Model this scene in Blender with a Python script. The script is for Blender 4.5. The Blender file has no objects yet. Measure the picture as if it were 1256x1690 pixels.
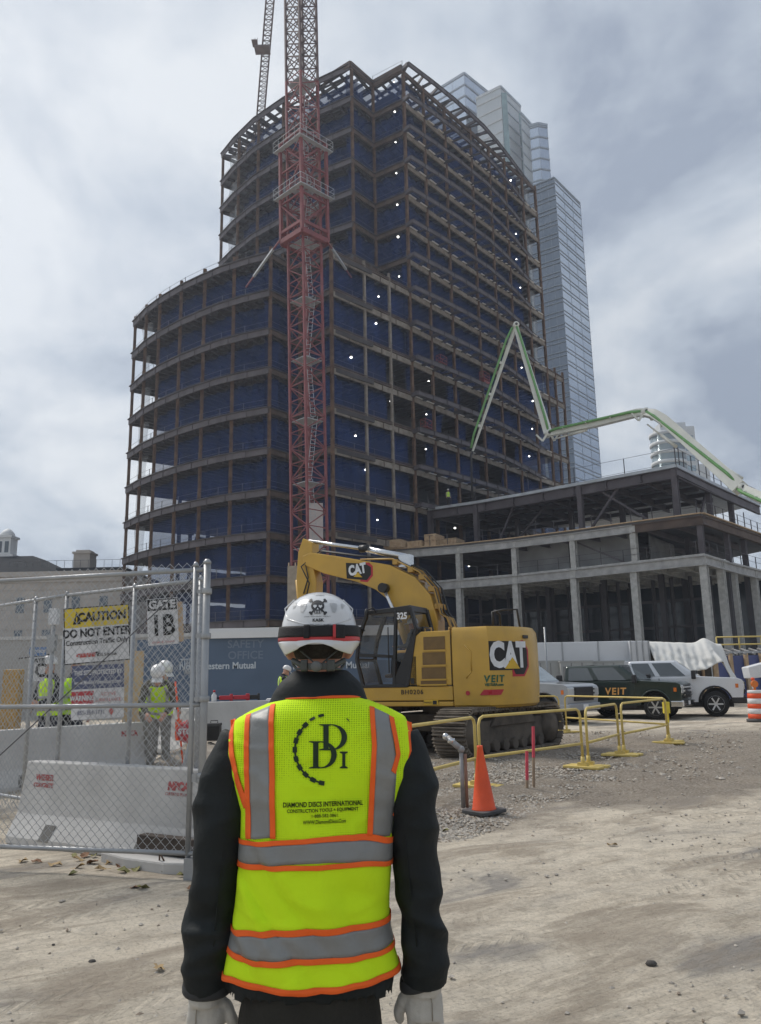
import bpy, bmesh, math, random
from mathutils import Vector, Matrix, noise
rng = random.Random(7)
scene = bpy.context.scene
COL = scene.collection
PI = math.pi

# ---------------------------------------------------------------- camera
FPX, CAMH = 1320.0, 1.65
PITCH, ROLL = math.atan(273 / FPX), 0.02
cF = Vector((0, math.cos(PITCH), math.sin(PITCH)))
_u = Vector((0, -math.sin(PITCH), math.cos(PITCH)))
cR = math.cos(ROLL) * Vector((1, 0, 0)) - math.sin(ROLL) * _u
cU = math.cos(ROLL) * _u + math.sin(ROLL) * Vector((1, 0, 0))
cam_d = bpy.data.cameras.new('camera')
cam = bpy.data.objects.new('camera', cam_d); COL.objects.link(cam)
cam_d.sensor_width = 36; cam_d.lens = FPX / 1690 * 36
cam_d.clip_start = 0.1; cam_d.clip_end = 3000
m = Matrix((cR, cU, -cF)).transposed().to_4x4(); m.translation = (0, 0, CAMH)
cam.matrix_world = m
scene.camera = cam

def at(px, py, Y):
    """world point seen at photo pixel (px,py), at distance Y in front"""
    d = cF + (px - 628) / FPX * cR - (py - 845) / FPX * cU
    return Vector((0, 0, CAMH)) + d * (Y / d.y)
def atz(px, py, z=0.0):
    d = cF + (px - 628) / FPX * cR - (py - 845) / FPX * cU
    return Vector((0, 0, CAMH)) + d * ((z - CAMH) / d.z)

# ---------------------------------------------------------------- sky, sun, exposure
SUN_EL, SUN_AZ = math.radians(52), math.radians(-50)     # veiled by cloud, high ahead on the left
scene.view_settings.view_transform = 'Standard'; scene.view_settings.look = 'None'
scene.view_settings.gamma = 1; scene.view_settings.exposure = 1.1
scene.view_settings.use_curve_mapping = False
W = bpy.data.worlds.new('World'); scene.world = W; W.use_nodes = True
nt = W.node_tree; N = nt.nodes; L = nt.links; N.clear()
def nd(t, tree=None, **kw):
    n = (tree or nt).nodes.new(t)
    for k, v in kw.items(): setattr(n, k, v)
    return n
out = nd('ShaderNodeOutputWorld'); bg = nd('ShaderNodeBackground')
sky = nd('ShaderNodeTexSky', sky_type='NISHITA', sun_disc=False, sun_elevation=SUN_EL, sun_rotation=SUN_AZ)
tc = nd('ShaderNodeTexCoord')
sep = nd('ShaderNodeSeparateXYZ'); L.new(tc.outputs['Generated'], sep.inputs[0])
zz = nd('ShaderNodeMath', operation='MAXIMUM'); L.new(sep.outputs['Z'], zz.inputs[0]); zz.inputs[1].default_value = 0.0
za = nd('ShaderNodeMath', operation='ADD'); L.new(zz.outputs[0], za.inputs[0]); za.inputs[1].default_value = 0.55
dv = nd('ShaderNodeVectorMath', operation='DIVIDE'); L.new(tc.outputs['Generated'], dv.inputs[0])
cmb = nd('ShaderNodeCombineXYZ')
for i in range(3): L.new(za.outputs[0], cmb.inputs[i])
L.new(cmb.outputs[0], dv.inputs[1])
n1 = nd('ShaderNodeTexNoise'); n1.inputs['Scale'].default_value = 2.7; n1.inputs['Detail'].default_value = 7.5
n1.inputs['Roughness'].default_value = 0.6; n1.inputs['Distortion'].default_value = 0.25
mp = nd('ShaderNodeMapping'); mp.inputs['Location'].default_value = (3.1, 0.6, 0); L.new(dv.outputs[0], mp.inputs[0]); L.new(mp.outputs[0], n1.inputs['Vector'])
# broad brightening round the veiled sun and darkening away from it
sd = Vector((math.sin(math.radians(-20)), math.cos(math.radians(-20)) * 1.0, 0.28)).normalized()
dot = nd('ShaderNodeVectorMath', operation='DOT_PRODUCT'); L.new(tc.outputs['Generated'], dot.inputs[0]); dot.inputs[1].default_value = sd
mr = nd('ShaderNodeMapRange', interpolation_type='SMOOTHSTEP'); L.new(dot.outputs['Value'], mr.inputs[0])
mr.inputs[1].default_value = 0.72; mr.inputs[2].default_value = 1.0; mr.inputs[3].default_value = -0.03; mr.inputs[4].default_value = 0.035
ct = nd('ShaderNodeMath', operation='MULTIPLY_ADD'); L.new(n1.outputs['Fac'], ct.inputs[0]); ct.inputs[1].default_value = 1.3; ct.inputs[2].default_value = -0.15
ad = nd('ShaderNodeMath', operation='ADD'); L.new(ct.outputs[0], ad.inputs[0]); L.new(mr.outputs[0], ad.inputs[1])
gx_ = nd('ShaderNodeMath', operation='MULTIPLY_ADD'); L.new(sep.outputs['X'], gx_.inputs[0]); gx_.inputs[1].default_value = -0.10; L.new(ad.outputs[0], gx_.inputs[2])
cr = nd('ShaderNodeValToRGB'); L.new(gx_.outputs[0], cr.inputs[0])
e = cr.color_ramp.elements
e[0].position = 0.34; e[0].color = (0.215, 0.25, 0.31, 1)
e[1].position = 0.68; e[1].color = (0.55, 0.572, 0.59, 1)
x = e.new(0.49); x.color = (0.365, 0.405, 0.455, 1)
mixs = nd('ShaderNodeMix', data_type='RGBA'); mixs.inputs[0].default_value = 0.93
sc_ = nd('ShaderNodeVectorMath', operation='SCALE'); L.new(sky.outputs[0], sc_.inputs[0]); sc_.inputs['Scale'].default_value = 0.8
L.new(sc_.outputs[0], mixs.inputs[6])
up = nd('ShaderNodeVectorMath', operation='SCALE'); L.new(cr.outputs[0], up.inputs[0]); up.inputs['Scale'].default_value = 10.0
L.new(up.outputs[0], mixs.inputs[7])
L.new(mixs.outputs[2], bg.inputs[0]); bg.inputs[1].default_value = 0.072
L.new(bg.outputs[0], out.inputs[0])

sl = bpy.data.lights.new('sun', 'SUN'); sl.energy = 1.5; sl.angle = math.radians(16); sl.color = (1, 0.94, 0.86)
sun = bpy.data.objects.new('sun', sl); COL.objects.link(sun)
SUN_DIR = Vector((math.sin(SUN_AZ) * math.cos(SUN_EL), math.cos(SUN_AZ) * math.cos(SUN_EL), math.sin(SUN_EL)))
sun.rotation_euler = SUN_DIR.to_track_quat('Z', 'Y').to_euler()

# ---------------------------------------------------------------- materials
def mat(name, color, rough=0.8, metal=0.0, var=0.12, scale=3.0, bump=0.0, bscale=None, color2=None, thr=None, spec=0.5, emit=0, alpha=1.0, coat=0):
    """Principled surface whose colour wanders with object-space noise (dirt, wear, weather)"""
    M = bpy.data.materials.new(name); M.use_nodes = True
    t = M.node_tree; b = t.nodes['Principled BSDF']
    b.inputs['Roughness'].default_value = rough; b.inputs['Metallic'].default_value = metal
    b.inputs['Specular IOR Level'].default_value = spec
    if coat: b.inputs['Coat Weight'].default_value = coat
    c = Vector(color)
    lo = tuple(max(0, v * (1 - var)) for v in c) + (1,); hi = tuple(v * (1 + var) for v in c) + (1,)
    if color2: lo = tuple(color) + (1,); hi = tuple(color2) + (1,)
    tcn = t.nodes.new('ShaderNodeTexCoord')
    if var or color2:
        n = t.nodes.new('ShaderNodeTexNoise'); n.inputs['Scale'].default_value = scale; n.inputs['Detail'].default_value = 6
        t.links.new(tcn.outputs['Object'], n.inputs['Vector'])
        r = t.nodes.new('ShaderNodeValToRGB'); t.links.new(n.outputs['Fac'], r.inputs[0])
        a, z = thr or (0.3, 0.7)
        r.color_ramp.elements[0].position = a; r.color_ramp.elements[0].color = lo
        r.color_ramp.elements[1].position = z; r.color_ramp.elements[1].color = hi
        t.links.new(r.outputs[0], b.inputs['Base Color'])
    else: b.inputs['Base Color'].default_value = tuple(color) + (1,)
    if bump:
        n2 = t.nodes.new('ShaderNodeTexNoise'); n2.inputs['Scale'].default_value = bscale or scale * 8; n2.inputs['Detail'].default_value = 4
        t.links.new(tcn.outputs['Object'], n2.inputs['Vector'])
        bp = t.nodes.new('ShaderNodeBump'); bp.inputs['Strength'].default_value = bump; bp.inputs['Distance'].default_value = 0.02
        t.links.new(n2.outputs['Fac'], bp.inputs['Height']); t.links.new(bp.outputs[0], b.inputs['Normal'])
    if emit:
        b.inputs['Emission Color'].default_value = (1, 0.97, 0.9, 1); b.inputs['Emission Strength'].default_value = emit
    if alpha < 1:
        b.inputs['Alpha'].default_value = alpha
    return M

# ---------------------------------------------------------------- mesh builder
class MB:
    def __init__(s): s.v = []; s.f = []; s.m = []; s.sm = []
    def add(s, vs, fs, mi=0, smooth=False):
        o = len(s.v); s.v += [Vector(p) for p in vs]
        for f in fs: s.f.append([i + o for i in f]); s.m.append(mi); s.sm.append(smooth)
        return s
    def box(s, c, d, rz=0, mi=0, M=None):
        hx, hy, hz = d[0] / 2, d[1] / 2, d[2] / 2
        T = Matrix.Translation(c) @ Matrix.Rotation(rz, 4, 'Z') if M is None else M
        vs = [T @ Vector((x, y, z)) for z in (-hz, hz) for y in (-hy, hy) for x in (-hx, hx)]
        return s.add(vs, [(0, 2, 3, 1), (4, 5, 7, 6), (0, 1, 5, 4), (2, 6, 7, 3), (0, 4, 6, 2), (1, 3, 7, 5)], mi)
    def bb(s, x0, x1, y0, y1, z0, z1, mi=0):
        return s.box(((x0 + x1) / 2, (y0 + y1) / 2, (z0 + z1) / 2), (abs(x1 - x0), abs(y1 - y0), abs(z1 - z0)), 0, mi)
    def beam(s, a, b, w, h, up=(0, 0, 1), mi=0):
        a, b = Vector(a), Vector(b); d = b - a; l = d.length
        if l < 1e-6: return s
        z = d / l; u = Vector(up)
        if abs(z.dot(u)) > 0.99: u = Vector((0, 1, 0))
        x = u.cross(z).normalized(); y = z.cross(x)
        T = Matrix((x, y, z)).transposed().to_4x4(); T.translation = (a + b) / 2
        return s.box(None, (w, h, l), 0, mi, T)
    def ibeam(s, a, b, w, h, t=0.03, up=(0, 0, 1), mi=0):
        a, b = Vector(a), Vector(b); u = Vector(up)
        s.beam(a, b, t, h - 2 * t, up, mi)
        s.beam(a + u * (h / 2 - t / 2), b + u * (h / 2 - t / 2), w, t, up, mi)
        return s.beam(a - u * (h / 2 - t / 2), b - u * (h / 2 - t / 2), w, t, up, mi)
    def tube(s, pts, r, n=8, mi=0, caps=True, smooth=True, closed=False):
        pts = [Vector(p) for p in pts]; k = len(pts); o = []; vs = []
        rs = r if isinstance(r, (list, tuple)) else [r] * k
        prev = None
        for i, p in enumerate(pts):
            if closed: d = pts[(i + 1) % k] - pts[i - 1]
            else: d = pts[min(i + 1, k - 1)] - pts[max(i - 1, 0)]
            d.normalize()
            if prev is None:
                u = Vector((0, 0, 1)) if abs(d.z) < 0.9 else Vector((0, 1, 0))
                x = u.cross(d).normalized()
            else: x = (prev - d * prev.dot(d)).normalized()
            prev = x; y = d.cross(x)
            for j in range(n):
                a = 2 * PI * j / n + PI / n
                vs.append(p + (x * math.cos(a) + y * math.sin(a)) * rs[i])
        fs = []
        for i in range(k if closed else k - 1):
            q = (i + 1) % k
            for j in range(n):
                fs.append((i * n + j, i * n + (j + 1) % n, q * n + (j + 1) % n, q * n + j))
        s.add(vs, fs, mi, smooth)
        if caps and not closed:
            b = len(s.v) - len(vs)
            s.f.append([b + j for j in range(n)][::-1]); s.m.append(mi); s.sm.append(False)
            s.f.append([b + (k - 1) * n + j for j in range(n)]); s.m.append(mi); s.sm.append(False)
        return s
    def loft(s, rings, mi=0, cap0=True, cap1=True, smooth=True):
        n = len(rings[0]); vs = [p for r in rings for p in r]; fs = []
        for i in range(len(rings) - 1):
            for j in range(n):
                fs.append((i * n + j, i * n + (j + 1) % n, (i + 1) * n + (j + 1) % n, (i + 1) * n + j))
        o = len(s.v); s.add(vs, fs, mi, smooth)
        if cap0: s.f.append([o + j for j in range(n)][::-1]); s.m.append(mi); s.sm.append(False)
        if cap1: s.f.append([o + (len(rings) - 1) * n + j for j in range(n)]); s.m.append(mi); s.sm.append(False)
        return s
    def lathe(s, prof, c=(0, 0, 0), n=16, mi=0, axis='z', smooth=True):
        rings = []
        for r, h in prof:
            ring = []
            for j in range(n):
                a = 2 * PI * j / n
                p = (r * math.cos(a), r * math.sin(a), h)
                if axis == 'x': p = (h, r * math.cos(a), r * math.sin(a))
                if axis == 'y': p = (r * math.sin(a), h, r * math.cos(a))
                ring.append(Vector(c) + Vector(p))
            rings.append(ring)
        return s.loft(rings, mi, True, True, smooth)
    def prism(s, poly, z0, z1, mi=0):
        n = len(poly)
        vs = [(p[0], p[1], z0) for p in poly] + [(p[0], p[1], z1) for p in poly]
        fs = [list(range(n))[::-1], list(range(n, 2 * n))] + [(i, (i + 1) % n, n + (i + 1) % n, n + i) for i in range(n)]
        return s.add(vs, fs, mi)
    def slab(s, poly, y0, y1, mi=0):
        """polygon in local xz extruded along y"""
        n = len(poly)
        vs = [(p[0], y0, p[1]) for p in poly] + [(p[0], y1, p[1]) for p in poly]
        fs = [list(range(n)), list(range(n, 2 * n))[::-1]] + [((i + 1) % n, i, n + i, n + (i + 1) % n) for i in range(n)]
        return s.add(vs, fs, mi)
    def ball(s, c, r, n=12, mi=0):
        rx, ry, rz = r if isinstance(r, (tuple, list)) else (r, r, r)
        rings = []
        k = max(4, n // 2)
        for i in range(k + 1):
            a = -PI / 2 + PI * i / k; rr = max(math.cos(a), 0.02)
            rings.append([Vector((c[0] + rx * rr * math.cos(2 * PI * j / n), c[1] + ry * rr * math.sin(2 * PI * j / n), c[2] + rz * math.sin(a))) for j in range(n)])
        return s.loft(rings, mi)
    def grid(s, fn, nu, nv, mi=0, smooth=True):
        vs = [fn(i / nu, j / nv) for j in range(nv + 1) for i in range(nu + 1)]
        fs = [(j * (nu + 1) + i, j * (nu + 1) + i + 1, (j + 1) * (nu + 1) + i + 1, (j + 1) * (nu + 1) + i) for j in range(nv) for i in range(nu)]
        return s.add(vs, fs, mi, smooth)
    def mesh(s, name):
        me = bpy.data.meshes.new(name); me.from_pydata([tuple(p) for p in s.v], [], s.f)
        me.polygons.foreach_set('material_index', s.m); me.polygons.foreach_set('use_smooth', s.sm)
        me.update(); return me
    def build(s, name, mats, parent=None, bevel=0, solid=0, subd=0, seg=2):
        me = s.mesh(name)
        for M_ in (mats if isinstance(mats, (list, tuple)) else [mats]): me.materials.append(M_)
        if bevel or True:
            bm = bmesh.new(); bm.from_mesh(me); bmesh.ops.recalc_face_normals(bm, faces=bm.faces); bm.to_mesh(me); bm.free()
        o = bpy.data.objects.new(name, me); COL.objects.link(o)
        if parent: o.parent = parent
        if solid:
            q = o.modifiers.new('s', 'SOLIDIFY'); q.thickness = solid; q.offset = 0
        if bevel:
            q = o.modifiers.new('b', 'BEVEL'); q.width = bevel; q.segments = seg; q.limit_method = 'ANGLE'; q.angle_limit = math.radians(40)
        if subd:
            q = o.modifiers.new('u', 'SUBSURF'); q.levels = subd; q.render_levels = subd
        return o

def tag(o, label=None, cat=None, group=None, kind=None):
    if label: o['label'] = label
    if cat: o['category'] = cat
    if group: o['group'] = group
    if kind: o['kind'] = kind
    return o
def thing(name, label, cat, loc=(0, 0, 0), rz=0, group=None):
    o = bpy.data.objects.new(name, None); COL.objects.link(o); o.empty_display_size = 0.2
    o.location = loc; o.rotation_euler = (0, 0, rz)
    return tag(o, label, cat, group)
def dup(root, label=None, loc=None, rz=None, group=None):
    r = root.copy(); COL.objects.link(r)
    if loc is not None: r.location = loc
    if rz is not None: r.rotation_euler = (0, 0, rz)
    if label: r['label'] = label
    if group: r['group'] = group
    for ch in list(root.children):
        c = ch.copy(); COL.objects.link(c); c.parent = r
        for g in list(ch.children):
            d = g.copy(); COL.objects.link(d); d.parent = c
    return r
def text(name, body, size, M, material, parent=None, align='CENTER', ext=0.002, bold=0.0, sx=1.0, shear=0.0, spacing=1.0, warp=None):
    cu = bpy.data.curves.new('t', 'FONT'); cu.body = body; cu.size = size; cu.align_x = align; cu.align_y = 'CENTER'
    cu.extrude = ext; cu.offset = bold; cu.shear = shear; cu.space_character = spacing; cu.resolution_u = 3
    o = bpy.data.objects.new('t', cu); COL.objects.link(o)
    dg = bpy.context.evaluated_depsgraph_get()
    me = bpy.data.meshes.new_from_object(o.evaluated_get(dg)); bpy.data.objects.remove(o); bpy.data.curves.remove(cu)
    me.name = name; me.materials.clear(); me.materials.append(material)
    for v in me.vertices:
        p = Vector((v.co.x * sx, v.co.y, v.co.z))
        v.co = warp(p) if warp else M @ p
    ob = bpy.data.objects.new(name, me); COL.objects.link(ob)
    if parent: ob.parent = parent
    return ob
def frame(o, xdir, up=(0, 0, 1)):
    """matrix: text x along xdir, text y along up, facing xdir x up"""
    x = Vector(xdir).normalized(); y = Vector(up); y = (y - x * y.dot(x)).normalized(); z = x.cross(y)
    M = Matrix((x, y, z)).transposed().to_4x4(); M.translation = o
    return M
def evalmesh(o, name):
    dg = bpy.context.evaluated_depsgraph_get(); dg.update()
    me = bpy.data.meshes.new_from_object(o.evaluated_get(dg)); me.name = name
    return me
def remesh(mb, name, mats, parent, vox, smooth=4, dec=1.0, fn=None, sfac=0.5):
    """one continuous surface from overlapping lofts"""
    o = mb.build('tmp', mats)
    q = o.modifiers.new('r', 'REMESH'); q.mode = 'VOXEL'; q.voxel_size = vox; q.use_smooth_shade = True
    if smooth:
        q = o.modifiers.new('s', 'SMOOTH'); q.iterations = smooth; q.factor = sfac
    if dec < 1:
        q = o.modifiers.new('d', 'DECIMATE'); q.ratio = dec
    me = evalmesh(o, name); bpy.data.objects.remove(o)
    me.materials.clear()
    for M_ in (mats if isinstance(mats, (list, tuple)) else [mats]): me.materials.append(M_)
    if fn:
        nm = [v.normal.copy() for v in me.vertices]
        for v, n_ in zip(me.vertices, nm): v.co = fn(v.co, n_)
    me.polygons.foreach_set('use_smooth', [True] * len(me.polygons))
    ob = bpy.data.objects.new(name, me); COL.objects.link(ob)
    if parent: ob.parent = parent
    return ob
def sstep(a, b, x):
    t = min(1, max(0, (x - a) / (b - a))); return t * t * (3 - 2 * t)
def lerp(a, b, t): return a + (b - a) * t
def onpoly(pts, t):
    """point at fraction t along a polyline, with its unit direction"""
    P = [Vector((p[0], p[1])) for p in pts]; ls = [(P[i + 1] - P[i]).length for i in range(len(P) - 1)]
    s = t * sum(ls)
    for i, l in enumerate(ls):
        if s <= l or i == len(ls) - 1:
            return P[i].lerp(P[i + 1], s / l), (P[i + 1] - P[i]).normalized()
        s -= l
def plen(pts): return sum((Vector(pts[i + 1][:2]) - Vector(pts[i][:2])).length for i in range(len(pts) - 1))
def gz(x, y):
    """ground height: the fill behind the barriers lies a little higher"""
    return 0.27 * sstep(-0.3, -3.0, x) * sstep(9.0, 11.5, y) * (1 - 0.5 * sstep(25, 35, y))
# ================================================================ GROUND
def ground_material():
    M = bpy.data.materials.new('dusty_pavers'); M.use_nodes = True
    t = M.node_tree; b = t.nodes['Principled BSDF']; Lk = t.links.new
    b.inputs['Roughness'].default_value = 0.93; b.inputs['Specular IOR Level'].default_value = 0.25
    tc = nd('ShaderNodeTexCoord', t)
    def mapping(rot, scale, loc=(0, 0, 0)):
        a = nd('ShaderNodeMapping', t, vector_type='TEXTURE'); a.inputs['Rotation'].default_value = (0, 0, -rot); a.inputs['Scale'].default_value = tuple(1 / v for v in scale); a.inputs['Location'].default_value = loc
        Lk(tc.outputs['Object'], a.inputs[0]); return a.outputs[0]
    def nz(vec, s, d=5, r=0.55, dist=0.0):
        n = nd('ShaderNodeTexNoise', t); n.inputs['Scale'].default_value = s; n.inputs['Detail'].default_value = d; n.inputs['Roughness'].default_value = r; n.inputs['Distortion'].default_value = dist
        Lk(vec, n.inputs['Vector']); return n.outputs['Fac']
    def ramp(f, stops):
        r = nd('ShaderNodeValToRGB', t); Lk(f, r.inputs[0]); el = r.color_ramp.elements
        el.remove(el[1]); C4 = lambda c: (c if isinstance(c, tuple) else (c, c, c)) + (1,)
        el[0].position = stops[0][0]; el[0].color = C4(stops[0][1])
        for p, c in stops[1:]: el.new(p).color = C4(c)
        return r.outputs[0]
    def mix(f, a, c, mode='MIX'):
        x = nd('ShaderNodeMix', t, data_type='RGBA', blend_type=mode)
        if isinstance(f, float): x.inputs[0].default_value = f
        else: Lk(f, x.inputs[0])
        for sck, val in ((6, a), (7, c)):
            if isinstance(val, tuple): x.inputs[sck].default_value = val + (1,)
            else: Lk(val, x.inputs[sck])
        return x.outputs[2]
    def math_(op, a, c, clamp=False):
        x = nd('ShaderNodeMath', t, operation=op); x.use_clamp = clamp
        for i, v in enumerate((a, c)):
            if isinstance(v, (int, float)): x.inputs[i].default_value = v
            else: Lk(v, x.inputs[i])
        return x.outputs[0]
    iso = mapping(0, (1, 1, 1))
    streak = mapping(math.radians(-31), (0.38, 0.95, 1))          # swept dirt along the wheel tracks
    streak2 = mapping(math.radians(-34), (0.62, 1.6, 1), (4, 1, 0))
    # paver courses
    br = nd('ShaderNodeTexBrick', t); Lk(mapping(math.radians(-31), (1, 1, 1)), br.inputs['Vector'])
    br.inputs['Scale'].default_value = 1.0; br.inputs['Brick Width'].default_value = 0.2; br.inputs['Row Height'].default_value = 0.1
    br.inputs['Mortar Size'].default_value = 0.006; br.inputs['Mortar Smooth'].default_value = 0.6
    br.inputs['Color1'].default_value = (0.25, 0.23, 0.21, 1); br.inputs['Color2'].default_value = (0.21, 0.2, 0.19, 1); br.inputs['Mortar'].default_value = (0.19, 0.175, 0.155, 1)
    paver = mix(0.35, br.outputs['Color'], ramp(nz(iso, 5.0), [(0.3, (0.2, 0.19, 0.175)), (0.7, (0.33, 0.31, 0.285))]))
    dust = ramp(nz(streak2, 1.9, 8, 0.62, 0.5), [(0.30, (0.40, 0.34, 0.26)), (0.45, (0.60, 0.53, 0.425)), (0.70, (0.70, 0.63, 0.515))])
    dust = mix(0.30, dust, ramp(nz(iso, 9, 8, 0.7), [(0.3, (0.42, 0.365, 0.29)), (0.7, (0.72, 0.65, 0.54))]))
    cov = ramp(nz(streak, 1.15, 9, 0.6, 0.7), [(0.36, 0.15), (0.44, 0.80), (0.53, 1.0)])
    cov2 = ramp(nz(iso, 7, 8, 0.7), [(0.28, 0.55), (0.46, 1.0)])
    cov = math_('MULTIPLY', cov, cov2)
    grit = ramp(nz(iso, 38, 6, 0.75), [(0.36, 0.62), (0.47, 1.0), (0.62, 1.08)])
    dust = mix(0.8, dust, mix(1.0, dust, grit, 'MULTIPLY'))
    blot = ramp(nz(iso, 3.2, 10, 0.72), [(0.40, 0.78), (0.52, 1.0)])
    dust = mix(0.9, dust, mix(1.0, dust, blot, 'MULTIPLY'))
    # joints show faintly through the dust
    joint = ramp(br.outputs['Fac'], [(0.0, 1.0), (1.0, 0.90)])
    col = mix(cov, paver, mix(1.0, dust, joint, 'MULTIPLY'))
    # tyre tread prints: cleated bands along the driving direction
    trk = mapping(math.radians(-31), (1, 1, 1)); ts = nd('ShaderNodeSeparateXYZ', t); Lk(trk, ts.inputs[0])
    wob = math_('ADD', ts.outputs['Y'], math_('MULTIPLY', math_('SUBTRACT', nz(iso, 0.25, 3), 0.5), 1.6))
    band_ = math_('PINGPONG', wob, 0.95)
    bm_ = ramp(band_, [(0.58, 0.0), (0.64, 1.0), (0.86, 1.0), (0.92, 0.0)])
    cl = math_('PINGPONG', math_('ADD', ts.outputs['X'], math_('MULTIPLY', math_('PINGPONG', wob, 0.12), 0.9)), 0.055)
    clm = ramp(math_('MULTIPLY', cl, 18.0), [(0.35, 0.0), (0.6, 1.0)])
    tread = math_('MULTIPLY', math_('MULTIPLY', bm_, clm), ramp(nz(iso, 0.55, 6, 0.6), [(0.46, 0.0), (0.58, 1.0)]))
    col = mix(math_('MULTIPLY', tread, 0.30), col, (0.27, 0.235, 0.185))
    # small muddy stains
    st = ramp(nz(streak2, 0.95, 10, 0.66, 0.6), [(0.515, 0.0), (0.57, 0.45), (0.66, .75)])
    col = mix(st, col, (0.27, 0.225, 0.175))
    # dirt and crushed stone area on the right behind the barriers
    sp = nd('ShaderNodeSeparateXYZ', t); Lk(iso, sp.inputs[0])
    edge = math_('ADD', math_('SUBTRACT', sp.outputs['Y'], math_('MULTIPLY', sp.outputs['X'], 0.50)), math_('MULTIPLY', math_('SUBTRACT', nz(iso, 0.6, 9, 0.68), 0.5), 4.5))
    dm = ramp(math_('DIVIDE', edge, 30.0), [(0.285, 0.0), (0.315, 1.0)])
    dm_far = ramp(math_('DIVIDE', sp.outputs['Y'], 60.0), [(0.36, 1.0), (0.42, 0.0)])
    xm = ramp(math_('ADD', math_('DIVIDE', sp.outputs['X'], 20.0), 0.5), [(0.475, 0.0), (0.515, 1.0)])
    xr = ramp(math_('DIVIDE', math_('ADD', sp.outputs['X'], math_('MULTIPLY', math_('SUBTRACT', nz(iso, 0.35, 8), 0.5), 8.0)), 40.0), [(0.30, 1.0), (0.46, 0.55)])
    dmask = math_('MULTIPLY', math_('MULTIPLY', dm, xr), math_('MULTIPLY', dm_far, xm))
    dirt = mix(ramp(nz(iso, 26, 8, 0.75), [(0.4, 0.0), (0.62, 1.0)]), ramp(nz(iso, 1.3, 8, 0.6), [(0.3, (0.13, 0.10, 0.074)), (0.7, (0.29, 0.24, 0.185))]), (0.38, 0.345, 0.295))
    col = mix(dmask, col, dirt)
    Lk(col, b.inputs['Base Color'])
    h = math_('ADD', math_('MULTIPLY', nz(iso, 11, 10, 0.78), 1.7), math_('MULTIPLY', nz(streak, 3, 6, 0.65), 1.4))
    h = math_('ADD', h, math_('MULTIPLY', br.outputs['Fac'], -0.10))
    h = math_('ADD', h, math_('MULTIPLY', nz(mapping(math.radians(-31), (1.5, 4.5, 1)), 3.0, 8, 0.7, .8), 1.0))
    h = math_('ADD', h, math_('MULTIPLY', math_('MULTIPLY', nz(iso, 30, 5, 0.7), dmask), 2.2))
    h = math_('ADD', h, math_('MULTIPLY', tread, -0.5))
    bp = nd('ShaderNodeBump', t); bp.inputs['Strength'].default_value = 0.8; bp.inputs['Distance'].default_value = 0.03
    Lk(h, bp.inputs['Height']); Lk(bp.outputs[0], b.inputs['Normal'])
    return M

def axis(lo, hi, f0, f1, step, far):
    a = [f0]
    while a[-1] < f1: a.append(a[-1] + step)
    s = step
    while a[-1] < far: s *= 1.22; a.append(a[-1] + s)
    s = step; l = [f0]
    while l[-1] > -far: s *= 1.22; l.append(l[-1] - s)
    return l[:0:-1] + a
def ground():
    xs = axis(-9, 16, -9, 16, 0.16, 900); ys = axis(0, 30, 1, 26, 0.16, 900)
    V = []; F_ = []
    for y in ys:
        for x_ in xs:
            z = gz(x_, y)
            if -20 < x_ < 40 and -5 < y < 45:
                z += 0.028 * (noise.fractal(Vector((x_ * 0.45, y * 0.45, 0)), 0.8, 2, 5)) * sstep(-20, -9, x_)
                rough = sstep(9.5, 11.5, y - 0.30 * x_) * sstep(0.0, 1.2, x_) * sstep(24, 20, y)
                z += rough * 0.07 * noise.fractal(Vector((x_ * 1.1, y * 1.1, 3)), 0.7, 2, 5)
            V.append((x_, y, z))
    n = len(xs)
    for j in range(len(ys) - 1):
        for i in range(n - 1):
            F_.append((j * n + i, j * n + i + 1, (j + 1) * n + i + 1, (j + 1) * n + i))
    mb = MB(); mb.add(V, F_, 0, True)
    tag(mb.build('ground', ground_material()), kind='structure')
ground()

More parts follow.
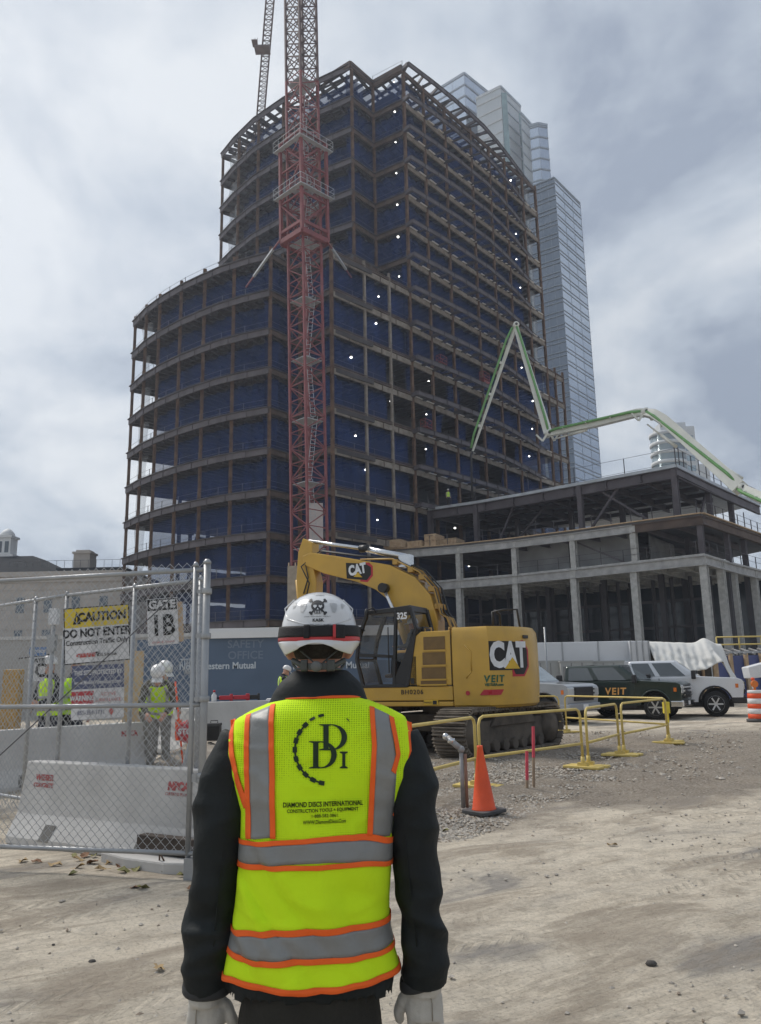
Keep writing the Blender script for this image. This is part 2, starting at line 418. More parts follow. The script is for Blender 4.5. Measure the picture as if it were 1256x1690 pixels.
# crushed stone over the dirt by the barriers
def gravel():
    mats_ = [mat('stone_pale', (0.44, 0.40, 0.345), 0.9, scale=2), mat('stone_grey', (0.32, 0.295, 0.26), 0.9, scale=2), mat('stone_brown', (0.24, 0.195, 0.15), 0.95, scale=2)]
    mb = MB(); r = random.Random(3)
    oct_f = [(0, 2, 4), (2, 1, 4), (1, 3, 4), (3, 0, 4), (2, 0, 5), (1, 2, 5), (3, 1, 5), (0, 3, 5)]
    def stone(x_, y, s):
        z = gz(x_, y) + s * 0.15
        a = r.random() * PI; ca, sa = math.cos(a), math.sin(a)
        sx, sy, sz = s * r.uniform(.7, 1.3), s * r.uniform(.6, 1.1), s * r.uniform(.4, .8)
        vs = []
        for q in ((1, .1, .1), (-1, -.1, .15), (.15, 1, -.1), (-.1, -1, .1), (.1, .15, 1), (0, 0, -1)):
            px, py, pz = q[0] * sx + r.uniform(-.2, .2) * s, q[1] * sy + r.uniform(-.2, .2) * s, q[2] * sz
            vs.append((x_ + px * ca - py * sa, y + px * sa + py * ca, z + pz))
        mb.add(vs, oct_f, r.choices((0, 1, 2), (5, 4, 2))[0])
    n = 0
    while n < 15000:
        u = r.random() ** 1.5
        y = 8.6 + 9.5 * u; x_ = r.uniform(-0.35, 0.6 + (y - 8.3) * 0.62)
        dens = noise.fractal(Vector((x_ * .8, y * .8, 9)), 0.8, 2, 4) + 0.75
        edge = min(1, (x_ + .35) * 2 + .3) * min(1, max(0, (0.75 + (y - 8.3) * 0.62 - x_)) * 1.4) * min(1, (y - 8.4) * 1.6)
        if r.random() > dens * edge: continue
        stone(x_, y, abs(r.gauss(0.011, 0.007)) + 0.006); n += 1
    for k in range(3200):                                 # loose bits on the swept surface and the far dirt
        y = 4 + 20 * r.random() ** 1.3; x_ = r.uniform(-6 if y < 7 else -1, 2 + y * 0.5)
        stone(x_, y, abs(r.gauss(0.005, 0.006)) + 0.003 + 0.0004 * y)
    for k in range(2500):
        y = r.uniform(13, 24); x_ = r.uniform(1.5, y * 0.43)
        stone(x_, y, abs(r.gauss(0.014, 0.012)) + 0.008)
    o = mb.build('crushed_stone', mats_); tag(o, 'pale crushed stone and grit strewn over the ground by the yellow barriers', 'gravel', kind='stuff')
gravel()
# ================================================================ THE STEEL FRAME TOWER
RUST = mat('rusty_steel', (0.075, 0.042, 0.028), 0.85, 0.0, color2=(0.155, 0.095, 0.06), scale=1.3, thr=(.35, .65))
PRIM = mat('primer_steel', (0.095, 0.085, 0.095), 0.7, 0.0, 0.25, 0.8)
BEIGE = mat('fireproofed_beam', (0.17, 0.145, 0.12), 0.9, 0, color2=(0.29, 0.26, 0.225), scale=1.5)
BROWN = mat('brown_beam', (0.095, 0.068, 0.055), 0.8, 0, 0.3, 1.0)
DECK = mat('deck_underside', (0.13, 0.135, 0.145), 0.7, 0.0, 0.2, 0.5)
JOIST = mat('joist_steel', (0.06, 0.055, 0.058), 0.8, 0, 0.3, 1)
CONC = mat('concrete_deck', (0.36, 0.35, 0.33), 0.9, 0, 0.15, 0.7)
LIGHT_DASH = mat('light_dash_white', (0.72, 0.70, 0.66), 0.6, 0, 0.1, 2)
CABLE = mat('cable_steel', (0.10, 0.10, 0.11), 0.6, 0, 0)
DARK_CORE = mat('dark_core_box', (0.06, 0.065, 0.075), 0.9, 0, 0.3, 0.3)
LAMP = mat('lamp_glow', (1, 1, 1), 0.4, 0, 0, emit=2.6)
LAMPCAP = mat('lamp_cap', (0.05, 0.05, 0.05), 0.6, 0, 0)
def net_material(name, c, c2, alpha):
    M = bpy.data.materials.new(name); M.use_nodes = True; t = M.node_tree; b = t.nodes['Principled BSDF']
    tcn = t.nodes.new('ShaderNodeTexCoord'); mp_ = t.nodes.new('ShaderNodeMapping'); mp_.inputs['Scale'].default_value = (1, 1, 0.13)
    n = t.nodes.new('ShaderNodeTexNoise'); n.inputs['Scale'].default_value = 1.1; n.inputs['Detail'].default_value = 6
    t.links.new(tcn.outputs['Object'], mp_.inputs[0]); t.links.new(mp_.outputs[0], n.inputs[0])
    r = t.nodes.new('ShaderNodeValToRGB'); t.links.new(n.outputs['Fac'], r.inputs[0])
    r.color_ramp.elements[0].position = .35; r.color_ramp.elements[0].color = c + (1,)
    r.color_ramp.elements[1].position = .7; r.color_ramp.elements[1].color = c2 + (1,)
    t.links.new(r.outputs[0], b.inputs['Base Color']); b.inputs['Roughness'].default_value = 0.7; b.inputs['Specular IOR Level'].default_value = 0.15
    b.inputs['Alpha'].default_value = alpha
    return M
NET = net_material('blue_netting', (0.007, 0.027, 0.105), (0.018, 0.056, 0.20), 0.68)
NETB = net_material('sky_blocking_netting', (0.010, 0.028, 0.085), (0.02, 0.05, 0.14), 0.95)
NETP = net_material('pale_netting', (0.25, 0.28, 0.32), (0.5, 0.53, 0.56), 0.4)

tower = thing('steel_frame_tower', 'tall rusty steel frame tower with open floors, blue netting and curved sides', 'building under construction', (0, 85, 0))
TO = Vector((0, 85, 0))
def T_(p, z=None): return Vector((p[0], p[1] - 85, p[2] if z is None else z))

ARC_LO = [(-31.3, 95.8), (-28.5, 92.0), (-25.5, 88.8), (-22.5, 86.1), (-19.9, 84.1), (-17.2, 82.2), (-14.6, 80.8), (-11.5, 79.4)]
ARC_UP = [(-22.4, 104.9), (-19.8, 101.3), (-16.4, 97.4), (-11.8, 93.5), (-7.0, 90.3), (-2.7, 87.8)]
B_LO, N_LO, C_LO = (-11.5, 79.4), (-8.55, 83.2), (-4.8, 79.3)
N_UP, K_, E_, X_ = (0.1, 91.2), (3.9, 88.6), (25.6, 114.5), (28.9, 118.5)
ARC_R = [(4.6, 87.7), (7.9, 91.0), (11.1, 94.4), (15.6, 99.7), (18.1, 103.3), (20.6, 107.2), (22.9, 111.0), (25.8, 115.6)]
BACK = [(8, 132), (-9, 119)]
FL = [47.0 - 4.4 * k for k in range(0, 11)]          # 47 .. 3
UPF = [47 + 4.35 * k for k in range(1, 7)]           # 51.35 .. 73.1
ROOF = 77.7
def lvl_poly(z):
    if z > 47.5: return ARC_UP + [N_UP, K_, E_] + BACK
    return ARC_LO + [N_LO, C_LO, K_, E_, X_, BACK[0], BACK[1], (-22.4, 104.9)]
def inset(poly, c, d):
    return [tuple(Vector(p) + (Vector(c) - Vector(p)).normalized() * d) for p in poly]
def rail(mb, pts, z, mi=0, posts=3.0):
    n = max(1, int(plen(pts) / posts))
    for k in range(n + 1):
        p, d = onpoly(pts, k / n); mb.beam(T_(p, z), T_(p, z + 1.15), 0.06, 0.06, mi=mi)
    for hh in (0.55, 1.1):
        for a, b_ in zip(pts[:-1], pts[1:]): mb.beam(T_(a, z + hh), T_(b_, z + hh), 0.025, 0.025, mi=mi)
def edge(mb, pts, z, w, h, mi, tick=2.4, tmi=None):
    for a, b_ in zip(pts[:-1], pts[1:]): mb.beam(T_(a, z), T_(b_, z), w, h, mi=mi)
    if tmi is not None:
        n = int(plen(pts) / tick)
        for k in range(1, n):
            p, d = onpoly(pts, k / n); nrm = Vector((d.y, -d.x)) * (w / 2 + 0.03)
            mb.beam(T_(p + nrm, z - h / 2), T_(p + nrm, z + h / 2), 0.10, 0.07, up=(d.x, d.y, 0), mi=tmi)
def joists(mb, pts, z, depth, n, mi, h=0.45, w=0.16, cutoff=None):
    for k in range(n + 1):
        p, d = onpoly(pts, min(0.999, max(0.001, k / n))); inn = Vector((-d.y, d.x))
        mb.beam(T_(p + inn * 0.3, z), T_(p + inn * depth, z), w, h, mi=mi)

def storey(z, k, upper):
    arc = ARC_UP if upper else ARC_LO
    B, Nn, Cc = (ARC_UP[-1], N_UP, K_) if upper else (B_LO, N_LO, C_LO)
    top = abs(z - ROOF) < .01
    ceil_h = (ROOF - 73.1) if abs(z - 73.1) < .01 else (4.35 if z > 46.9 else 4.4)
    fd = MB(); poly = [(p[0], p[1] - 85) for p in lvl_poly(z)]
    if not top: fd.prism(inset(poly, (-3, 20), 0.15), z - 0.12, z + 0.06, 0)
    else: fd.prism(inset(poly, (-3, 20), 3.2), z - 1.1, z - 0.9, 0)
    f = fd.build('floor_deck', [DECK, CONC], tower)
    # edge beams: dark channel on the arc, brown on the notch
    eb = MB()
    edge(eb, arc, z - 0.28, 0.16, 0.62, 0, tmi=2); edge(eb, arc, z + 0.09, 0.5, 0.10, 2)
    edge(eb, [B, Nn, Cc], z - 0.26, 0.2, 0.52, 1, tmi=2); edge(eb, [B, Nn, Cc], z + 0.08, 0.45, 0.12, 2)
    if not upper:
        edge(eb, [C_LO, K_], z - 0.42, 0.2, 0.62, 3, tmi=1); edge(eb, [C_LO, K_], z + 0.04, 0.35, 0.16, 1); edge(eb, [(C_LO[0]+.1, C_LO[1]-.1), (K_[0]+.1, K_[1]-.1)], z + 0.26, 0.1, 0.08, 1)
        edge(eb, [E_, X_], z - 0.42, 0.2, 0.62, 3, tmi=1); edge(eb, [E_, X_], z + 0.04, 0.35, 0.16, 1)
    # right side: column-line beam plus outrigger edge on an arc
    edge(eb, [K_, E_], z - 0.42, 0.22, 0.6, 3 if not top else 1)
    edge(eb, [K_, ARC_R[0]], z - 0.05, 0.3, 0.45, 0); edge(eb, ARC_R, z - 0.05, 0.22, 0.48, 0, tmi=2)
    edge(eb, ARC_R, z + 0.22, 0.34, 0.05, 2)
    jb = MB()
    joists(jb, arc, z - 0.36, 9, 22 if not upper else 15, 0, 0.5, 0.2)
    for dd in (1.3, 2.6, 5, 7.5, 9):                       # purlins following the arc
        q = [tuple(Vector(p) + (Vector((2, 118)) - Vector(p)).normalized() * dd) for p in arc]
        edge(jb, q, z - 0.25, 0.12, 0.26, 0)
    joists(jb, [B, Nn], z - 0.3, 6, 4, 0); joists(jb, [Nn, Cc], z - 0.3, 6, 4, 0)
    if not upper: joists(jb, [C_LO, K_], z - 0.3, 9, 10, 0)
    joists(jb, [K_, E_], z - 0.3, 9, 24, 0)
    for k_ in range(17):
        p, d = onpoly([K_, E_], k_ / 16); q, d2 = onpoly(ARC_R, min(1, k_ / 16 + 0.004)); jb.beam(T_(p, z - 0.1), T_(q, z - 0.1), 0.16, 0.4 if k_ % 2 == 0 else 0.22, mi=0)
    jb.build('floor_joists', [JOIST], f)
    if not top:
        n = 15
        for i in range(n):
            if (i * 7 + k * 3) % 5 == 0: continue
            a, d = onpoly([K_, E_], (i + 0.18) / n); b_, d = onpoly([K_, E_], (i + 0.8) / n); o = Vector((d.y, -d.x)) * 0.22
            eb.beam(T_(a + o, z - 0.08), T_(b_ + o, z - 0.08), 0.2, 0.05, mi=4)   # white dashes painted in for the bright light in the outrigger gap
    eb.build('edge_beam', [PRIM, BROWN, JOIST, BEIGE, LIGHT_DASH], f)
    if not top:
        rl = MB(); rail(rl, inset(arc, (-3, 105), .3), z)
        rail(rl, inset([B, Nn, Cc], (-3, 105), .3), z)
        if not upper: rail(rl, inset([C_LO, K_, ], (-3, 105), .3), z); 
        rail(rl, inset([K_, E_], (-3, 110), .5), z)
        rl.build('safety_rail', CABLE, f)
    # netting on the inside of the perimeter, one curtain per run
    if top: return
    if abs(z - 47) < .01: arc, B, Nn, Cc, upper = ARC_UP, ARC_UP[-1], N_UP, K_, True
    zc = z + ceil_h - 0.55
    def curtain(pts, t0, t1, M_, seed, inset_=0.75):
        mbn = MB(); ln = plen(pts) * (t1 - t0); nu = max(6, int(ln * 2.2)); r_ = random.Random(seed)
        ph = r_.random() * 9
        def fn(u, v):
            p, d = onpoly(pts, t0 + (t1 - t0) * u); inn = Vector((-d.y, d.x))
            w = 0.22 * noise.noise(Vector((u * ln * 0.8 + ph, v * 1.2, seed))) + 0.10 * math.sin(u * ln * 3.3 + ph + v)
            sag = 0.16 * abs(math.sin(u * ln * 0.55 + ph)) * (1 if v > .9 else 0)
            return T_(p + inn * (inset_ + w * (0.5 + v)), lerp(z + 0.15, zc - sag, v))
        mbn.grid(fn, nu, 6, 0)
        return mbn.build('debris_net', M_, f)
    cut = 0.17 if not upper else 0.17
    curtain(arc, cut, 1.0, NET, 11 + k * 13, 1.8)
    curtain(arc, 0.01, cut * 0.8, NETP, 12 + k * 13, 1.2)
    curtain([B, Nn, Cc], 0.01, 0.99, NET, 13 + k * 13)
    if not upper: curtain([C_LO, K_], 0.0, 0.72 if k in (3, 4) else 1.0, NET, 14 + k * 13)
    ke = {3: [(0.0, .05), (.25, .33), (.45, 1)], 4: [(.12, .2), (.30, .36), (.5, .62), (.72, .98)], 5: [(.10, .44), (.6, 1)], 6: [(.24, .29), (.48, .54), (.66, 1)], 7: [(.02, .11), (.17, .21), (.33, 1)]}
    if not upper:
        for i, (a, b_) in enumerate(ke.get(k, [(0.0, 1.0)])): curtain([K_, E_], a, b_, NET, 15 + k * 13 + i * 3)
        curtain([E_, X_], 0.02, 0.9, NET, 16 + k * 13)
    else: curtain([K_, E_], 0.0, 0.86, NET, 15 + k * 13); curtain([K_, E_], 0.90, 0.98, NETP, 17 + k * 13)
    curtain(BACK + ([(-16, 112)] if upper else [(-17, 110), (-24.5, 102)]), 0.0, 1, NETB, 18 + k * 13)  # opaque back curtain, added out of view to block sky behind the bays

for k, z in enumerate(FL): storey(z, k, False)
for k, z in enumerate(UPF): storey(z, k + 20, True)
storey(ROOF, 40, True)

def column(p, z0, z1, w=0.42, M_=RUST, name='column'):
    mb = MB(); p = Vector((p[0], p[1]))
    w *= .70; mb.ibeam(T_(p, z0), T_(p, z1), w, w, 0.06, up=(0.6, -0.8, 0))
    zc = 47.0
    for z in [q for q in FL + UPF if z0 < q < z1]: mb.beam(T_(p, z - 0.8), T_(p, z + 0.9), w * 1.12, w * 1.12)  # splice and connection plates
    return mb.build(name, M_, tower)
IN = (-3, 108)
for px in (0.0, 0.155, 0.295, 0.475, 0.64, 0.815, 1.0):
    p, d = onpoly(ARC_LO, px); column(p + Vector((-d.y, d.x)) * 0.25, 0, 47.3 if px else 47.6)
for p in (N_LO, C_LO): column(p, 0, 47.4, 0.46)
for t in (0.4, 0.725):
    p, d = onpoly([C_LO, K_], t); column(p, 0, 47.4, 0.40, BEIGE)
for t in (0.005, 0.127, 0.267, 0.455, 0.595, 0.724, 0.876, 1.0):
    p, d = onpoly([K_, E_], t); column(p, 0, ROOF + 0.2, 0.46)
for p in (X_, tuple((Vector(E_) + Vector(X_)) / 2)): column(p, 0, 47.3, 0.42)
for t in (0.0, 0.2, 0.39, 0.58, 0.8, 1.0):
    p, d = onpoly(ARC_UP, t); column(p + Vector((-d.y, d.x)) * 0.25, 47 if t else 30, ROOF, 0.44)
column(N_UP, 47, ROOF, 0.4)
for p in ((-24, 93.5), (-20, 91), (-15, 89.5), (-24, 99), (-17, 103)): column(p, 0, 47, 0.5, JOIST)
# roof trellis along both arcs
def trellis(arc, off, n, skip=()):
    mb = MB()
    innr = [tuple(Vector(p) + (Vector(IN) - Vector(p)).normalized() * off) for p in arc]
    edge(mb, arc, ROOF, 0.2, 0.5, 0); edge(mb, innr, ROOF - 0.4, 0.2, 0.6, 1)
    for k in range(n + 1):
        a, _ = onpoly(arc, k / n); b_, _ = onpoly(innr, k / n); mb.beam(T_(a, ROOF - 0.05), T_(b_, ROOF - 0.25), 0.18, 0.4, mi=0)
    return mb.build('roof_trellis', [PRIM, BROWN], tower)
trellis(ARC_UP[:5], 2.2, 11)
trellis(ARC_R, 2.6, 12)
mb = MB(); rail(mb, [K_, N_UP], ROOF + .1); mb.build('parapet_rail', CABLE, tower)
mb = MB()                                                   # dark box added inside so no sky shows through the floors
mb.prism([(p[0], p[1] - 85) for p in [(-9, 100), (-2, 94), (4, 96), (18, 113), (10, 122), (-6, 114)]], 0, 76.5)
mb.prism([(p[0], p[1] - 85) for p in [(-15, 92), (-9, 90), (-4, 88), (2, 92), (-2, 100), (-12, 104)]], 0, 46.8)
mb.build('core', DARK_CORE, tower)
mb = MB()                                                   # low parapet beams on the notch roof
edge(mb, [(-2.7, 87.7), N_UP, (3.8, 88.5)], ROOF + 0.1, 0.25, 0.9, 0); edge(mb, [(-6.2, 91 - .6), (-2.7, 87.7)], ROOF + 0.1, 0.25, 0.9, 0)
mb.build('parapet', BROWN, tower)

# work lights hung under the decks
ORD = ['first', 'second', 'third', 'fourth', 'fifth', 'sixth', 'seventh', 'eighth', 'ninth', 'tenth', 'eleventh', 'twelfth', 'thirteenth', 'fourteenth', 'fifteenth', 'sixteenth', 'seventeenth']
proto_l = None
def work_light(p, z, label):
    global proto_l
    if proto_l is None:
        proto_l = thing('work_light', label, 'lamp', (0, 0, 0), 0, 'lit work lights hanging in the steel frame tower')
        mb = MB(); mb.ball((0, 0, 0), (0.13, 0.13, 0.105), 10); mb.build('bulb', LAMP, proto_l)
        mb = MB(); mb.lathe([(0.02, 0.55), (0.025, 0.3), (0.15, 0.24), (0.2, 0.15), (0.02, 0.15)], n=8); mb.build('hanger', LAMPCAP, proto_l)
        o = proto_l
    else: o = dup(proto_l, label)
    o.location = (p[0], p[1], z); s_ = rng.uniform(.7, 1.15); o.scale = (s_, s_, s_)
allz = sorted(FL + UPF)
def wl(px, py, face, zone):
    # find which perimeter run the photo shows it in front of
    if zone == 'arc': a, b_ = ARC_LO, 0.64
    return None
def wl_run(pts, t, level_from_top, base, name, dz=3.55, off=0.45):
    z = base[level_from_top]; p, d = onpoly(pts, t); p = p + Vector((-d.y, d.x)) * off
    work_light(p, z + dz, 'lit work light %s, %s storey down' % (name, ORD[level_from_top]))
low = FL[1:]; upp = UPF[::-1]
for i in (1, 2, 3, 4, 5, 6, 7): wl_run(ARC_LO, 0.632, i, low, 'by a column of the curved left wing', 2.4)
wl_run(ARC_LO, 0.14, 0, low, 'in the left end bay of the left wing', 2.6)
for i in range(6): wl_run([K_, N_UP], 0.22, i, upp, 'in the recessed notch of the upper tower', 2.9)
wl_run([K_, N_UP], 0.22, 0, [47.0], 'just above the lower roof', 2.0)
for i, t in enumerate((0.62, 0.58, 0.26, 0.75, 0.30, 0.42, 0.55)): wl_run([C_LO, K_], t, i, low, 'in the bays right of the crane mast', 3.0 if i % 2 else 2.1)
for i, t in ((0, .80), (2, .82), (3, .81), (4, .83)): wl_run([K_, E_], t, i, upp, 'near the far right column of the upper tower', 2.6)
for i, t in enumerate((0.80, 0.88, 0.86, 0.82, 0.9, 0.88, .84)): wl_run([K_, E_], t, i, low, 'low near the right end of the tower', 2.7)
for i, t in ((2, .12), (3, .10), (4, .09), (6, .25), (7, .33)): wl_run([K_, E_], t, i, low, 'right of the tall rusty corner column', 3.0)
# ================================================================ PODIUM FRAME (low steel frame on the right)
GSTEEL = mat('grey_fireproofing', (0.32, 0.32, 0.31), 0.95, 0, color2=(0.50, 0.50, 0.485), scale=2.5, thr=(.3, .7), bump=0.3, bscale=9)
GBEAM = mat('grey_beam', (0.28, 0.28, 0.28), 0.9, 0, color2=(0.44, 0.44, 0.435), scale=1.5)
DSTEEL = mat('dark_steel', (0.055, 0.052, 0.058), 0.65, 0, 0.25, 1)
PURP = mat('dark_primer', (0.085, 0.075, 0.085), 0.6, 0, 0.25, 0.8)
DECKLIT = mat('galvanised_deck', (0.42, 0.45, 0.48), 0.45, 0.35, 0.15, 1.0)
WOOD = mat('raw_lumber', (0.42, 0.29, 0.18), 0.85, 0, color2=(0.58, 0.44, 0.29), scale=3)
DKGLASS = mat('dark_glazing', (0.03, 0.04, 0.05), 0.12, 0, 0.2, 1)
podium = thing('podium_frame', 'low wide grey steel frame with dark flat roof deck, right of the blue netted tower', 'building under construction', (20, 76, 0))
def P_(p, z): return Vector((p[0] - 20, p[1] - 76, z))
LOW = [(3.0, 87.2), (8.0, 83.8), (13.5, 80.7), (18.5, 76.9), (23.1, 72.9), (28.0, 68.8), (33.3, 75.2), (38.6, 81.1), (45, 88.5)]
MID = [(0.6, 86.4), (3.4, 85.4), (8.4, 83.4), (13.5, 80.5), (18.6, 76.8), (23.3, 72.9), (28.3, 69.2), (32.6, 74.0), (38.7, 80.8), (45, 88)]
ROOFP = [(5.5, 89.8), (10.5, 86.6), (15.2, 82.9), (20.1, 78.7), (27.6, 72.2), (33.6, 79.2), (44, 91)]
ZL, ZM, ZR = 11.4, 14.95, 20.4
def backpts(pts, d): return [tuple(Vector(p) + Vector((0.55, 0.84)) * d) for p in pts]
def pdeck(pts, z, th, back, mi, name, mats):
    mb = MB(); poly = [(p[0] - 20, p[1] - 76) for p in pts] + [(p[0] - 20, p[1] - 76) for p in back]
    mb.prism(poly, z - th, z, mi); return mb.build(name, mats, podium)
BK = [(40, 105), (12, 112)]
def run(mb, pts, z, w, h, mi):
    for a, b_ in zip(pts[:-1], pts[1:]): mb.ibeam(P_(a, z), P_(b_, z), w, h, 0.07, mi=mi)
# lower deck
f = pdeck(LOW, ZL + .25, 0.22, BK, 0, 'lower_deck', [GSTEEL])
mb = MB(); run(mb, LOW, ZL - 0.35, 0.4, 0.85, 0)
for k in range(13):
    p, d = onpoly(LOW[:6], k / 12); q = p + Vector((.64, .77)) * 22; mb.ibeam(P_(p, ZL - .35), P_(q, ZL - .35), 0.3, 0.7, 0.06, mi=1 if k % 3 else 0)
for dd in (5, 10, 15): run(mb, backpts(LOW[1:6], dd), ZL - 0.3, 0.25, 0.55, 1)
mb.build('edge_beam', [GBEAM, GSTEEL], f)
# middle deck
f = pdeck(MID, ZM + .3, 0.2, BK, 0, 'middle_deck', [DECK])
mb = MB(); run(mb, MID[:6], ZM - 0.3, 0.35, 0.75, 0); run(mb, MID[5:], ZM - 0.3, 0.35, 0.8, 1)
for k in range(12):
    p, d = onpoly(MID[1:7], k / 11); q = p + Vector((.64, .77)) * 20; mb.ibeam(P_(p, ZM - .3), P_(q, ZM - .3), 0.25, 0.6, 0.06, mi=2)
mb.build('edge_beam', [GBEAM, BROWN, PURP], f)
mb = MB()
for a, b_ in zip(MID[:-1], MID[1:]): mb.beam(P_(a, ZM + .34), P_(b_, ZM + .34), 0.5, 0.09)
mb.build('timber_edge', WOOD, f)
# roof
f = pdeck(ROOFP, ZR + .12, 0.1, [(38, 102), (14, 104)], 0, 'roof_deck', [DECKLIT])
mb = MB()
for a, b_ in zip(ROOFP[:-1], ROOFP[1:]): mb.beam(P_(a, ZR + .02), P_(b_, ZR + .02), 0.22, 0.30)
mb.build('roof_edge_flashing', DECKLIT, f)
mb = MB(); run(mb, [tuple(Vector(p) + Vector((.1, .3))) for p in ROOFP], ZR - 0.62, 0.35, 0.95, 0)
for k in range(9):
    p, d = onpoly(ROOFP[:5], k / 8); q = p + Vector((.64, .77)) * 17; mb.ibeam(P_(p, ZR - .55), P_(q, ZR - .55), 0.3, 0.75, 0.07)
for dd in (3, 6, 9, 12.5, 16): run(mb, backpts(ROOFP[:5], dd), ZR - 0.45, 0.25, 0.45, 0)
mb.build('roof_beam', PURP, f)
# columns
def pcol(p, z0, z1, w, M_, name='column'):
    mb = MB(); mb.ibeam(P_(p, z0), P_(p, z1), w, w, 0.12, up=(.64, .77, 0)); mb.build(name, M_, podium)
for t in (0.165, 0.335, 0.52, 0.72, 0.90): 
    p, d = onpoly(LOW[:6], t); 
LC = [(8.15, 84.0), (13.6, 80.9), (18.6, 77.1), (23.2, 73.2), (28.0, 69.2), (30.9, 72.6), (33.3, 75.6), (37.3, 80)]
for p in LC: pcol(p, 0, ZL, 0.62, GSTEEL)
for p in [tuple(Vector(q) + Vector((.62, .78)) * d) for d in (7, 14) for q in LC[1:5]]: pcol(p, 0, ZL, 0.5, DSTEEL)
for p in [(8.2, 83.7), (13.6, 80.7), (18.7, 77.0), (23.4, 73.1)]: pcol(p, ZL, ZM, 0.55, GSTEEL)
for p in [(28.2, 69.6), (32.6, 74.5), (36, 78.6), (21, 80), (26, 84), (31, 80), (15, 86)]: pcol(p, ZL, ZM, 0.45, PURP)
for p in [(5.7, 89.8), (10.6, 86.9), (20.2, 79), (27.5, 72.6), (33.4, 79.5), (38, 85), (26.5, 86), (16, 92), (21.5, 88.5), (31, 92)]: pcol(p, ZM, ZR - .2, 0.5, PURP)
def brace(a, za, b_, zb, w=0.22):
    mb = MB(); mb.beam(P_(a, za), P_(b_, zb), w, w); mb.build('brace', PURP, podium)
brace((12.5, 87), ZM, (14.5, 85), ZR - .8, .2); brace((20.6, 80), ZM, (23.5, 76.5), ZR - .8); brace((26.6, 74.5), ZM, (22.0, 78), ZR - .9)
brace((14, 88.5), ZM, (18, 86.5), ZR - .8, .2); brace((31.5, 79), ZM, (33.2, 79.6), ZR - 1); brace((19, 78.3), ZM - .4, (23, 74.6), ZL + .3, .16); brace((34.5, 82), ZM, (33.6, 80), ZR - 1)
# grey sheathing panels between middle and lower deck, and rails
mb = MB()
for (a, b_) in (((14, 84.5), (19, 80.2)), ((19.2, 80.2), (24.5, 76)), ((26.3, 77.5), (31, 84)),):
    A, B_ = P_(a, 0), P_(b_, 0); mb.beam(Vector((A.x, A.y, ZL + 1.9)), Vector((B_.x, B_.y, ZL + 1.9)), 0.15, 3.0)
mb.build('sheathing', mat('grey_sheathing', (0.27, 0.28, 0.29), 0.7, 0, 0.25, 0.6), podium)
def prail(pts, z, name, step=2.2, h=1.15):
    mb = MB(); n = int(plen(pts) / step)
    for k in range(n + 1):
        p, d = onpoly(pts, k / n); mb.beam(P_(p, z), P_(p, z + h + (0.5 if (k * 5) % 7 == 0 else 0)), 0.07, 0.07)
    for hh in (.6, h):
        for a, b_ in zip(pts[:-1], pts[1:]): mb.beam(P_(a, z + hh), P_(b_, z + hh), 0.028, 0.028)
    mb.build(name, DSTEEL, podium)
prail(LOW[1:], ZL + .25, 'deck_rail'); prail(MID[1:], ZM + .35, 'deck_rail', 1.9)
prail(ROOFP[:3], ZR + .12, 'deck_rail', 2.5); prail(backpts(ROOFP[2:5], 1.5), ZR + .1, 'deck_rail', 4.5, 2.0); prail(ROOFP[4:], ZR + .1, 'deck_rail', 2.0, 1.7)
# glazing and stud walls in the ground storey behind the columns
mb = MB(); A, B_ = P_((10, 95), 0), P_((32, 78), 0)
for i in range(16):
    t = i / 15; q = A.lerp(B_, t); mb.beam(Vector((q.x, q.y, 0)), Vector((q.x, q.y, ZL - .5)), 0.3, 0.3)
for z in (3.5, 6.0, 8.6): mb.beam(Vector((A.x, A.y, z)), Vector((B_.x, B_.y, z)), 0.2, 0.25)
mb.build('stud_frame', DSTEEL, podium)
mb = MB(); A, B_ = P_((12, 100), 0), P_((40, 84), 0)
mb.beam(Vector((A.x, A.y, 5.6)), Vector((B_.x, B_.y, 5.6)), 0.2, 10.5); mb.build('glazed_wall', DKGLASS, podium)

# pale stone and glass neighbour seen through the ground storey
nb = thing('neighbour_block', 'pale stone block with rows of windows seen between the grey podium columns', 'building', (48, 112, 0))
mb = MB(); mb.bb(-12, 25, 0, 12, 0, 13); mb.build('wall', mat('pale_stone', (0.42, 0.42, 0.41), 0.9, 0, 0.1, 0.6), nb)
WINM = mat('grey_window', (0.10, 0.13, 0.16), 0.15, 0, 0.3, 0.4)
for i in range(9):
    for z in (3.2, 7.5):
        mb = MB(); mb.bb(-11 + i * 4, -8.2 + i * 4, -0.06, 0.05, z, z + 2.4); mb.build('window', WINM, nb)

# lumber stacks on the middle deck
def lumber(loc, rz, nx, nz, label):
    t = thing('lumber_stack', label, 'lumber', loc, rz, 'lumber stacks on the podium deck')
    r_ = random.Random(nx * 7 + nz)
    mb = MB()
    for i in range(nx):
        for j in range(nz): mb.bb(i * .34, i * .34 + .31, -1.2 + r_.random() * .1, 1.2, .12 + j * .16, .12 + j * .16 + .14)
    mb.build('boards', WOOD, t)
    mb = MB(); mb.bb(0, nx * .34, -.9, -.8, 0, .12); mb.bb(0, nx * .34, .8, .9, 0, .12); mb.build('skid', WOOD, t)
zl = ZM + .31
for (a, n_, h_, s) in (((0.8, 86.6), 6, 5, 'low pale lumber stack at the left end of the podium deck'), ((3.4, 86.6), 5, 4, 'flat lumber stack between the low and the tall stack'), ((5.2, 86.0), 4, 8, 'tallest lumber stack on the podium deck, dark gaps between boards'), ((6.8, 86.4), 6, 5, 'lumber stack at the right end, stepped boards')):
    lumber((a[0], a[1], zl), -0.5, n_, h_, s)

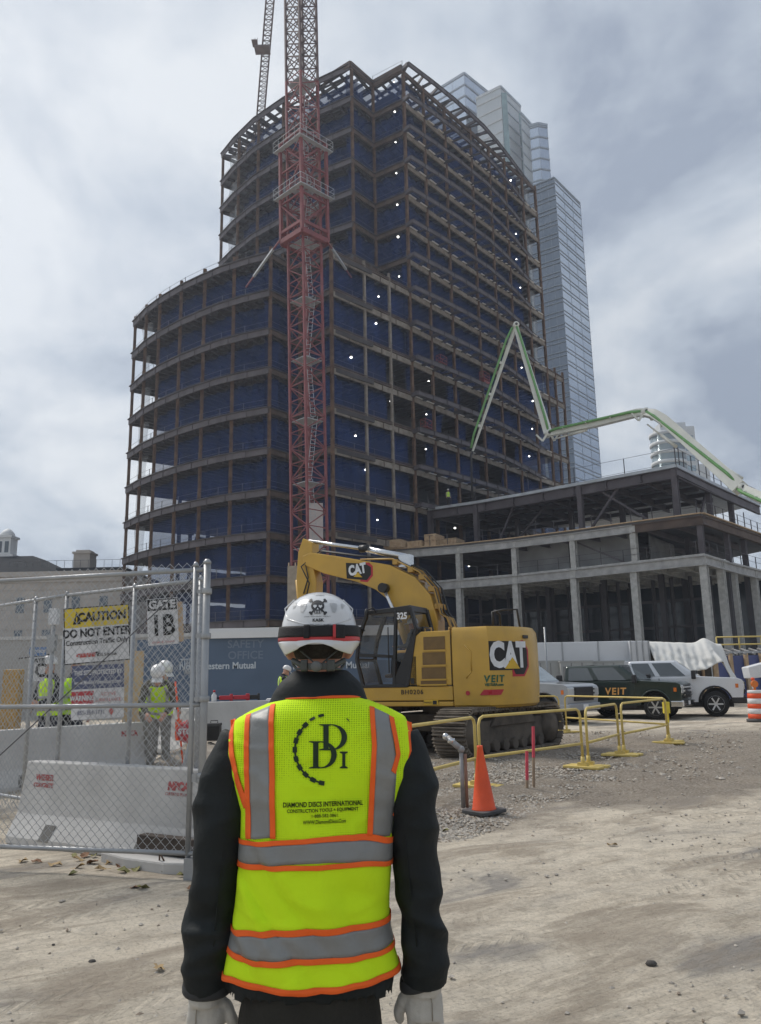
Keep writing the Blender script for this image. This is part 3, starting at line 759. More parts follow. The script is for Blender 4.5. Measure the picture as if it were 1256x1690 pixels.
# ================================================================ GLASS TOWERS
def glass(name, c, c2, rough=0.08, metal=0.85):
    return mat(name, c, rough, metal, 0.1, 0.05, color2=c2)
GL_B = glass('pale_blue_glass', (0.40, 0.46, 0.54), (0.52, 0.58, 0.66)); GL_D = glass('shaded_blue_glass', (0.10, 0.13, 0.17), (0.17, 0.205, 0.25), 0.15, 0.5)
GL_W = mat('white_panel', (0.42, 0.455, 0.47), 0.5, 0.1, 0.06, 0.1)
MUL = mat('grey_mullion', (0.25, 0.29, 0.34), 0.5, 0.2, 0.1, 1); MULP = mat('pale_fin', (0.28, 0.33, 0.38), 0.5, 0, 0.1, 1); GREEN = mat('green_glass', (0.16, 0.24, 0.25), 0.2, 0.3, 0.3, 0.3)
def facade(bld, a, b_, z0, z1, gm, fin, hstep, vstep, double=False, thick=0.25, depth=0.18, name='facade'):
    a = Vector(a); b_ = Vector(b_); d = (b_ - a).normalized(); nrm = Vector((d.y, -d.x))
    o = bld.location
    def q(p, z, off=0.0): return Vector((p.x - o.x + nrm.x * off, p.y - o.y + nrm.y * off, z))
    mb = MB(); mb.add([q(a, z0), q(b_, z0), q(b_, z1), q(a, z1)], [(0, 1, 2, 3)]); f_ = mb.build(name, gm, bld)
    mb = MB(); z = z0; k = 0
    while z < z1 - .3:
        mb.beam(q(a, z, depth / 2), q(b_, z, depth / 2), depth, thick)
        if double: mb.beam(q(a, z + hstep * .3, depth / 2), q(b_, z + hstep * .3, depth / 2), depth, thick)
        z += hstep; k += 1
    mb.beam(q(a, z1, depth / 2), q(b_, z1, depth / 2), depth, thick * 2)
    L_ = (b_ - a).length; n = max(1, int(L_ / vstep))
    for i in range(n + 1): p = a.lerp(b_, i / n); mb.beam(q(p, z0, .03), q(p, z1, .03), 0.06, 0.08, up=(d.x, d.y, 0))
    mb.build('mullions', fin, f_)
gt = thing('glass_tower', 'tall slim blue glass tower with close horizontal fins right of the frame', 'skyscraper', (55, 225, 0))
cA, cL, cR_ = Vector((55.1, 218.6)), Vector((47.6, 223.9)), Vector((66.3, 232.5))
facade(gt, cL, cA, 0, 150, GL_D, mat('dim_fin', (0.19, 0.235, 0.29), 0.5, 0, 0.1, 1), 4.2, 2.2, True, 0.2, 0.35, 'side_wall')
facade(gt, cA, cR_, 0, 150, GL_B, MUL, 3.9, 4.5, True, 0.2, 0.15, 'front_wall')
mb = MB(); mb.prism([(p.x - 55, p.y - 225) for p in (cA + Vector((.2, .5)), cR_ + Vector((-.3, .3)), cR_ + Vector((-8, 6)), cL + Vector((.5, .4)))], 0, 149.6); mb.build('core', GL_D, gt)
def pz(px, py, z): p = atz(px, py, z); return Vector((p.x, p.y))
# stepped pale tower behind
ht = thing('stepped_tower', 'pale white and blue stepped glass skyscraper behind the frame, its top cut in steps', 'skyscraper', (50, 330, 0))
def block(bld, l, c, r, z, gl, gr, finl, finr, hs=4.2, vs=3.5, dbl=(False, False)):
    Lp, Cp, Rp = pz(*l, z), pz(*c, z), pz(*r, z)
    facade(bld, Lp, Cp, 0, z, gl, finl, hs, vs, dbl[0], 0.5, .35); facade(bld, Cp, Rp, 0, z, gr, finr, hs, vs, dbl[1], 0.5, .35)
    o = bld.location; mb = MB()
    mb.prism([(p.x - o.x, p.y - o.y) for p in (Cp + Vector((0, 1)), Rp + Vector((-.6, .8)), Rp + Lp - Cp, Lp + Vector((.6, .8)))], 0, z - .4); mb.build('core', GL_W, bld)
block(ht, (690, 168), (766, 121), (812, 158), 235, GL_B, GL_B, MUL, MUL, 5, 5)
block(ht, (786, 163), (826, 143), (859, 176), 222, GL_W, GL_W, mat('pale_joint', (0.45, 0.47, 0.48), 0.6, 0, .1, 1), MULP, 5.2, 8)
block(ht, (859, 187), (859.5, 187), (876, 205), 212, GL_W, GL_W, MULP, MULP, 5, 8)
block(ht, (874, 208), (888, 204), (903, 207), 208, GL_B, GL_B, MULP, MUL, 4.6, 3.5)
for (px, y0) in ((831, 148), (853, 178)):
    p = pz(px, y0, 221); mb = MB(); mb.box((p.x - 50, p.y - 330 - 0.4, 110), (2.0, 0.8, 218)); mb.build('green_strip', GREEN, ht)
# round tower far right
rt = thing('round_tower', 'pale round cornered apartment tower far behind the pump boom', 'skyscraper', (118, 332, 0))
base = at(1114, 800, 330); zt = at(1108, 703, 330).z; zb = 0
rt.location = (base.x, 330, 0)
RW = mat('pale_balcony_wall', (0.55, 0.57, 0.58), 0.7, 0, 0.08, .2); RG = glass('teal_glass', (0.22, 0.30, 0.34), (0.36, 0.43, 0.47), .12, .5)
mb = MB(); mb.lathe([(7.0, 0), (7.0, zt - 4)], (-1.5, 0, 0), 20); mb.build('drum', RG, rt)
for i in range(12):
    z = zt - 4.2 - i * 4.2; mb = MB(); mb.lathe([(7.4, z - .9), (7.4, z + .5)], (-1.5, 0, 0), 20); mb.build('balcony', RW, rt)
mb = MB(); mb.bb(2, 9, -4, 10, 0, zt - 1.5); mb.bb(-4, 7, 0, 9, 0, zt + 1.5); mb.bb(9, 14, -3, 10, 0, zt - 18); mb.build('slab_block', RW, rt)
for i in range(9):
    mb = MB(); mb.bb(4.5, 8, -4.15, -3.9, zt - 8 - i * 4.4, zt - 5.6 - i * 4.4); mb.build('window', RG, rt)

# ================================================================ OLD STONE BUILDING on the left
ob = thing('classical_building', 'long beige stone building with dark hipped roof and white cupola, behind the fence', 'building', (-44, 98, 0))
STONE = mat('beige_stone', (0.40, 0.37, 0.34), 0.9, 0, 0.1, 0.7, bump=.2); SLATE = mat('slate_roof', (0.03, 0.034, 0.04), 0.9, 0, .3, 1.5, spec=.08); WHITE = mat('white_painted_wood', (0.62, 0.64, 0.65), 0.6, 0, .06, 1)
mb = MB(); mb.bb(-30, 12.2, 0, 16, 0, 14.6)
for i in range(11): mb.bb(-30, 12.2, -.07, 0.02, 1 + i * 1.2, 2.1 + i * 1.2)
mb.build('wall', STONE, ob)
mb = MB(); mb.bb(-30.4, 12.5, -.6, 16.4, 14.6, 15.2); mb.bb(-30, 12.3, -.3, 16, 13.9, 14.6); mb.build('cornice', STONE, ob)
mb = MB(); A0 = [(-30.3, -.4, 15.2), (3.7, -.4, 15.2), (3.7, 16.3, 15.2), (-30.3, 16.3, 15.2)]; A1 = [(-30.3, 6, 18.2), (-1.8, 6, 18.2), (-1.8, 10, 18.2), (-30.3, 10, 18.2)]
mb.loft([A0, A1], smooth=False); mb.bb(3.7, 12.2, .3, 16, 15.2, 15.7); rf = mb.build('roof', SLATE, ob)
mb = MB(); mb.bb(4.7, 6.8, 3, 5.3, 15.7, 17.9); mb.bb(4.55, 6.95, 2.85, 5.45, 17.9, 18.15); mb.bb(4.9, 6.6, 3.2, 5.1, 18.15, 18.4); mb.build('chimney', STONE, rf)
cx, cz = -6.3, 18.0
mb = MB(); mb.bb(cx - 1.6, cx + 1.6, 6.4, 9.6, cz - .3, cz + .6); mb.bb(cx - .95, cx + .95, 7, 9, cz + .6, cz + 2.9); mb.bb(cx - 1.15, cx + 1.15, 6.8, 9.2, cz + 2.9, cz + 3.2)
mb.lathe([(1.0, cz + 3.2), (.9, cz + 3.6), (.5, cz + 4.1), (.06, cz + 4.3)], (cx, 8, 0), 12); cu = mb.build('cupola', WHITE, rf)
for dx in (-.45, .45):
    mb = MB(); mb.bb(cx + dx - .25, cx + dx + .25, 6.93, 7.05, cz + .9, cz + 2.4); mb.build('window', WINM, rf)
mb = MB()
for xx in range(-3, 13): mb.bb(xx - .02, xx + .02, 2, 2.04, 15.2 if xx > 5 else 15.8, 16.9)
mb.bb(-3, 12, 2, 2.04, 16.88, 16.92); mb.build('roof_rail', CABLE, rf)
for z in (2.0, 6.2, 10.2):
    for i in range(12):
        mb = MB(); mb.bb(-28 + i * 3.4, -27 + i * 3.4, -.12, .05, z, z + 1.9); mb.build('window', WINM, ob)

# ================================================================ TOWER CRANE
RED = mat('crane_red', (0.19, 0.048, 0.05), 0.55, 0, 0.25, 1.2); DKRED = mat('crane_dark_shaded_red', (0.11, 0.075, 0.07), 0.6, 0, .25, 1); GALV = mat('galvanised', (0.42, 0.44, 0.46), 0.5, .3, .15, 3)
tc_ = thing('tower_crane', 'red lattice tower crane mast with climbing frame before the steel frame tower', 'crane', (-6.35, 70, 0))
def mast_pt(z, ox=0.0, oy=0.0): return Vector((-0.0145 * (z - 13) + ox, oy, z))
HD = 1.58
cor = [(-HD, 0), (0, -HD), (HD, 0), (0, HD)]
ZC0, ZC1 = at(505, 398, 70).z, at(505, 300, 70).z
z = 1.5; i = 0; SEC = 5.9
ZRED = at(500, 160, 70).z
while z < 80:
    mb = MB(); M_ = RED if z < ZRED - 2 else DKRED  # upper mast: its shadow against the sky is put into the darker colour
    for (a, b_) in cor: mb.beam(mast_pt(z, a, b_), mast_pt(z + SEC - .02, a, b_), 0.20, 0.20, up=(1, 1, 0))
    n = 4
    for k in range(4):
        a, b_ = cor[k], cor[(k + 1) % 4]
        for j in range(n):
            z0, z1 = z + SEC * j / n, z + SEC * (j + 1) / n
            p, q = (a, b_) if (j + k) % 2 == 0 else (b_, a)
            mb.beam(mast_pt(z0, *p), mast_pt(z1, *q), 0.085, 0.085)
            if M_ is DKRED: mb.beam(mast_pt(z0, *q), mast_pt(z1, *p), 0.08, 0.08)
            mb.beam(mast_pt(z1, *a), mast_pt(z1, *b_), 0.075, 0.075)
    s_ = mb.build('mast_section', M_, tc_)
    if z < ZRED:
        mb = MB(); zz_ = z + SEC * .93
        mb.add([mast_pt(zz_, *c_) * 1 for c_ in [(-1.45, 0), (0, -1.45), (1.45, 0), (0, 1.45)]], [(0, 1, 2, 3)]); o_ = mb.build('landing', GALV, s_, solid=.06)
        mb = MB()
        x0, x1 = (0.1, 0.75) if i % 2 else (0.55, 0.2)
        for sx in (-.2, .2): mb.beam(mast_pt(z, x0 + sx, -.3), mast_pt(z + SEC, x1 + sx, -.3), 0.05, 0.05)
        for j in range(16): t = j / 16; mb.beam(mast_pt(z + SEC * t, lerp(x0, x1, t) - .2, -.3), mast_pt(z + SEC * t, lerp(x0, x1, t) + .2, -.3), .035, .035)
        mb.build('ladder', GALV, s_)
    z += SEC; i += 1
# climbing frame
mb = MB(); ZF0 = at(505, 400, 70).z; ZF1 = at(505, 238, 70).z; HF = 2.25
cf = [(-HF, 0), (0, -HF), (HF, 0), (0, HF)]
for c_ in cf: mb.beam(mast_pt(ZF0, *c_), mast_pt(ZF1, *c_), 0.28, 0.28, up=(1, 1, 0))
for k in range(4):
    a, b_ = cf[k], cf[(k + 1) % 4]
    mb.beam(mast_pt(ZF0, *a), mast_pt(ZF0, *b_), 0.35, 0.5); mb.beam(mast_pt(ZF0 + 1.0, *a), mast_pt(ZF0 + 1.0, *b_), 0.2, 0.3)
    for j in range(3):
        z0, z1 = lerp(ZF0 + .6, ZF1, j / 3), lerp(ZF0 + .6, ZF1, (j + 1) / 3); p, q = (a, b_) if (j + k) % 2 else (b_, a)
        mb.beam(mast_pt(z0, *p), mast_pt(z1, *q), 0.14, 0.14); mb.beam(mast_pt(z1, *a), mast_pt(z1, *b_), 0.14, 0.14)
clf = mb.build('climbing_frame', RED, tc_)
for zz_ in (at(505, 330, 70).z, at(505, 252, 70).z):
    mb = MB(); w = 2.95; sq = [(-w, 0), (0, -w), (w, 0), (0, w)]; inn = [(-HF, 0), (0, -HF), (HF, 0), (0, HF)]
    for k in range(4):
        a, b_, c_, d_ = sq[k], sq[(k + 1) % 4], inn[(k + 1) % 4], inn[k]
        mb.add([mast_pt(zz_, *q) for q in (a, b_, c_, d_)] + [mast_pt(zz_ + .07, *q) for q in (a, b_, c_, d_)], [(0, 1, 2, 3), (4, 5, 6, 7), (0, 1, 5, 4), (2, 3, 7, 6)])
        for hh in (.55, 1.1): mb.beam(mast_pt(zz_ + hh, *a), mast_pt(zz_ + hh, *b_), .035, .035)
        for j in range(5): t = j / 5; p = (lerp(a[0], b_[0], t), lerp(a[1], b_[1], t)); mb.beam(mast_pt(zz_, *p), mast_pt(zz_ + 1.1, *p), .035, .035)
    mb.build('work_platform', GALV, clf)
# wall ties
for (p0, p1, px1) in ((at(462, 396, 69.5), at(406, 474, 78.8), 0), (at(540, 398, 69.5), at(580, 458, 80.8), 0)):
    mb = MB(); o_ = Vector((-6.35, 70, 0)); m_ = p0.lerp(p1, .75)
    mb.beam(p0 - o_, p0.lerp(p1, .18) - o_, .13, .13, mi=1); mb.beam(p0.lerp(p1, .18) - o_, m_ - o_, .22, .22, mi=0); mb.beam(m_ - o_, p1 - o_, .13, .13, mi=1)
    mb.build('wall_tie', [GALV, RED], tc_)
hoist = thing('mast_base_hoarding', 'tan plywood hoarding round the foot of the red crane mast', 'hoarding', (at(487, 960, 66).x, 66, 0))
mb = MB(); zt_ = at(487, 934, 66).z; mb.bb(-.62, .62, -.1, .1, 0, zt_); mb.build('plywood', mat('weathered_plywood', (0.30, 0.255, 0.20), .9, 0, .2, 2), hoist)
mb = MB(); 
for xx in (-.55, 0, .55): mb.bb(xx - .05, xx + .05, .1, .25, 0, zt_ + .3)
mb.build('stud', WOOD, hoist)
ep = thing('wrapped_board', 'pale panel wrapped inside the lower red crane mast', 'panel', (at(522, 860, 70.4).x, 70.2, at(522, 905, 70).z))
mb = MB(); mb.bb(-.62, .62, -.05, .05, 0, at(522, 830, 70.4).z - at(522, 905, 70.4).z); mb.build('sheet', mat('pale_sheet', (0.50, 0.46, 0.45), .8, 0, .15, 1), ep)
mb = MB(); mb.bb(-.66, .66, -.08, .08, -.12, 0); mb.build('frame', WOOD, ep)

# second, luffing crane behind the tower
lc = thing('luffing_crane', 'thin dark lattice crane jib rising behind the left of the tower roof', 'crane', (-24, 118, 0))
p0, p1 = at(430, 192, 118), at(449, -40, 104); o_ = Vector((-24, 118, 0))
p0 = p0 + (p0 - p1) * 0.25
mb = MB(); d = (p1 - p0).normalized(); sx = Vector((1, 0, 0)); sy = d.cross(sx).normalized(); n = 34
for k in range(n):
    a, b_ = p0.lerp(p1, k / n) - o_, p0.lerp(p1, (k + 1) / n) - o_
    w0 = .62 if k > 2 else .3; w1 = .62
    cs = [(-1, -1), (1, -1), (1, 1), (-1, 1)]
    for j in range(4):
        c0, c1 = cs[j], cs[(j + 1) % 4]
        mb.beam(a + sx * c0[0] * w1 + sy * c0[1] * w1, b_ + sx * c0[0] * w1 + sy * c0[1] * w1, .13, .13)
        mb.beam(a + sx * c0[0] * w1 + sy * c0[1] * w1, b_ + sx * c1[0] * w1 + sy * c1[1] * w1, .07, .07)
        mb.beam(a + sx * c0[0] * w1 + sy * c0[1] * w1, a + sx * c1[0] * w1 + sy * c1[1] * w1, .06, .06)
jib = mb.build('jib', DKRED, lc)
q = at(433, 82, 110) - o_; mb = MB(); mb.box(q, (2.4, 1.8, .3)); mb.box(q + Vector((-1.2, 0, 1.2)), (.9, 1.6, .06))
for xx in (-1.2, -.8): mb.beam(q + Vector((xx, 0, 0)), q + Vector((xx, 0, 2.2)), .06, .06)
mb.build('jib_platform', DKRED, lc)
mb = MB(); mb.beam(Vector((p0.x + 24, p0.y - 118, 0)), Vector((p0.x + 24, p0.y - 118, p0.z)), 1.8, 1.8); mb.build('mast', DKRED, lc)

# ================================================================ CONCRETE PUMP BOOM
PW = mat('pump_white', (0.62, 0.63, 0.58), 0.45, 0, .08, 1); PG = mat('pump_green', (0.14, 0.33, 0.11), 0.5, 0, .15, 2); HOSE = mat('black_rubber', (0.03, 0.03, 0.032), .7, 0, .2, 4)
cp = thing('concrete_pump_boom', 'white folded concrete pump boom with green delivery pipe over the low frame', 'concrete pump', (30, 70, 0)); o_ = Vector((30, 70, 0))
J = [at(780, 745, 86) - o_, at(851, 538, 83) - o_, at(905, 716, 79) - o_, at(1064, 681, 70) - o_, at(1222, 806, 62) - o_, at(1300, 842, 58) - o_]
wd = [(.18, .32), (.40, .66), (.5, .7), (.7, 1.0), (.6, .9)]
for k in range(5):
    a, b_ = J[k], J[k + 1]; mb = MB(); w0, w1 = wd[k]
    dd = (b_ - a).normalized(); sd_ = Vector((0.55, 0.83, 0)); up_ = dd.cross(sd_).normalized(); sd_ = up_.cross(dd)
    r0, r1 = (w0, w1)
    path = [(a, r0), (b_, r1)]
    if k == 3: path = [(a, .62), (at(1080, 684, 69) - o_, .74), (at(1098, 695, 68) - o_, .8), (b_, 1.0)]      # gooseneck
    if k == 2: path = [(a, .5), (a.lerp(b_, .5), .62), (a.lerp(b_, .94) + up_ * .12, .6), (b_, .62)]
    mb.loft([[c_ + sd_ * sx * r * .5 + up_ * sz * r * .58 for sx, sz in ((-1, -1), (1, -1), (1, 1), (-1, 1))] for c_, r in path], smooth=False)
    sec = mb.build('boom_section', PW, cp, bevel=.03)
    mb = MB(); off = sd_ * (-.45) + up_ * (.3 if k in (0, 1) else -.25) * (1 if k != 1 else 1)
    if k == 3: off = sd_ * -.55 + up_ * .25
    if k == 2: off = sd_ * -.45 + up_ * .2
    mb.tube([a.lerp(b_, .02) + off * .6, a.lerp(b_, .12) + off, a.lerp(b_, .88) + off, a.lerp(b_, .98) + off * .6], .13, 8)
    mb.build('delivery_pipe', PG, sec)
    for t in (.2, .45, .7):
        p = a.lerp(b_, t); mb = MB(); mb.beam(p, p + off * 1.15, .12, .3); mb.build('pipe_bracket', PW, sec)
for k in (1, 2, 3, 4):
    mb = MB(); mb.lathe([(.2, -.55), (.34, -.5), (.34, .5), (.2, .55)], J[k], 14, axis='y'); jo = mb.build('joint', PW, cp)
    mb = MB(); mb.lathe([(.14, -.62), (.14, .62)], J[k], 10, axis='y'); mb.build('pivot_pin', DSTEEL, jo)
    if k in (2, 3):
        for dx in (-.7, .5):
            mb = MB(); mb.beam(J[k] + Vector((dx * .2, -.3, 0)), J[k] + Vector((dx, -.3, -.85)), .14, .2); mb.beam(J[k] + Vector((dx, -.3, -.85)), J[k] + Vector((dx * 1.9, -.3, -.15)), .12, .16); mb.build('link_arm', PW, jo)
for (a, b_) in ((J[2].lerp(J[3], .05) + Vector((0, 0, -.7)), J[2].lerp(J[3], .42) + Vector((0, 0, -.45))), (J[3].lerp(J[4], .02) + Vector((.0, 0, -1.0)), J[3].lerp(J[4], .35) + Vector((0, 0, -.9))), (J[3].lerp(J[4], .78) + Vector((.2, 0, .5)), J[4] + Vector((.2, 0, .8)))):
    mb = MB(); m_ = a.lerp(b_, .5); mb.tube([a, m_], .07, 8); mb.tube([m_, b_], .16, 10); mb.build('hydraulic_ram', PW, cp)
mb = MB(); mb.tube([J[0], J[0] + Vector((-.2, 0, -.5)), Vector((J[0].x - .25, J[0].y, ZR + .3))], .13, 8); mb.build('end_hose', HOSE, cp)
mb = MB(); mb.beam(J[5] + Vector((0, 0, 0)), Vector((J[5].x + 1, J[5].y, .0)), .9, .9); mb.build('pedestal', PW, cp)
# ================================================================ EXCAVATOR
CATY = mat('machine_yellow', (0.47, 0.285, 0.045), 0.45, 0, color2=(0.57, 0.34, 0.045), scale=2.4, bump=0.03, bscale=3, coat=.2)
CATY2 = mat('dusty_machine_yellow', (0.40, 0.24, 0.055), 0.6, 0, 0.2, 2.0)
BLK = mat('machine_black', (0.014, 0.014, 0.015), 0.45, 0, 0.2, 2)
TRK = mat('muddy_track_steel', (0.105, 0.088, 0.07), 0.85, 0.2, color2=(0.22, 0.19, 0.155), scale=3.5, bump=.4, bscale=25)
DIRTY = mat('muddy_frame', (0.06, 0.052, 0.044), 0.85, 0, color2=(0.14, 0.118, 0.095), scale=2.5, bump=.3)
CHROME = mat('ram_chrome', (0.62, 0.63, 0.64), 0.22, 0.9, .05, 2)
GRILLE = mat('louvre_mesh', (0.16, 0.095, 0.03), 0.6, 0, .15, 8)
CABGL = mat('cab_glass', (0.035, 0.045, 0.05), 0.06, 0, 0.1, 1, alpha=0.42, spec=.8)
WHT = mat('white_letter', (0.72, 0.73, 0.74), .5, 0, .03, 3); BLKL = mat('black_letter', (0.012, 0.012, 0.012), .6, 0, 0); REDL = mat('red_letter', (0.42, 0.02, 0.035), .5, 0, .05, 3); GRNL = mat('green_letter', (0.01, 0.10, 0.055), .5, 0, 0)
YELL = mat('yellow_mark', (0.62, 0.40, 0.03), .5, 0, .1, 4)
SILV = mat('silver_letter', (0.66, 0.68, 0.70), .35, .3, .12, 6)
HIVIS = mat('hivis_lime', (0.56, 0.86, 0.015), .75, 0, .05, 6); ORANGE = mat('hivis_orange', (0.85, 0.15, 0.02), .75, 0, .08, 8); SKIN = mat('skin', (0.48, 0.27, 0.20), .6, 0, .1, 8)
ex = thing('excavator', 'yellow tracked excavator with black cab, boom folded to the left, behind yellow barriers', 'excavator', (1.6, 19.0, 0), 0)
TH = math.radians(155); TR = math.atan2(.787, .616)
RH = Matrix.Rotation(TH, 4, 'Z'); RT = Matrix.Rotation(TR, 4, 'Z')
def exh(o, R=RH): o.matrix_local = R; return o       # parts are modelled along the house, then slewed
# --- tracks (modelled along x, slewed to the track direction)
def track_path(n=None):
    R_, L_ = 0.44, 1.72; pts = []
    per = 2 * (2 * L_) + 2 * PI * R_
    N_ = 46
    for i in range(N_):
        s = per * i / N_
        if s < 2 * L_: pts.append((-L_ + s, 2 * R_, 0.0))
        elif s < 2 * L_ + PI * R_:
            a = (s - 2 * L_) / R_; pts.append((L_ + R_ * math.sin(a), R_ + R_ * math.cos(a), a))
        elif s < 4 * L_ + PI * R_: pts.append((L_ - (s - 2 * L_ - PI * R_), 0.0, PI))
        else:
            a = (s - 4 * L_ - PI * R_) / R_; pts.append((-L_ - R_ * math.sin(a), R_ - R_ * math.cos(a), PI + a))
    return pts
for side in (-1.28, 1.28):
    mb = MB(); W_ = 0.78
    for (x_, z, a) in track_path():
        c_ = Vector((x_, side, z + 0.06)); M_ = Matrix.Translation(c_) @ Matrix.Rotation(a, 4, 'Y')
        mb.box(None, (0.185, W_, 0.035), 0, 0, M_)
        for g in (-.07, .0, .07): mb.box(None, (0.022, W_ - .01, 0.075), 0, 0, M_ @ Matrix.Translation((g, 0, .03)))
        mb.box(None, (0.15, .22, 0.08), 0, 0, M_ @ Matrix.Translation((0, 0, -.05)))
    tr = exh(mb.build('track', TRK, ex), RT)
    mb = MB()
    mb.slab([(-1.5, .25), (1.45, .25), (1.55, .45), (1.35, .72), (-1.35, .72), (-1.6, .45)], side - .24, side + .24)
    mb.slab([(-1.0, .60), (1.0, .60), (.8, .80), (-.8, .80)], side - .30, side + .30)
    for i in range(7): mb.lathe([(.13, -.3), (.13, .3)], (-1.2 + i * .4, side, .2), 12, axis='y')
    mb.build('track_frame', DIRTY, tr, bevel=.015)
    for xx, rr in ((-1.74, .37), (1.74, .38)):
        mb = MB(); mb.lathe([(.05, -.36), (.2, -.36), (.24, -.3), (rr, -.28), (rr, .28), (.24, .3), (.2, .36), (.05, .36)], (xx, side, .50), 20, axis='y'); mb.build('drive_wheel' if xx > 0 else 'idler_wheel', DIRTY, tr)
mb = MB(); mb.bb(-.8, .8, -1.0, 1.0, .45, .82); mb.lathe([(.72, .8), (.72, 1.02)], n=28); exh(mb.build('undercarriage', DIRTY, ex, bevel=.02), RT)
# --- house
def arcpts(r, y0, y1, n):
    return [(-math.sqrt(r * r - (lerp(y0, y1, i / n)) ** 2), lerp(y0, y1, i / n)) for i in range(n + 1)]
mb = MB()
pl_ = [(1.75, 1.42), (-.52, 1.42), (-.52, -1.42), (1.75, -1.42)]
mb.prism(pl_, 1.02, 1.12); mb.prism([(p[0], p[1] * 1.01) for p in pl_], 1.14, 1.44)
deck = exh(mb.build('platform', CATY, ex, bevel=.02))
text('serial_mark', 'BH0206', .14, frame((.42, 1.445, 1.32), (-1, 0, 0)), BLKL, deck, bold=.001, spacing=1.2)
mb = MB(); mb.bb(-.18, .15, 1.44, 1.449, 1.05, 1.15, 0); o = mb.build('service_sticker', YELL, deck)
text('sticker_text', 'PARKED', .055, frame((.05, 1.452, 1.10), (-1, 0, 0)), BLKL, o)
mb = MB(); mb.bb(-.15, -.06, 1.449, 1.453, 1.06, 1.14); mb.build('sticker_mark', BLKL, o)
# side cowl with louvres
mb = MB()
side_poly = [(.92, 1.46), (-.52, 1.46), (-.52, 2.62), (.18, 2.62), (.42, 2.45)]
mb.slab(side_poly, 1.30, 1.43)
cowl = exh(mb.build('side_panel', CATY, ex, bevel=.02))
for i, (z0, z1) in enumerate(((2.22, 2.5), (1.9, 2.16), (1.6, 1.84), (1.49, 1.56))):
    x0 = .12 + .06 * i * .5
    mb = MB(); mb.bb(-.38, x0, 1.432, 1.444, z0, z1); g_ = mb.build('louvre', GRILLE, cowl)
    mb = MB(); mb.bb(-.40, x0 + .02, 1.432, 1.465, z0 - .035, z0 - .005); mb.build('louvre_lip', CATY, g_)
mb = MB(); mb.bb(-.515, -.505, 1.40, 1.445, 1.46, 2.62); mb.build('panel_gap', BLK, cowl)
mb = MB(); mb.bb(.36, .45, 1.432, 1.446, 1.5, 1.62); mb.build('latch', BLK, cowl)
# engine hood and right side tank
mb = MB(); mb.bb(-.9, .3, -1.4, 1.3, 1.46, 2.58); mb.bb(-.3, 1.7, -1.4, -.55, 1.46, 2.3); exh(mb.build('engine_hood', CATY, ex, bevel=.04))
mb = MB(); mb.bb(-.6, -.1, -1.0, -.3, 2.58, 2.74)
exh(mb.build('hood_box', CATY2, ex, bevel=.01))
for (xx, yy) in ((-.55, 1.2), (.0, 1.25)):
    mb = MB(); mb.tube([(xx, yy, 2.55), (xx, yy, 2.7), (xx + .15, yy, 2.7), (xx + .15, yy, 2.55)], .018, 6); exh(mb.build('hood_handle', CATY2, ex))
# counterweight
mb = MB(); rings = []
Rr = 1.98
for z, off, hw in ((.98, .10, 1.36), (1.04, .03, 1.42), (1.45, 0, 1.44), (2.35, 0, 1.44), (2.58, .02, 1.43), (2.68, .09, 1.37)):
    a = arcpts(Rr - off, hw, -hw, 22); ring = [Vector((-.54, hw, z))] + [Vector((x_, y, z)) for x_, y in a] + [Vector((-.54, -hw, z))]; rings.append(ring)
mb.loft(rings); cw = exh(mb.build('counterweight', CATY, ex))
for p in cw.data.polygons: p.use_smooth = True
cw.data.set_sharp_from_angle(angle=math.radians(35))
def cwp(s, z, off=.012):
    """point on the counterweight skin; s = metres from the panel edge, round the rear"""
    hw = 1.44; xe = -math.sqrt(Rr * Rr - hw * hw); l0 = abs(xe + .54)
    if s < l0: return Vector((-.54 - s, hw + off, z))
    a0 = math.asin(hw / Rr); a = a0 - (s - l0) / Rr
    return Vector((-(Rr + off) * math.cos(a), (Rr + off) * math.sin(a), z))
def cwtext(name, body, s, z, size, M_, par, bold=0, sx=1, shear=0, off=.012, ext=.002, align='CENTER', spacing=1.0):
    o = text(name, body, size, None, M_, par, bold=bold, sx=sx, shear=shear, ext=ext, align=align, spacing=spacing, warp=lambda p: cwp(s + p.x, z + p.y, off + p.z))
    return o
def cwpoly(name, pts, s, z, off, M_, par, th=.006):
    mb = MB(); n = len(pts)
    dense = []
    for i in range(n):
        a, b_ = pts[i], pts[(i + 1) % n]
        for k in range(6): dense.append((lerp(a[0], b_[0], k / 6), lerp(a[1], b_[1], k / 6)))
    cx_ = sum(p[0] for p in dense) / len(dense); cy_ = sum(p[1] for p in dense) / len(dense)
    rings = []
    for f_ in (.001, .33, .66, 1): rings.append([cwp(s + cx_ + (p[0] - cx_) * f_, z + cy_ + (p[1] - cy_) * f_, off) for p in dense])
    rings.append([cwp(s + p[0], z + p[1], off - th) for p in dense])
    mb.loft(rings, 0, True, False, False); return mb.build(name, M_, par)
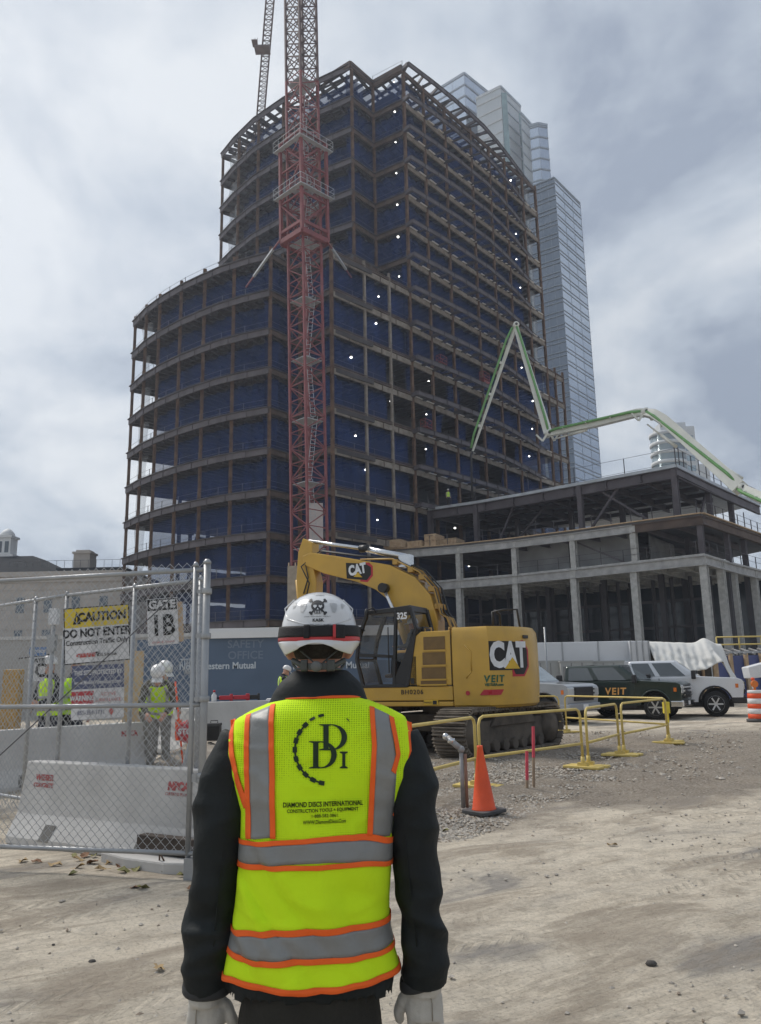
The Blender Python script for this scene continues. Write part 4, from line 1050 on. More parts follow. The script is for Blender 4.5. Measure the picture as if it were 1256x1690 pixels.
# maker's mark: black hexagon backing, silver letters, red lower corner and yellow wedge
def logo(poly, txt, sc):
    poly('emblem_red', [(-.02 * sc, -.42 * sc), (.40 * sc, -.42 * sc), (.62 * sc, -.2 * sc), (.62 * sc, .2 * sc), (.40 * sc, .42 * sc), (-.02 * sc, .34 * sc)], .006, REDL)
    poly('emblem_black', [(-.62 * sc, -.26 * sc), (.02 * sc, -.26 * sc), (.08 * sc, -.37 * sc), (.38 * sc, -.37 * sc), (.55 * sc, -.18 * sc), (.55 * sc, .2 * sc), (.38 * sc, .38 * sc), (-.62 * sc, .38 * sc)], .010, BLKL)
    txt('CAT', .78 * sc, SILV, .017)
    poly('emblem_wedge', [(-.26 * sc, -.24 * sc), (.22 * sc, -.24 * sc), (-.02 * sc, .02 * sc)], .024, YELL)
s0, z0 = 1.42, 2.0
lg = cwpoly('maker_emblem', [(-.6, -.25), (.02, -.25), (.02, .36), (-.6, .36)], s0, z0, .004, BLKL, cw)
logo(lambda n, pts, off, M_: cwpoly(n, pts, s0, z0, off, M_, cw), lambda b_, sz, M_, off: cwtext('maker_letters', b_, s0 - .08, z0 + .05, sz, M_, cw, bold=.035, sx=.72, off=off), .92)
cwtext('owner_letters', 'VEIT', .92, 1.57, .2, GRNL, cw, bold=.006, shear=.1, spacing=1.25); cwtext('owner_address', 'VEITUSA.com', .92, 1.455, .075, GRNL, cw, bold=.003)
cwpoly('reflector', [(-.28, -.055), (.2, -.055), (.28, .055), (-.18, .055)], .86, 1.30, .012, REDL, cw)
cwpoly('reflector_dot', [(.05 * math.cos(i * PI / 4), .05 * math.sin(i * PI / 4)) for i in range(8)], .32, 1.29, .012, REDL, cw)
for (pts, ) in (([(.28, 2.3), (.42, 2.15), (.42, 1.75)],), ([(.42, 1.75), (.30, 1.6)],)):
    mb = MB(); mb.tube([cwp(a, b_, .0) for a, b_ in pts], .018, 6); mb.build('moulded_ridge', CATY, cw)
mb = MB(); mb.beam(cwp(1.8, 2.46), cwp(2.0, 2.46), .02, .07); mb.build('lift_slot', BLK, cw)
# guard rail on the hood
mb = MB(); mb.tube([(-.75, -.9, 2.6), (-.75, -.9, 3.15), (-1.0, -1.0, 3.2), (-1.3, -1.15, 3.2), (-1.35, -1.2, 2.6)], .028, 8); mb.tube([(-.85, -1.2, 2.6), (-.85, -1.2, 3.1), (-.8, -.95, 3.2)], .028, 8); exh(mb.build('guard_rail', BLK, ex))
# --- cab
cab_s = [(1.62, 1.46), (1.78, 2.05), (1.72, 2.5), (1.50, 3.10), (.42, 3.18), (.30, 2.7), (.52, 1.46)]
Y0, Y1 = .42, 1.43
mb = MB()
mb.slab([(1.5, 3.06), (1.48, 3.14), (.42, 3.22), (.38, 3.08)], Y0, Y1)          # roof
for y in (Y0 + .035, Y1 - .035):
    for a, b_, w in ((0, 1, .09), (1, 2, .09), (2, 3, .09), (4, 5, .12), (5, 6, .12), (6, 0, .12)):
        p, q = cab_s[a], cab_s[b_]; mb.beam((p[0], y, p[1]), (q[0], y, q[1]), .07, w, up=(0, 1, 0))
    mb.beam((.86, y, 1.46), (.78, y, 3.12), .07, .10, up=(0, 1, 0))
    mb.beam((1.74, y, 2.16), (.84, y, 2.10), .07, .05, up=(0, 1, 0))
for (x_, z) in (cab_s[0], cab_s[1], cab_s[3], (.30, 2.7)): mb.beam((x_, Y0, z), (x_, Y1, z), .07, .07)
mb.bb(.3, .52, Y0, Y1, 1.46, 2.1)
mb.slab([(.52, 1.46), (.92, 1.46), (.36, 2.6), (.30, 2.6)], Y1 - .06, Y1 + .004)
cab = exh(mb.build('cab_frame', BLK, ex, bevel=.012))
gl = MB(); q_ = Y1 - .03
gl.add([(x_, q_, z) for x_, z in ((1.58, 1.54), (1.72, 2.06), (.88, 2.02), (.92, 1.54))], [(0, 1, 2, 3)]); gl.build('door_pane', CABGL, cab)
gl = MB(); gl.add([(x_, q_, z) for x_, z in ((1.72, 2.2), (1.67, 2.5), (1.46, 3.03), (.85, 3.06), (.88, 2.16))], [(0, 1, 2, 3, 4)]); gl.build('door_pane', CABGL, cab)
gl = MB(); gl.add([(x_, q_, z) for x_, z in ((.78, 2.0), (.72, 3.08), (.48, 3.08), (.38, 2.7), (.62, 1.95))], [(0, 1, 2, 3, 4)]); gl.build('side_pane', CABGL, cab)
gl = MB(); gl.add([(1.76, Y0, 2.1), (1.76, Y1, 2.1), (1.5, Y1, 3.05), (1.5, Y0, 3.05)], [(0, 1, 2, 3)]); gl.add([(1.62, Y0, 1.5), (1.62, Y1, 1.5), (1.77, Y1, 2.05), (1.77, Y0, 2.05)], [(0, 1, 2, 3)]); gl.build('windscreen', CABGL, cab)
gl = MB(); gl.add([(.345, Y0 + .08, 2.66), (.345, Y1 - .08, 2.66), (.42, Y1 - .08, 3.08), (.42, Y0 + .08, 3.08)], [(0, 1, 2, 3)]); gl.build('rear_pane', CABGL, cab)
text('model_number', '325', .2, frame((.62, Y1 + .006, 2.98), (-1, 0, 0)), WHT, cab, bold=.008, sx=.85)
mb = MB(); mb.bb(.2, .47, Y0 + .2, Y1 - .3, 2.2, 2.75); mb.build('seat', BLK, cab, bevel=.05)
mb = MB(); mb.tube([(1.25, Y1 + .02, 3.1), (1.28, Y1 + .1, 3.2), (1.4, Y1 + .12, 3.16)], .02, 6); mb.ball((1.45, Y1 + .1, 3.1), (.05, .06, .09), 8); mb.build('work_lamp', BLK, cab)
mb = MB(); mb.tube([(1.55, Y1, 2.7), (1.62, Y1 + .18, 2.75)], .012, 6); mb.bb(1.56, 1.68, Y1 + .16, Y1 + .2, 2.45, 2.78); mb.build('cab_mirror', BLK, cab)
mb = MB(); mb.tube([(.95, Y1 + .03, 1.75), (.95, Y1 + .05, 2.75)], .014, 6); mb.tube([(1.0, Y1 - .02, 3.0), (1.28, Y1 + .0, 2.3)], .01, 5); mb.build('grab_handle', BLK, cab)
# --- boom
bp_ = [(.30, 2.1), (.28, 2.95), (.44, 3.55), (.82, 4.0), (1.5, 4.36), (2.9, 4.68), (3.75, 4.86), (3.98, 4.78), (3.95, 4.55), (3.35, 4.28), (2.4, 4.0), (1.9, 3.78), (1.45, 3.42), (1.12, 2.8), (.95, 1.9), (.4, 1.8)]
mb = MB(); mb.slab(bp_, -.38, .12); boom = exh(mb.build('boom', CATY, ex, bevel=.025))
text('maker_letters', 'CAT', .34, frame((2.38, .132, 4.30), (-1, 0, .13)), SILV, boom, bold=.018, sx=.72)
mb = MB(); mb.slab([(2.68, 4.10), (2.70, 4.50), (2.16, 4.44), (2.0, 4.34), (2.0, 4.15), (2.12, 4.02)], .12, .126); mb.build('emblem_black', BLKL, boom)
mb = MB(); mb.slab([(2.3, 4.02), (2.3, 4.0), (2.1, 3.97), (1.95, 4.12), (1.95, 4.36), (2.05, 4.46), (2.3, 4.46)], .12, .123); mb.build('emblem_red', REDL, boom)
mb = MB(); mb.slab([(2.48, 4.13), (2.24, 4.10), (2.36, 4.24)], .132, .137); mb.build('emblem_wedge', YELL, boom)
for y in (-.52, .26):
    mb = MB(); mb.tube([(1.6, y, 3.78), (1.2, y, 2.9)], .045, 10, 1); mb.tube([(1.2, y, 2.9), (.75, y, 1.7)], .085, 10, 0); mb.lathe([(.12, -.1), (.12, .1)], (1.6, y, 3.78), 12, 2, axis='y'); mb.build('boom_ram', [CATY, CHROME, BLK], boom)
mb = MB(); mb.tube([(1.15, -.13, 4.55), (2.3, -.13, 4.86)], .085, 10, 0); mb.tube([(2.3, -.13, 4.86), (3.92, -.13, 5.2)], .05, 10, 1); mb.lathe([(.1, -.12), (.1, .12)], (2.3, -.13, 4.86), 10, 2, axis='x'); mb.bb(1.0, 1.3, -.25, 0, 4.3, 4.6, 0); mb.build('stick_ram', [CHROME, CHROME, BLK], boom)
hz = [mat('hose_black', (.02, .02, .02), .5, 0, 0), CATY2]
for i in range(12):
    r_ = random.Random(i); y = -.36 + i * .042; lift = .08 + r_.random() * .13
    pts = [(-.1 - .1 * r_.random(), y, 2.4), (.05, y, 3.0)] + [(p[0] - lift * .6, y + r_.uniform(-.03, .03), p[1] + lift) for p in bp_[1:5]] + [(1.2 + i * .1, y, 4.5 + lift * .4)]
    mb = MB(); mb.tube(pts, .022 if i % 2 else .018, 6); mb.build('hose', hz[i % 2], boom)
for t in range(5):
    p = [(.33, 3.2), (.48, 3.62), (.72, 3.92), (1.0, 4.12), (1.4, 4.34)][t]; mb = MB(); mb.box((p[0] - .05, -.13, p[1] + .08), (.13, .5, .12)); mb.build('hose_clamp', [CATY2], boom)
mb = MB(); mb.tube([(1.3, .05, 4.48), (2.4, .05, 4.66), (3.4, .05, 4.86), (3.9, .1, 4.6), (3.8, .12, 4.2), (3.95, .1, 3.8)], .02, 6); mb.tube([(1.3, .0, 4.5), (2.4, .0, 4.68), (3.5, .0, 4.9), (4.0, .14, 4.5), (3.75, .15, 4.05), (3.9, .1, 3.6)], .02, 6); mb.build('hose', hz[0], boom)
# --- stick and bucket
mb = MB(); mb.slab([(3.72, 5.12), (4.0, 5.26), (4.14, 4.9), (4.2, 4.2), (4.0, 2.4), (3.88, 1.6), (3.72, 1.6), (3.68, 2.4), (3.6, 4.1), (3.72, 4.6)], -.32, .06); stick = exh(mb.build('stick', CATY, ex, bevel=.02))
mb = MB(); mb.tube([(4.25, -.13, 4.2), (4.12, -.13, 3.0)], .08, 10, 0); mb.tube([(4.12, -.13, 3.0), (3.98, -.13, 1.9)], .045, 10, 1); mb.build('bucket_ram', [CATY, CHROME], stick)
mb = MB(); prof = [(3.9, 1.7), (4.15, 1.3), (4.2, .8), (3.95, .35), (3.45, .15), (3.1, .3), (3.35, .4), (3.75, .62), (3.85, .95), (3.7, 1.6)]
mb.slab(prof, -.75, .5); exh(mb.build('bucket', DIRTY, ex, bevel=.015))

# ================================================================ VEHICLES
GLS = mat('car_glass', (0.085, 0.098, 0.105), 0.04, 0.3, .1, 1, spec=1.0); GLW = mat('windscreen_glass', (0.30, 0.34, 0.36), 0.06, 0.65, .2, 2); TYRE = mat('tyre', (0.018, 0.018, 0.018), .85, 0, .2, 6); RIM = mat('alloy_rim', (0.50, 0.51, 0.52), .3, .8, .1, 4); PLAS = mat('black_plastic', (0.02, 0.02, 0.021), .6, 0, .15, 3)
CHR = mat('car_chrome', (0.66, 0.67, 0.68), .15, .95, .05, 3); HEADL = mat('headlamp_glass', (0.55, 0.57, 0.58), .1, .3, .1, 5); AMB = mat('amber_lens', (0.62, 0.16, 0.02), .2, 0, .05, 4)
def paint(n, c): return mat(n, c, .32, .15, .06, 1.0, coat=.6)
def pickup(name, label, loc, rz, body, grille='black', cab=(-1.55, 1.15), bumper='chrome', scale=1.0, rimr=.24):
    t = thing(name, label, 'pickup truck', loc, rz, 'vehicles parked in a row behind the excavator'); t.scale = (scale,) * 3
    W_ = .98; Rw = .43; fx, rx = 1.82, -1.90
    def arch(cx_, n=10): return [(cx_ + .53 * math.cos(PI * i / n), .50 + .53 * math.sin(PI * i / n)) for i in range(n + 1)]
    prof = [(2.72, .48), (2.72, .62), (2.78, 1.08), (2.74, 1.24), (2.58, 1.31), (1.25, 1.39), (1.05, 1.38), (-1.62, 1.36), (-1.63, 1.40), (-2.80, 1.40), (-2.84, 1.25), (-2.84, .55)]
    prof += [(rx - .53, .5)] + arch(rx)[::-1] + [(fx - .53, .5)] + arch(fx)[::-1]
    mb = MB(); n = len(prof); rings = []
    for y, ins, dz in ((-W_ + .05, .05, -.03), (-W_, .0, 0), (W_, 0, 0), (W_ - .05, .05, -.03)): pass
    mb.slab(prof, -W_, W_); b_ = mb.build('body', body, t, bevel=.075, seg=4)
    # greenhouse
    c0, c1 = cab; zb, zt = 1.35, 1.97
    bot = [(c1 + .25, W_ - .06), (c0 - .02, W_ - .06), (c0 - .02, -W_ + .06), (c1 + .25, -W_ + .06)]
    top = [(c1 - .58, W_ - .17), (c0 + .05, W_ - .17), (c0 + .05, -W_ + .17), (c1 - .58, -W_ + .17)]
    mb = MB(); mb.loft([[Vector((x_, y, zb)) for x_, y in bot], [Vector((x_, y, zt)) for x_, y in top]], smooth=False); mb.build('cab', body, t, bevel=.09, seg=4)
    def face(u, v, side):
        x0 = lerp(bot[0][0], bot[1][0], u); x1 = lerp(top[0][0], top[1][0], u); y = lerp(W_ - .06, W_ - .17, v)
        return Vector((lerp(x0, x1, v), (y + .008) * side, lerp(zb, zt, v)))
    mid = (.56 if c0 < -1 else .66)
    for side in (1, -1):
        for (u0, u1) in ((.12, mid - .035), (mid + .035, .93)):
            mb = MB(); mb.add([face(u0 + (.05 if u0 < .2 else 0), .10, side), face(u1, .10, side), face(u1, .86, side), face(u0 + (.03 if u0 < .2 else 0), .86, side)], [(0, 1, 2, 3)]); mb.build('side_window', GLS, t)
        # door outline and handle
        xm = lerp(bot[0][0], bot[1][0], mid)
        for xs_, xe in (((c1 + .0), xm), (xm, c0 + .05)):
            mb = MB(); mb.bb(xe + .02, xs_ - .02, side * (W_ - .01), side * (W_ + .006), .58, 1.33); d_ = mb.build('door', body, t, bevel=.012)
            mb = MB(); mb.bb(xe - .005, xe + .02, side * (W_ - .01), side * (W_ + .004), .58, 1.33); mb.bb(xe, xs_, side * (W_ - .01), side * (W_ + .004), .555, .58); mb.build('door_gap', PLAS, d_)
            mb = MB(); mb.bb(xe + .08, xe + .28, side * (W_ + .006), side * (W_ + .035), 1.17, 1.21); mb.build('door_handle', PLAS, d_)
        mb = MB(); mb.bb(c1 - .05, c1 + .10, side * (W_ + .02), side * (W_ + .24), 1.30, 1.60); mb.build('wing_mirror', PLAS, t, bevel=.03)
        mb = MB(); mb.bb(c0, c1, side * (W_ - .1), side * (W_ + .02), .42, .5); mb.build('running_board', PLAS, t)
        for cx_ in (fx, rx):
            mb = MB(); mb.tube([(cx_ + .54 * math.cos(PI * i / 12), side * (W_ + .005), .50 + .54 * math.sin(PI * i / 12)) for i in range(13)], .03, 6); mb.build('wheel_arch', PLAS if grille == 'black' else body, t)
    mb = MB()
    wa = [Vector((lerp(bot[0][0], top[0][0], v) + .008, lerp(W_ - .06, W_ - .17, v) * .9, lerp(zb, zt, v) + .004)) for v in (.1, .9)]
    mb.add([wa[0], (wa[0].x, -wa[0].y, wa[0].z), (wa[1].x, -wa[1].y, wa[1].z), wa[1]], [(0, 1, 2, 3)]); mb.build('windscreen', GLW, t)
    mb = MB(); mb.bb(-2.72, c0 - .12, -W_ + .12, W_ - .12, 1.39, 1.409); mb.build('bed', PLAS, t)
    # nose
    gm = CHR if grille == 'chrome' else PLAS
    mb = MB(); mb.bb(2.70, 2.80, -.60, .60, .76, 1.21); mb.build('grille', PLAS, t, bevel=.02)
    for z in ((.86, 1.0, 1.13) if grille != 'open' else (1.10,)):
        mb = MB(); mb.bb(2.78, 2.83, -.62, .62, z - .028, z + .028); mb.build('grille_bar', gm, t)
    mb = MB(); mb.bb(2.74, 2.82, -.98, .98, .45, .68); mb.bb(2.35, 2.8, -.99, -.93, .45, .66); mb.bb(2.35, 2.8, .93, .99, .45, .66); mb.build('front_bumper', CHR if bumper == 'chrome' else (PLAS if bumper == 'black' else body), t, bevel=.04)
    mb = MB(); mb.bb(2.823, 2.83, -.16, .16, .5, .64); mb.build('number_plate', WHT, t)
    for side in (1, -1):
        mb = MB(); mb.bb(2.58, 2.79, side * .60, side * .978, .92, 1.20); h_ = mb.build('headlight', HEADL, t, bevel=.03)
        mb = MB(); mb.bb(2.50, 2.6, side * .95, side * .987, .98, 1.12); mb.build('indicator', AMB, h_)
        mb = MB(); mb.bb(-2.86, -2.78, side * .8, side * .97, .85, 1.25); mb.build('tail_light', REDL, t)
    for cx_ in (fx, rx):
        for side in (1, -1):
            mb = MB(); mb.lathe([(.28, -.13), (.40, -.13), (Rw, -.09), (Rw, .09), (.40, .13), (.28, .13)], (cx_, side * .86, Rw), 24, axis='y'); w_ = mb.build('wheel', TYRE, t)
            mb = MB(); s_ = side
            mb.lathe([(.05, .10 * s_), (rimr, .09 * s_), (.285, .135 * s_), (.29, .06 * s_), (.05, .02 * s_)], (cx_, side * .86, Rw), 20, axis='y')
            for k in range(6):
                a = k * PI / 3; mb.beam((cx_, side * .975, Rw), (cx_ + .24 * math.cos(a), side * .985, Rw + .24 * math.sin(a)), .05, .07, up=(0, 1, 0))
            mb.build('rim', RIM, w_)
            mb = MB(); mb.lathe([(.47, side * .5), (.47, side * .62)], (cx_, 0, .5), 16, axis='y'); mb.build('wheel_well', PLAS, t)
    mb = MB(); mb.bb(-2.4, 2.4, -.7, .7, .32, .55); mb.build('chassis', PLAS, t)
    return t
def heading(deg): return math.radians(deg)
gx = atz(1085, 1187.5); wx = atz(1184, 1182.5); sx_ = atz(903, 1196)
def place(front_wheel, deg, side=-1, sc=1.0):
    """truck origin so that its near front wheel stands on the given ground point"""
    a = math.radians(deg); off = Vector((1.82 * sc, -.86 * sc))
    return (front_wheel.x - (off.x * math.cos(a) - off.y * math.sin(a)), front_wheel.y - (off.x * math.sin(a) + off.y * math.cos(a)), 0)
vt = pickup('pickup_truck', 'dark green crew cab pickup with orange lettering on its door and chrome bumper', place(gx, -31, sc=.98), heading(-31), paint('dark_green_paint', (0.012, 0.026, 0.02)), 'chrome', scale=.98)
text('door_letters', 'VEIT', .34, frame((.42, -.997, 1.0), (1, 0, 0)), mat('orange_letter', (.72, .36, .10), .5, 0, 0), vt, bold=.010, shear=.1, spacing=1.2)
text('door_small_letters', 'VEITUSA.com', .09, frame((.42, -.995, .74), (1, 0, 0)), mat('grey_letter', (.3, .3, .3), .5, 0, 0), vt)
mb = MB(); mb.bb(-.5, .1, -.5, .5, 1.9, 1.96); mb.tube([(-1.5, -.7, 1.92), (-.4, -.7, 1.96)], .03, 6); mb.build('roof_beacon', PLAS, vt)
pickup('pickup_truck', 'white extended cab pickup with black bumper, rightmost of the parked trucks', place(wx, -23, sc=1.05), heading(-23), paint('white_paint', (0.60, 0.62, 0.65)), 'black', (-1.1, 1.15), 'black', scale=1.05)
pickup('pickup_truck', 'silver grey pickup with black grille, nose out between excavator and green pickup', place(sx_, -44, sc=1.0), heading(-44), paint('silver_paint', (0.30, 0.32, 0.345)), 'black', (-1.55, 1.15), 'body')
pickup('pickup_truck', 'white pickup with wide black grille, mostly hidden behind the excavator', place(atz(868, 1190), -40, sc=1.0), heading(-40), paint('white_paint_two', (0.58, 0.60, 0.62)), 'open', (-1.55, 1.15), 'body')

# ================================================================ BARRIERS, CONE, DRUM, STAKES
BARY = mat('barrier_yellow', (0.60, 0.46, 0.14), .5, 0, .12, 5); CONEO = mat('cone_orange', (0.72, 0.085, 0.02), .55, 0, .12, 4); RUB = mat('grey_rubber', (0.07, 0.07, 0.072), .8, 0, .2, 6)
def barricade(a, b_, label, h=1.02, feet=(0, 1)):
    a, b_ = Vector(a), Vector(b_); d = b_ - a; l = d.length; rz = math.atan2(d.y, d.x); g0 = gz(*a)
    t = thing('pedestrian_barrier', label, 'barrier', (a.x, a.y, g0 + .01), rz, 'yellow tubular barriers along the dirt')
    r = .024
    mb = MB(); c = .12
    fr = [(0.02, 0, .04), (.02, 0, h - c), (.02 + c * .3, 0, h - c * .3), (.02 + c, 0, h), (l - .02 - c, 0, h), (l - .02 - c * .3, 0, h - c * .3), (l - .02, 0, h - c), (l - .02, 0, .04)]
    mb.tube(fr, r, 8); mb.build('frame', BARY, t)
    mb = MB(); mb.tube([(.02, 0, .42), (l - .02, 0, .42)], r, 8); mb.build('rail', BARY, t)
    for k in feet:
        x_ = .02 if k == 0 else l - .02
        mb = MB(); mb.bb(x_ - .1, x_ + .1, -.36, .36, 0.0, .045); f_ = mb.build('foot', BARY, t, bevel=.01)
        mb = MB(); mb.tube([(x_, 0, .04), (x_, 0, .2)], .036, 8); mb.bb(x_ - .05, x_ + .05, -.09, .09, .045, .10); mb.build('socket', BARY, f_)
    return t
barricade((-.35, 9.4), (1.37, 12.55), 'yellow barrier nearest the camera, left of the orange cone', feet=(0, 1))
barricade((1.42, 12.65), (3.50, 14.75), 'yellow barrier in front of the excavator track, right of the orange cone')
barricade((3.62, 14.9), (4.72, 16.75), 'short yellow barrier between two feet in the middle of the dirt')
barricade((4.84, 16.9), (6.6, 19.35), 'yellow barrier reaching right to the tied corner')
barricade((5.15, 23.5), (6.72, 19.6), 'yellow barrier at the back in front of the grilles of the trucks')
barricade((3.2, 23.7), (5.02, 23.6), 'yellow barrier furthest back, just right of the excavator tail')
mb = MB(); mb.box((0, 0, 0), (.14, .1, .26)); mb.box((.05, .06, -.2), (.03, .02, .3)); tg = mb.build('caution_tape', mat('yellow_tape', (.75, .60, .05), .5, 0, .1, 9)); tg.location = (6.66, 19.48, .82)
tag(tg, 'knot of yellow tape tied round the corner where two barriers meet', 'tape')
def cone(loc, h, label):
    t = thing('traffic_cone', label, 'traffic cone', loc)
    mb = MB(); mb.lathe([(.158 * h / .8, .035), (.145 * h / .8, .05), (.034, h - .035), (.036, h - .03), (.036, h), (.022, h), (.02, h - .1)], n=28); mb.build('cone_body', CONEO, t)
    mb = MB(); n = 8; pts = []
    for i in range(4):
        for k in range(4):
            a = i * PI / 2 + k * PI / 6; pts.append((.155 * (1 if i in (0, 3) else -1) + .05 * math.cos(a), .155 * (1 if i < 2 else -1) + .05 * math.sin(a)))
    mb.prism(pts, 0, .04); mb.build('base', RUB, t, bevel=.006); return t
c_ = cone((1.18, 10.2, gz(1.15, 10.2) + .03), .78, 'orange traffic cone with dark rubber base on the gravel'); c_.rotation_euler = (0.0, math.radians(-2), math.radians(38))
PIPEM = mat('scuffed_galvanised_pipe', (0.28, 0.28, 0.28), .55, .4, .25, 6)
pp = thing('standpipe', 'short upright grey pipe with a bent end beside the orange cone', 'pipe', (.98, 10.75, gz(1, 10.8)))
mb = MB(); mb.tube([(0, 0, 0), (0, 0, .68)], .028, 8); mb.tube([(.05, 0, 0), (.05, 0, .66)], .022, 8, 1); mb.build('pipe', [PIPEM, mat('rusty_pipe', (.25, .14, .1), .8, 0, .2, 5)], pp)
mb = MB(); mb.ball((0.0, 0, .72), .05, 8); mb.tube([(0, 0, .72), (-.08, .02, .79), (-.17, .05, .87)], .04, 8); mb.build('elbow', PIPEM, pp)
mb = MB(); mb.lathe([(.05, 0), (.05, .06)], (-.12, .03, .80), 8); mb.ball((-.19, .06, .88), .045, 8); mb.build('coupling', CHROME, pp)
PINK = mat('marker_pink', (0.55, 0.06, 0.09), .6, 0, .15, 8); STK = mat('stake_wood', (.30, .22, .15), .9, 0, .2, 6)
def stake(loc, h, ph, label):
    t = thing('survey_stake', label, 'stake', loc, .3)
    mb = MB(); mb.bb(-.018, .018, -.012, .012, -.05, h - ph); mb.build('stake_foot', STK, t)
    mb = MB(); mb.bb(-.019, .019, -.013, .013, h - ph, h); mb.build('painted_top', PINK, t); t.rotation_euler = (0, math.radians(3), .3)
stake((2.03, 12.1, gz(2, 12)), .56, .40, 'short pink topped stake in the gravel, left of the taller one')
stake((2.2, 12.5, gz(2, 12)), .88, .45, 'tall thin pink topped stake in the gravel before the barrier')
WHTR = mat('white_reflective', (.66, .66, .66), .5, 0, .06, 5)
dr = thing('traffic_drum', 'orange and white striped drum with amber lamp by the white pickup', 'traffic drum', (12.2, 27.0, .0))
mb = MB(); mb.lathe([(.36, 0), (.36, .08), (.30, .08), (.30, .1)], n=20); mb.build('base', RUB, dr)
zs = [.08, .25, .42, .57, .74, .90, 1.0]
for i in range(6):
    r0, r1 = lerp(.30, .24, i / 6), lerp(.30, .24, (i + 1) / 6); mb = MB(); mb.lathe([(r0 - .02, zs[i]), (r0, zs[i] + .015), (r1 + .005, zs[i + 1] - .01), (r1 - .015, zs[i + 1])], n=20); mb.build('band', CONEO if i % 2 == 0 else WHTR, dr)
mb = MB(); mb.bb(-.03, .03, -.02, .02, 1.0, 1.1); mb.lathe([(.11, -.05), (.12, 0), (.11, .05)], (0, 0, 1.2), 16, axis='y'); mb.build('lamp', AMB, dr)
dp = thing('delineator_post', 'slim orange post with white collar standing behind the striped drum', 'post', (12.75, 28.3, 0))
mb = MB(); mb.lathe([(.05, .05), (.045, 1.3), (.06, 1.32), (.06, 1.38), (.01, 1.4)], n=12); mb.build('post', CONEO, dp); mb = MB(); mb.lathe([(.052, 1.0), (.052, 1.15)], n=12); mb.build('collar', WHTR, dp); mb = MB(); mb.bb(-.2, .2, -.2, .2, 0, .05); mb.build('base', RUB, dp)
# ================================================================ WORKERS (generic figure; the man in front is built further down)
TROU = [mat('navy_trousers', (0.03, 0.035, 0.05), .9, 0, .2, 6), mat('dusty_grey_trousers', (0.20, 0.195, 0.18), .9, 0, .2, 5), mat('black_trousers', (0.02, 0.02, 0.02), .9, 0, .2, 6)]
JACK = [mat('navy_jacket', (0.018, 0.02, 0.028), .9, 0, .2, 6), mat('grey_hoodie', (0.16, 0.16, 0.155), .9, 0, .15, 5), mat('camouflage_sleeve', (0.14, 0.13, 0.10), .9, 0, color2=(.05, .05, .04), scale=12)]
HELM = mat('white_helmet', (0.70, 0.70, 0.69), .3, 0, .04, 5); REFL = mat('reflective_grey', (0.30, 0.31, 0.31), .45, .2, .1, 8); BOOT = mat('work_boot', (.06, .04, .03), .9, 0, .3, 9)
def limb(mb, a, b_, r0, r1, n=10, mid=None):
    a, b_ = Vector(a), Vector(b_); m_ = a.lerp(b_, .4); mb.tube([a - (b_ - a).normalized() * r0 * .3, a, m_, b_, b_ + (b_ - a).normalized() * r1 * .3], [r0 * .7, r0, mid or (r0 * .55 + r1 * .5), r1, r1 * .7], n)
def torso(mb, hip, chest, neck, grow=0.0, wide=1.0, low=.0):
    hip, chest, neck = Vector(hip), Vector(chest), Vector(neck); rings = []
    pts = [(hip - (chest - hip).normalized() * (.10 + low), .165, .115), (hip, .175, .125), (hip.lerp(chest, .45), .16, .11), (hip.lerp(chest, .85), .19, .125), (chest.lerp(neck, .35), .195, .115), (chest.lerp(neck, .75), .12, .085), (neck, .06, .06)]
    ax = (neck - hip).normalized(); xx = Vector((1, 0, 0)); yy = ax.cross(xx).normalized()
    for c_, rx, ry in pts:
        rings.append([c_ + xx * (rx * wide + grow) * math.cos(2 * PI * j / 18) + yy * (ry + grow) * math.sin(2 * PI * j / 18) for j in range(18)])
    mb.loft(rings)
def hand(mb, w, d):
    """palm with four curled fingers and a thumb"""
    w, d = Vector(w), Vector(d).normalized(); s_ = d.cross(Vector((0, 1, .2))).normalized(); f_ = s_.cross(d)
    mb.tube([w, w + d * .05, w + d * .09], [.026, .04, .038], 8)
    for k in range(4):
        o = s_ * (-.03 + .02 * k); mb.tube([w + d * .085 + o, w + d * .125 + o + f_ * .008, w + d * .15 + o + f_ * .03, w + d * (.155 - .004 * k) + o + f_ * .045], [.0105, .010, .009, .007], 6)
    mb.tube([w + d * .03 - s_ * .03, w + d * .065 - s_ * .06, w + d * .095 - s_ * .058], [.013, .012, .009], 6)
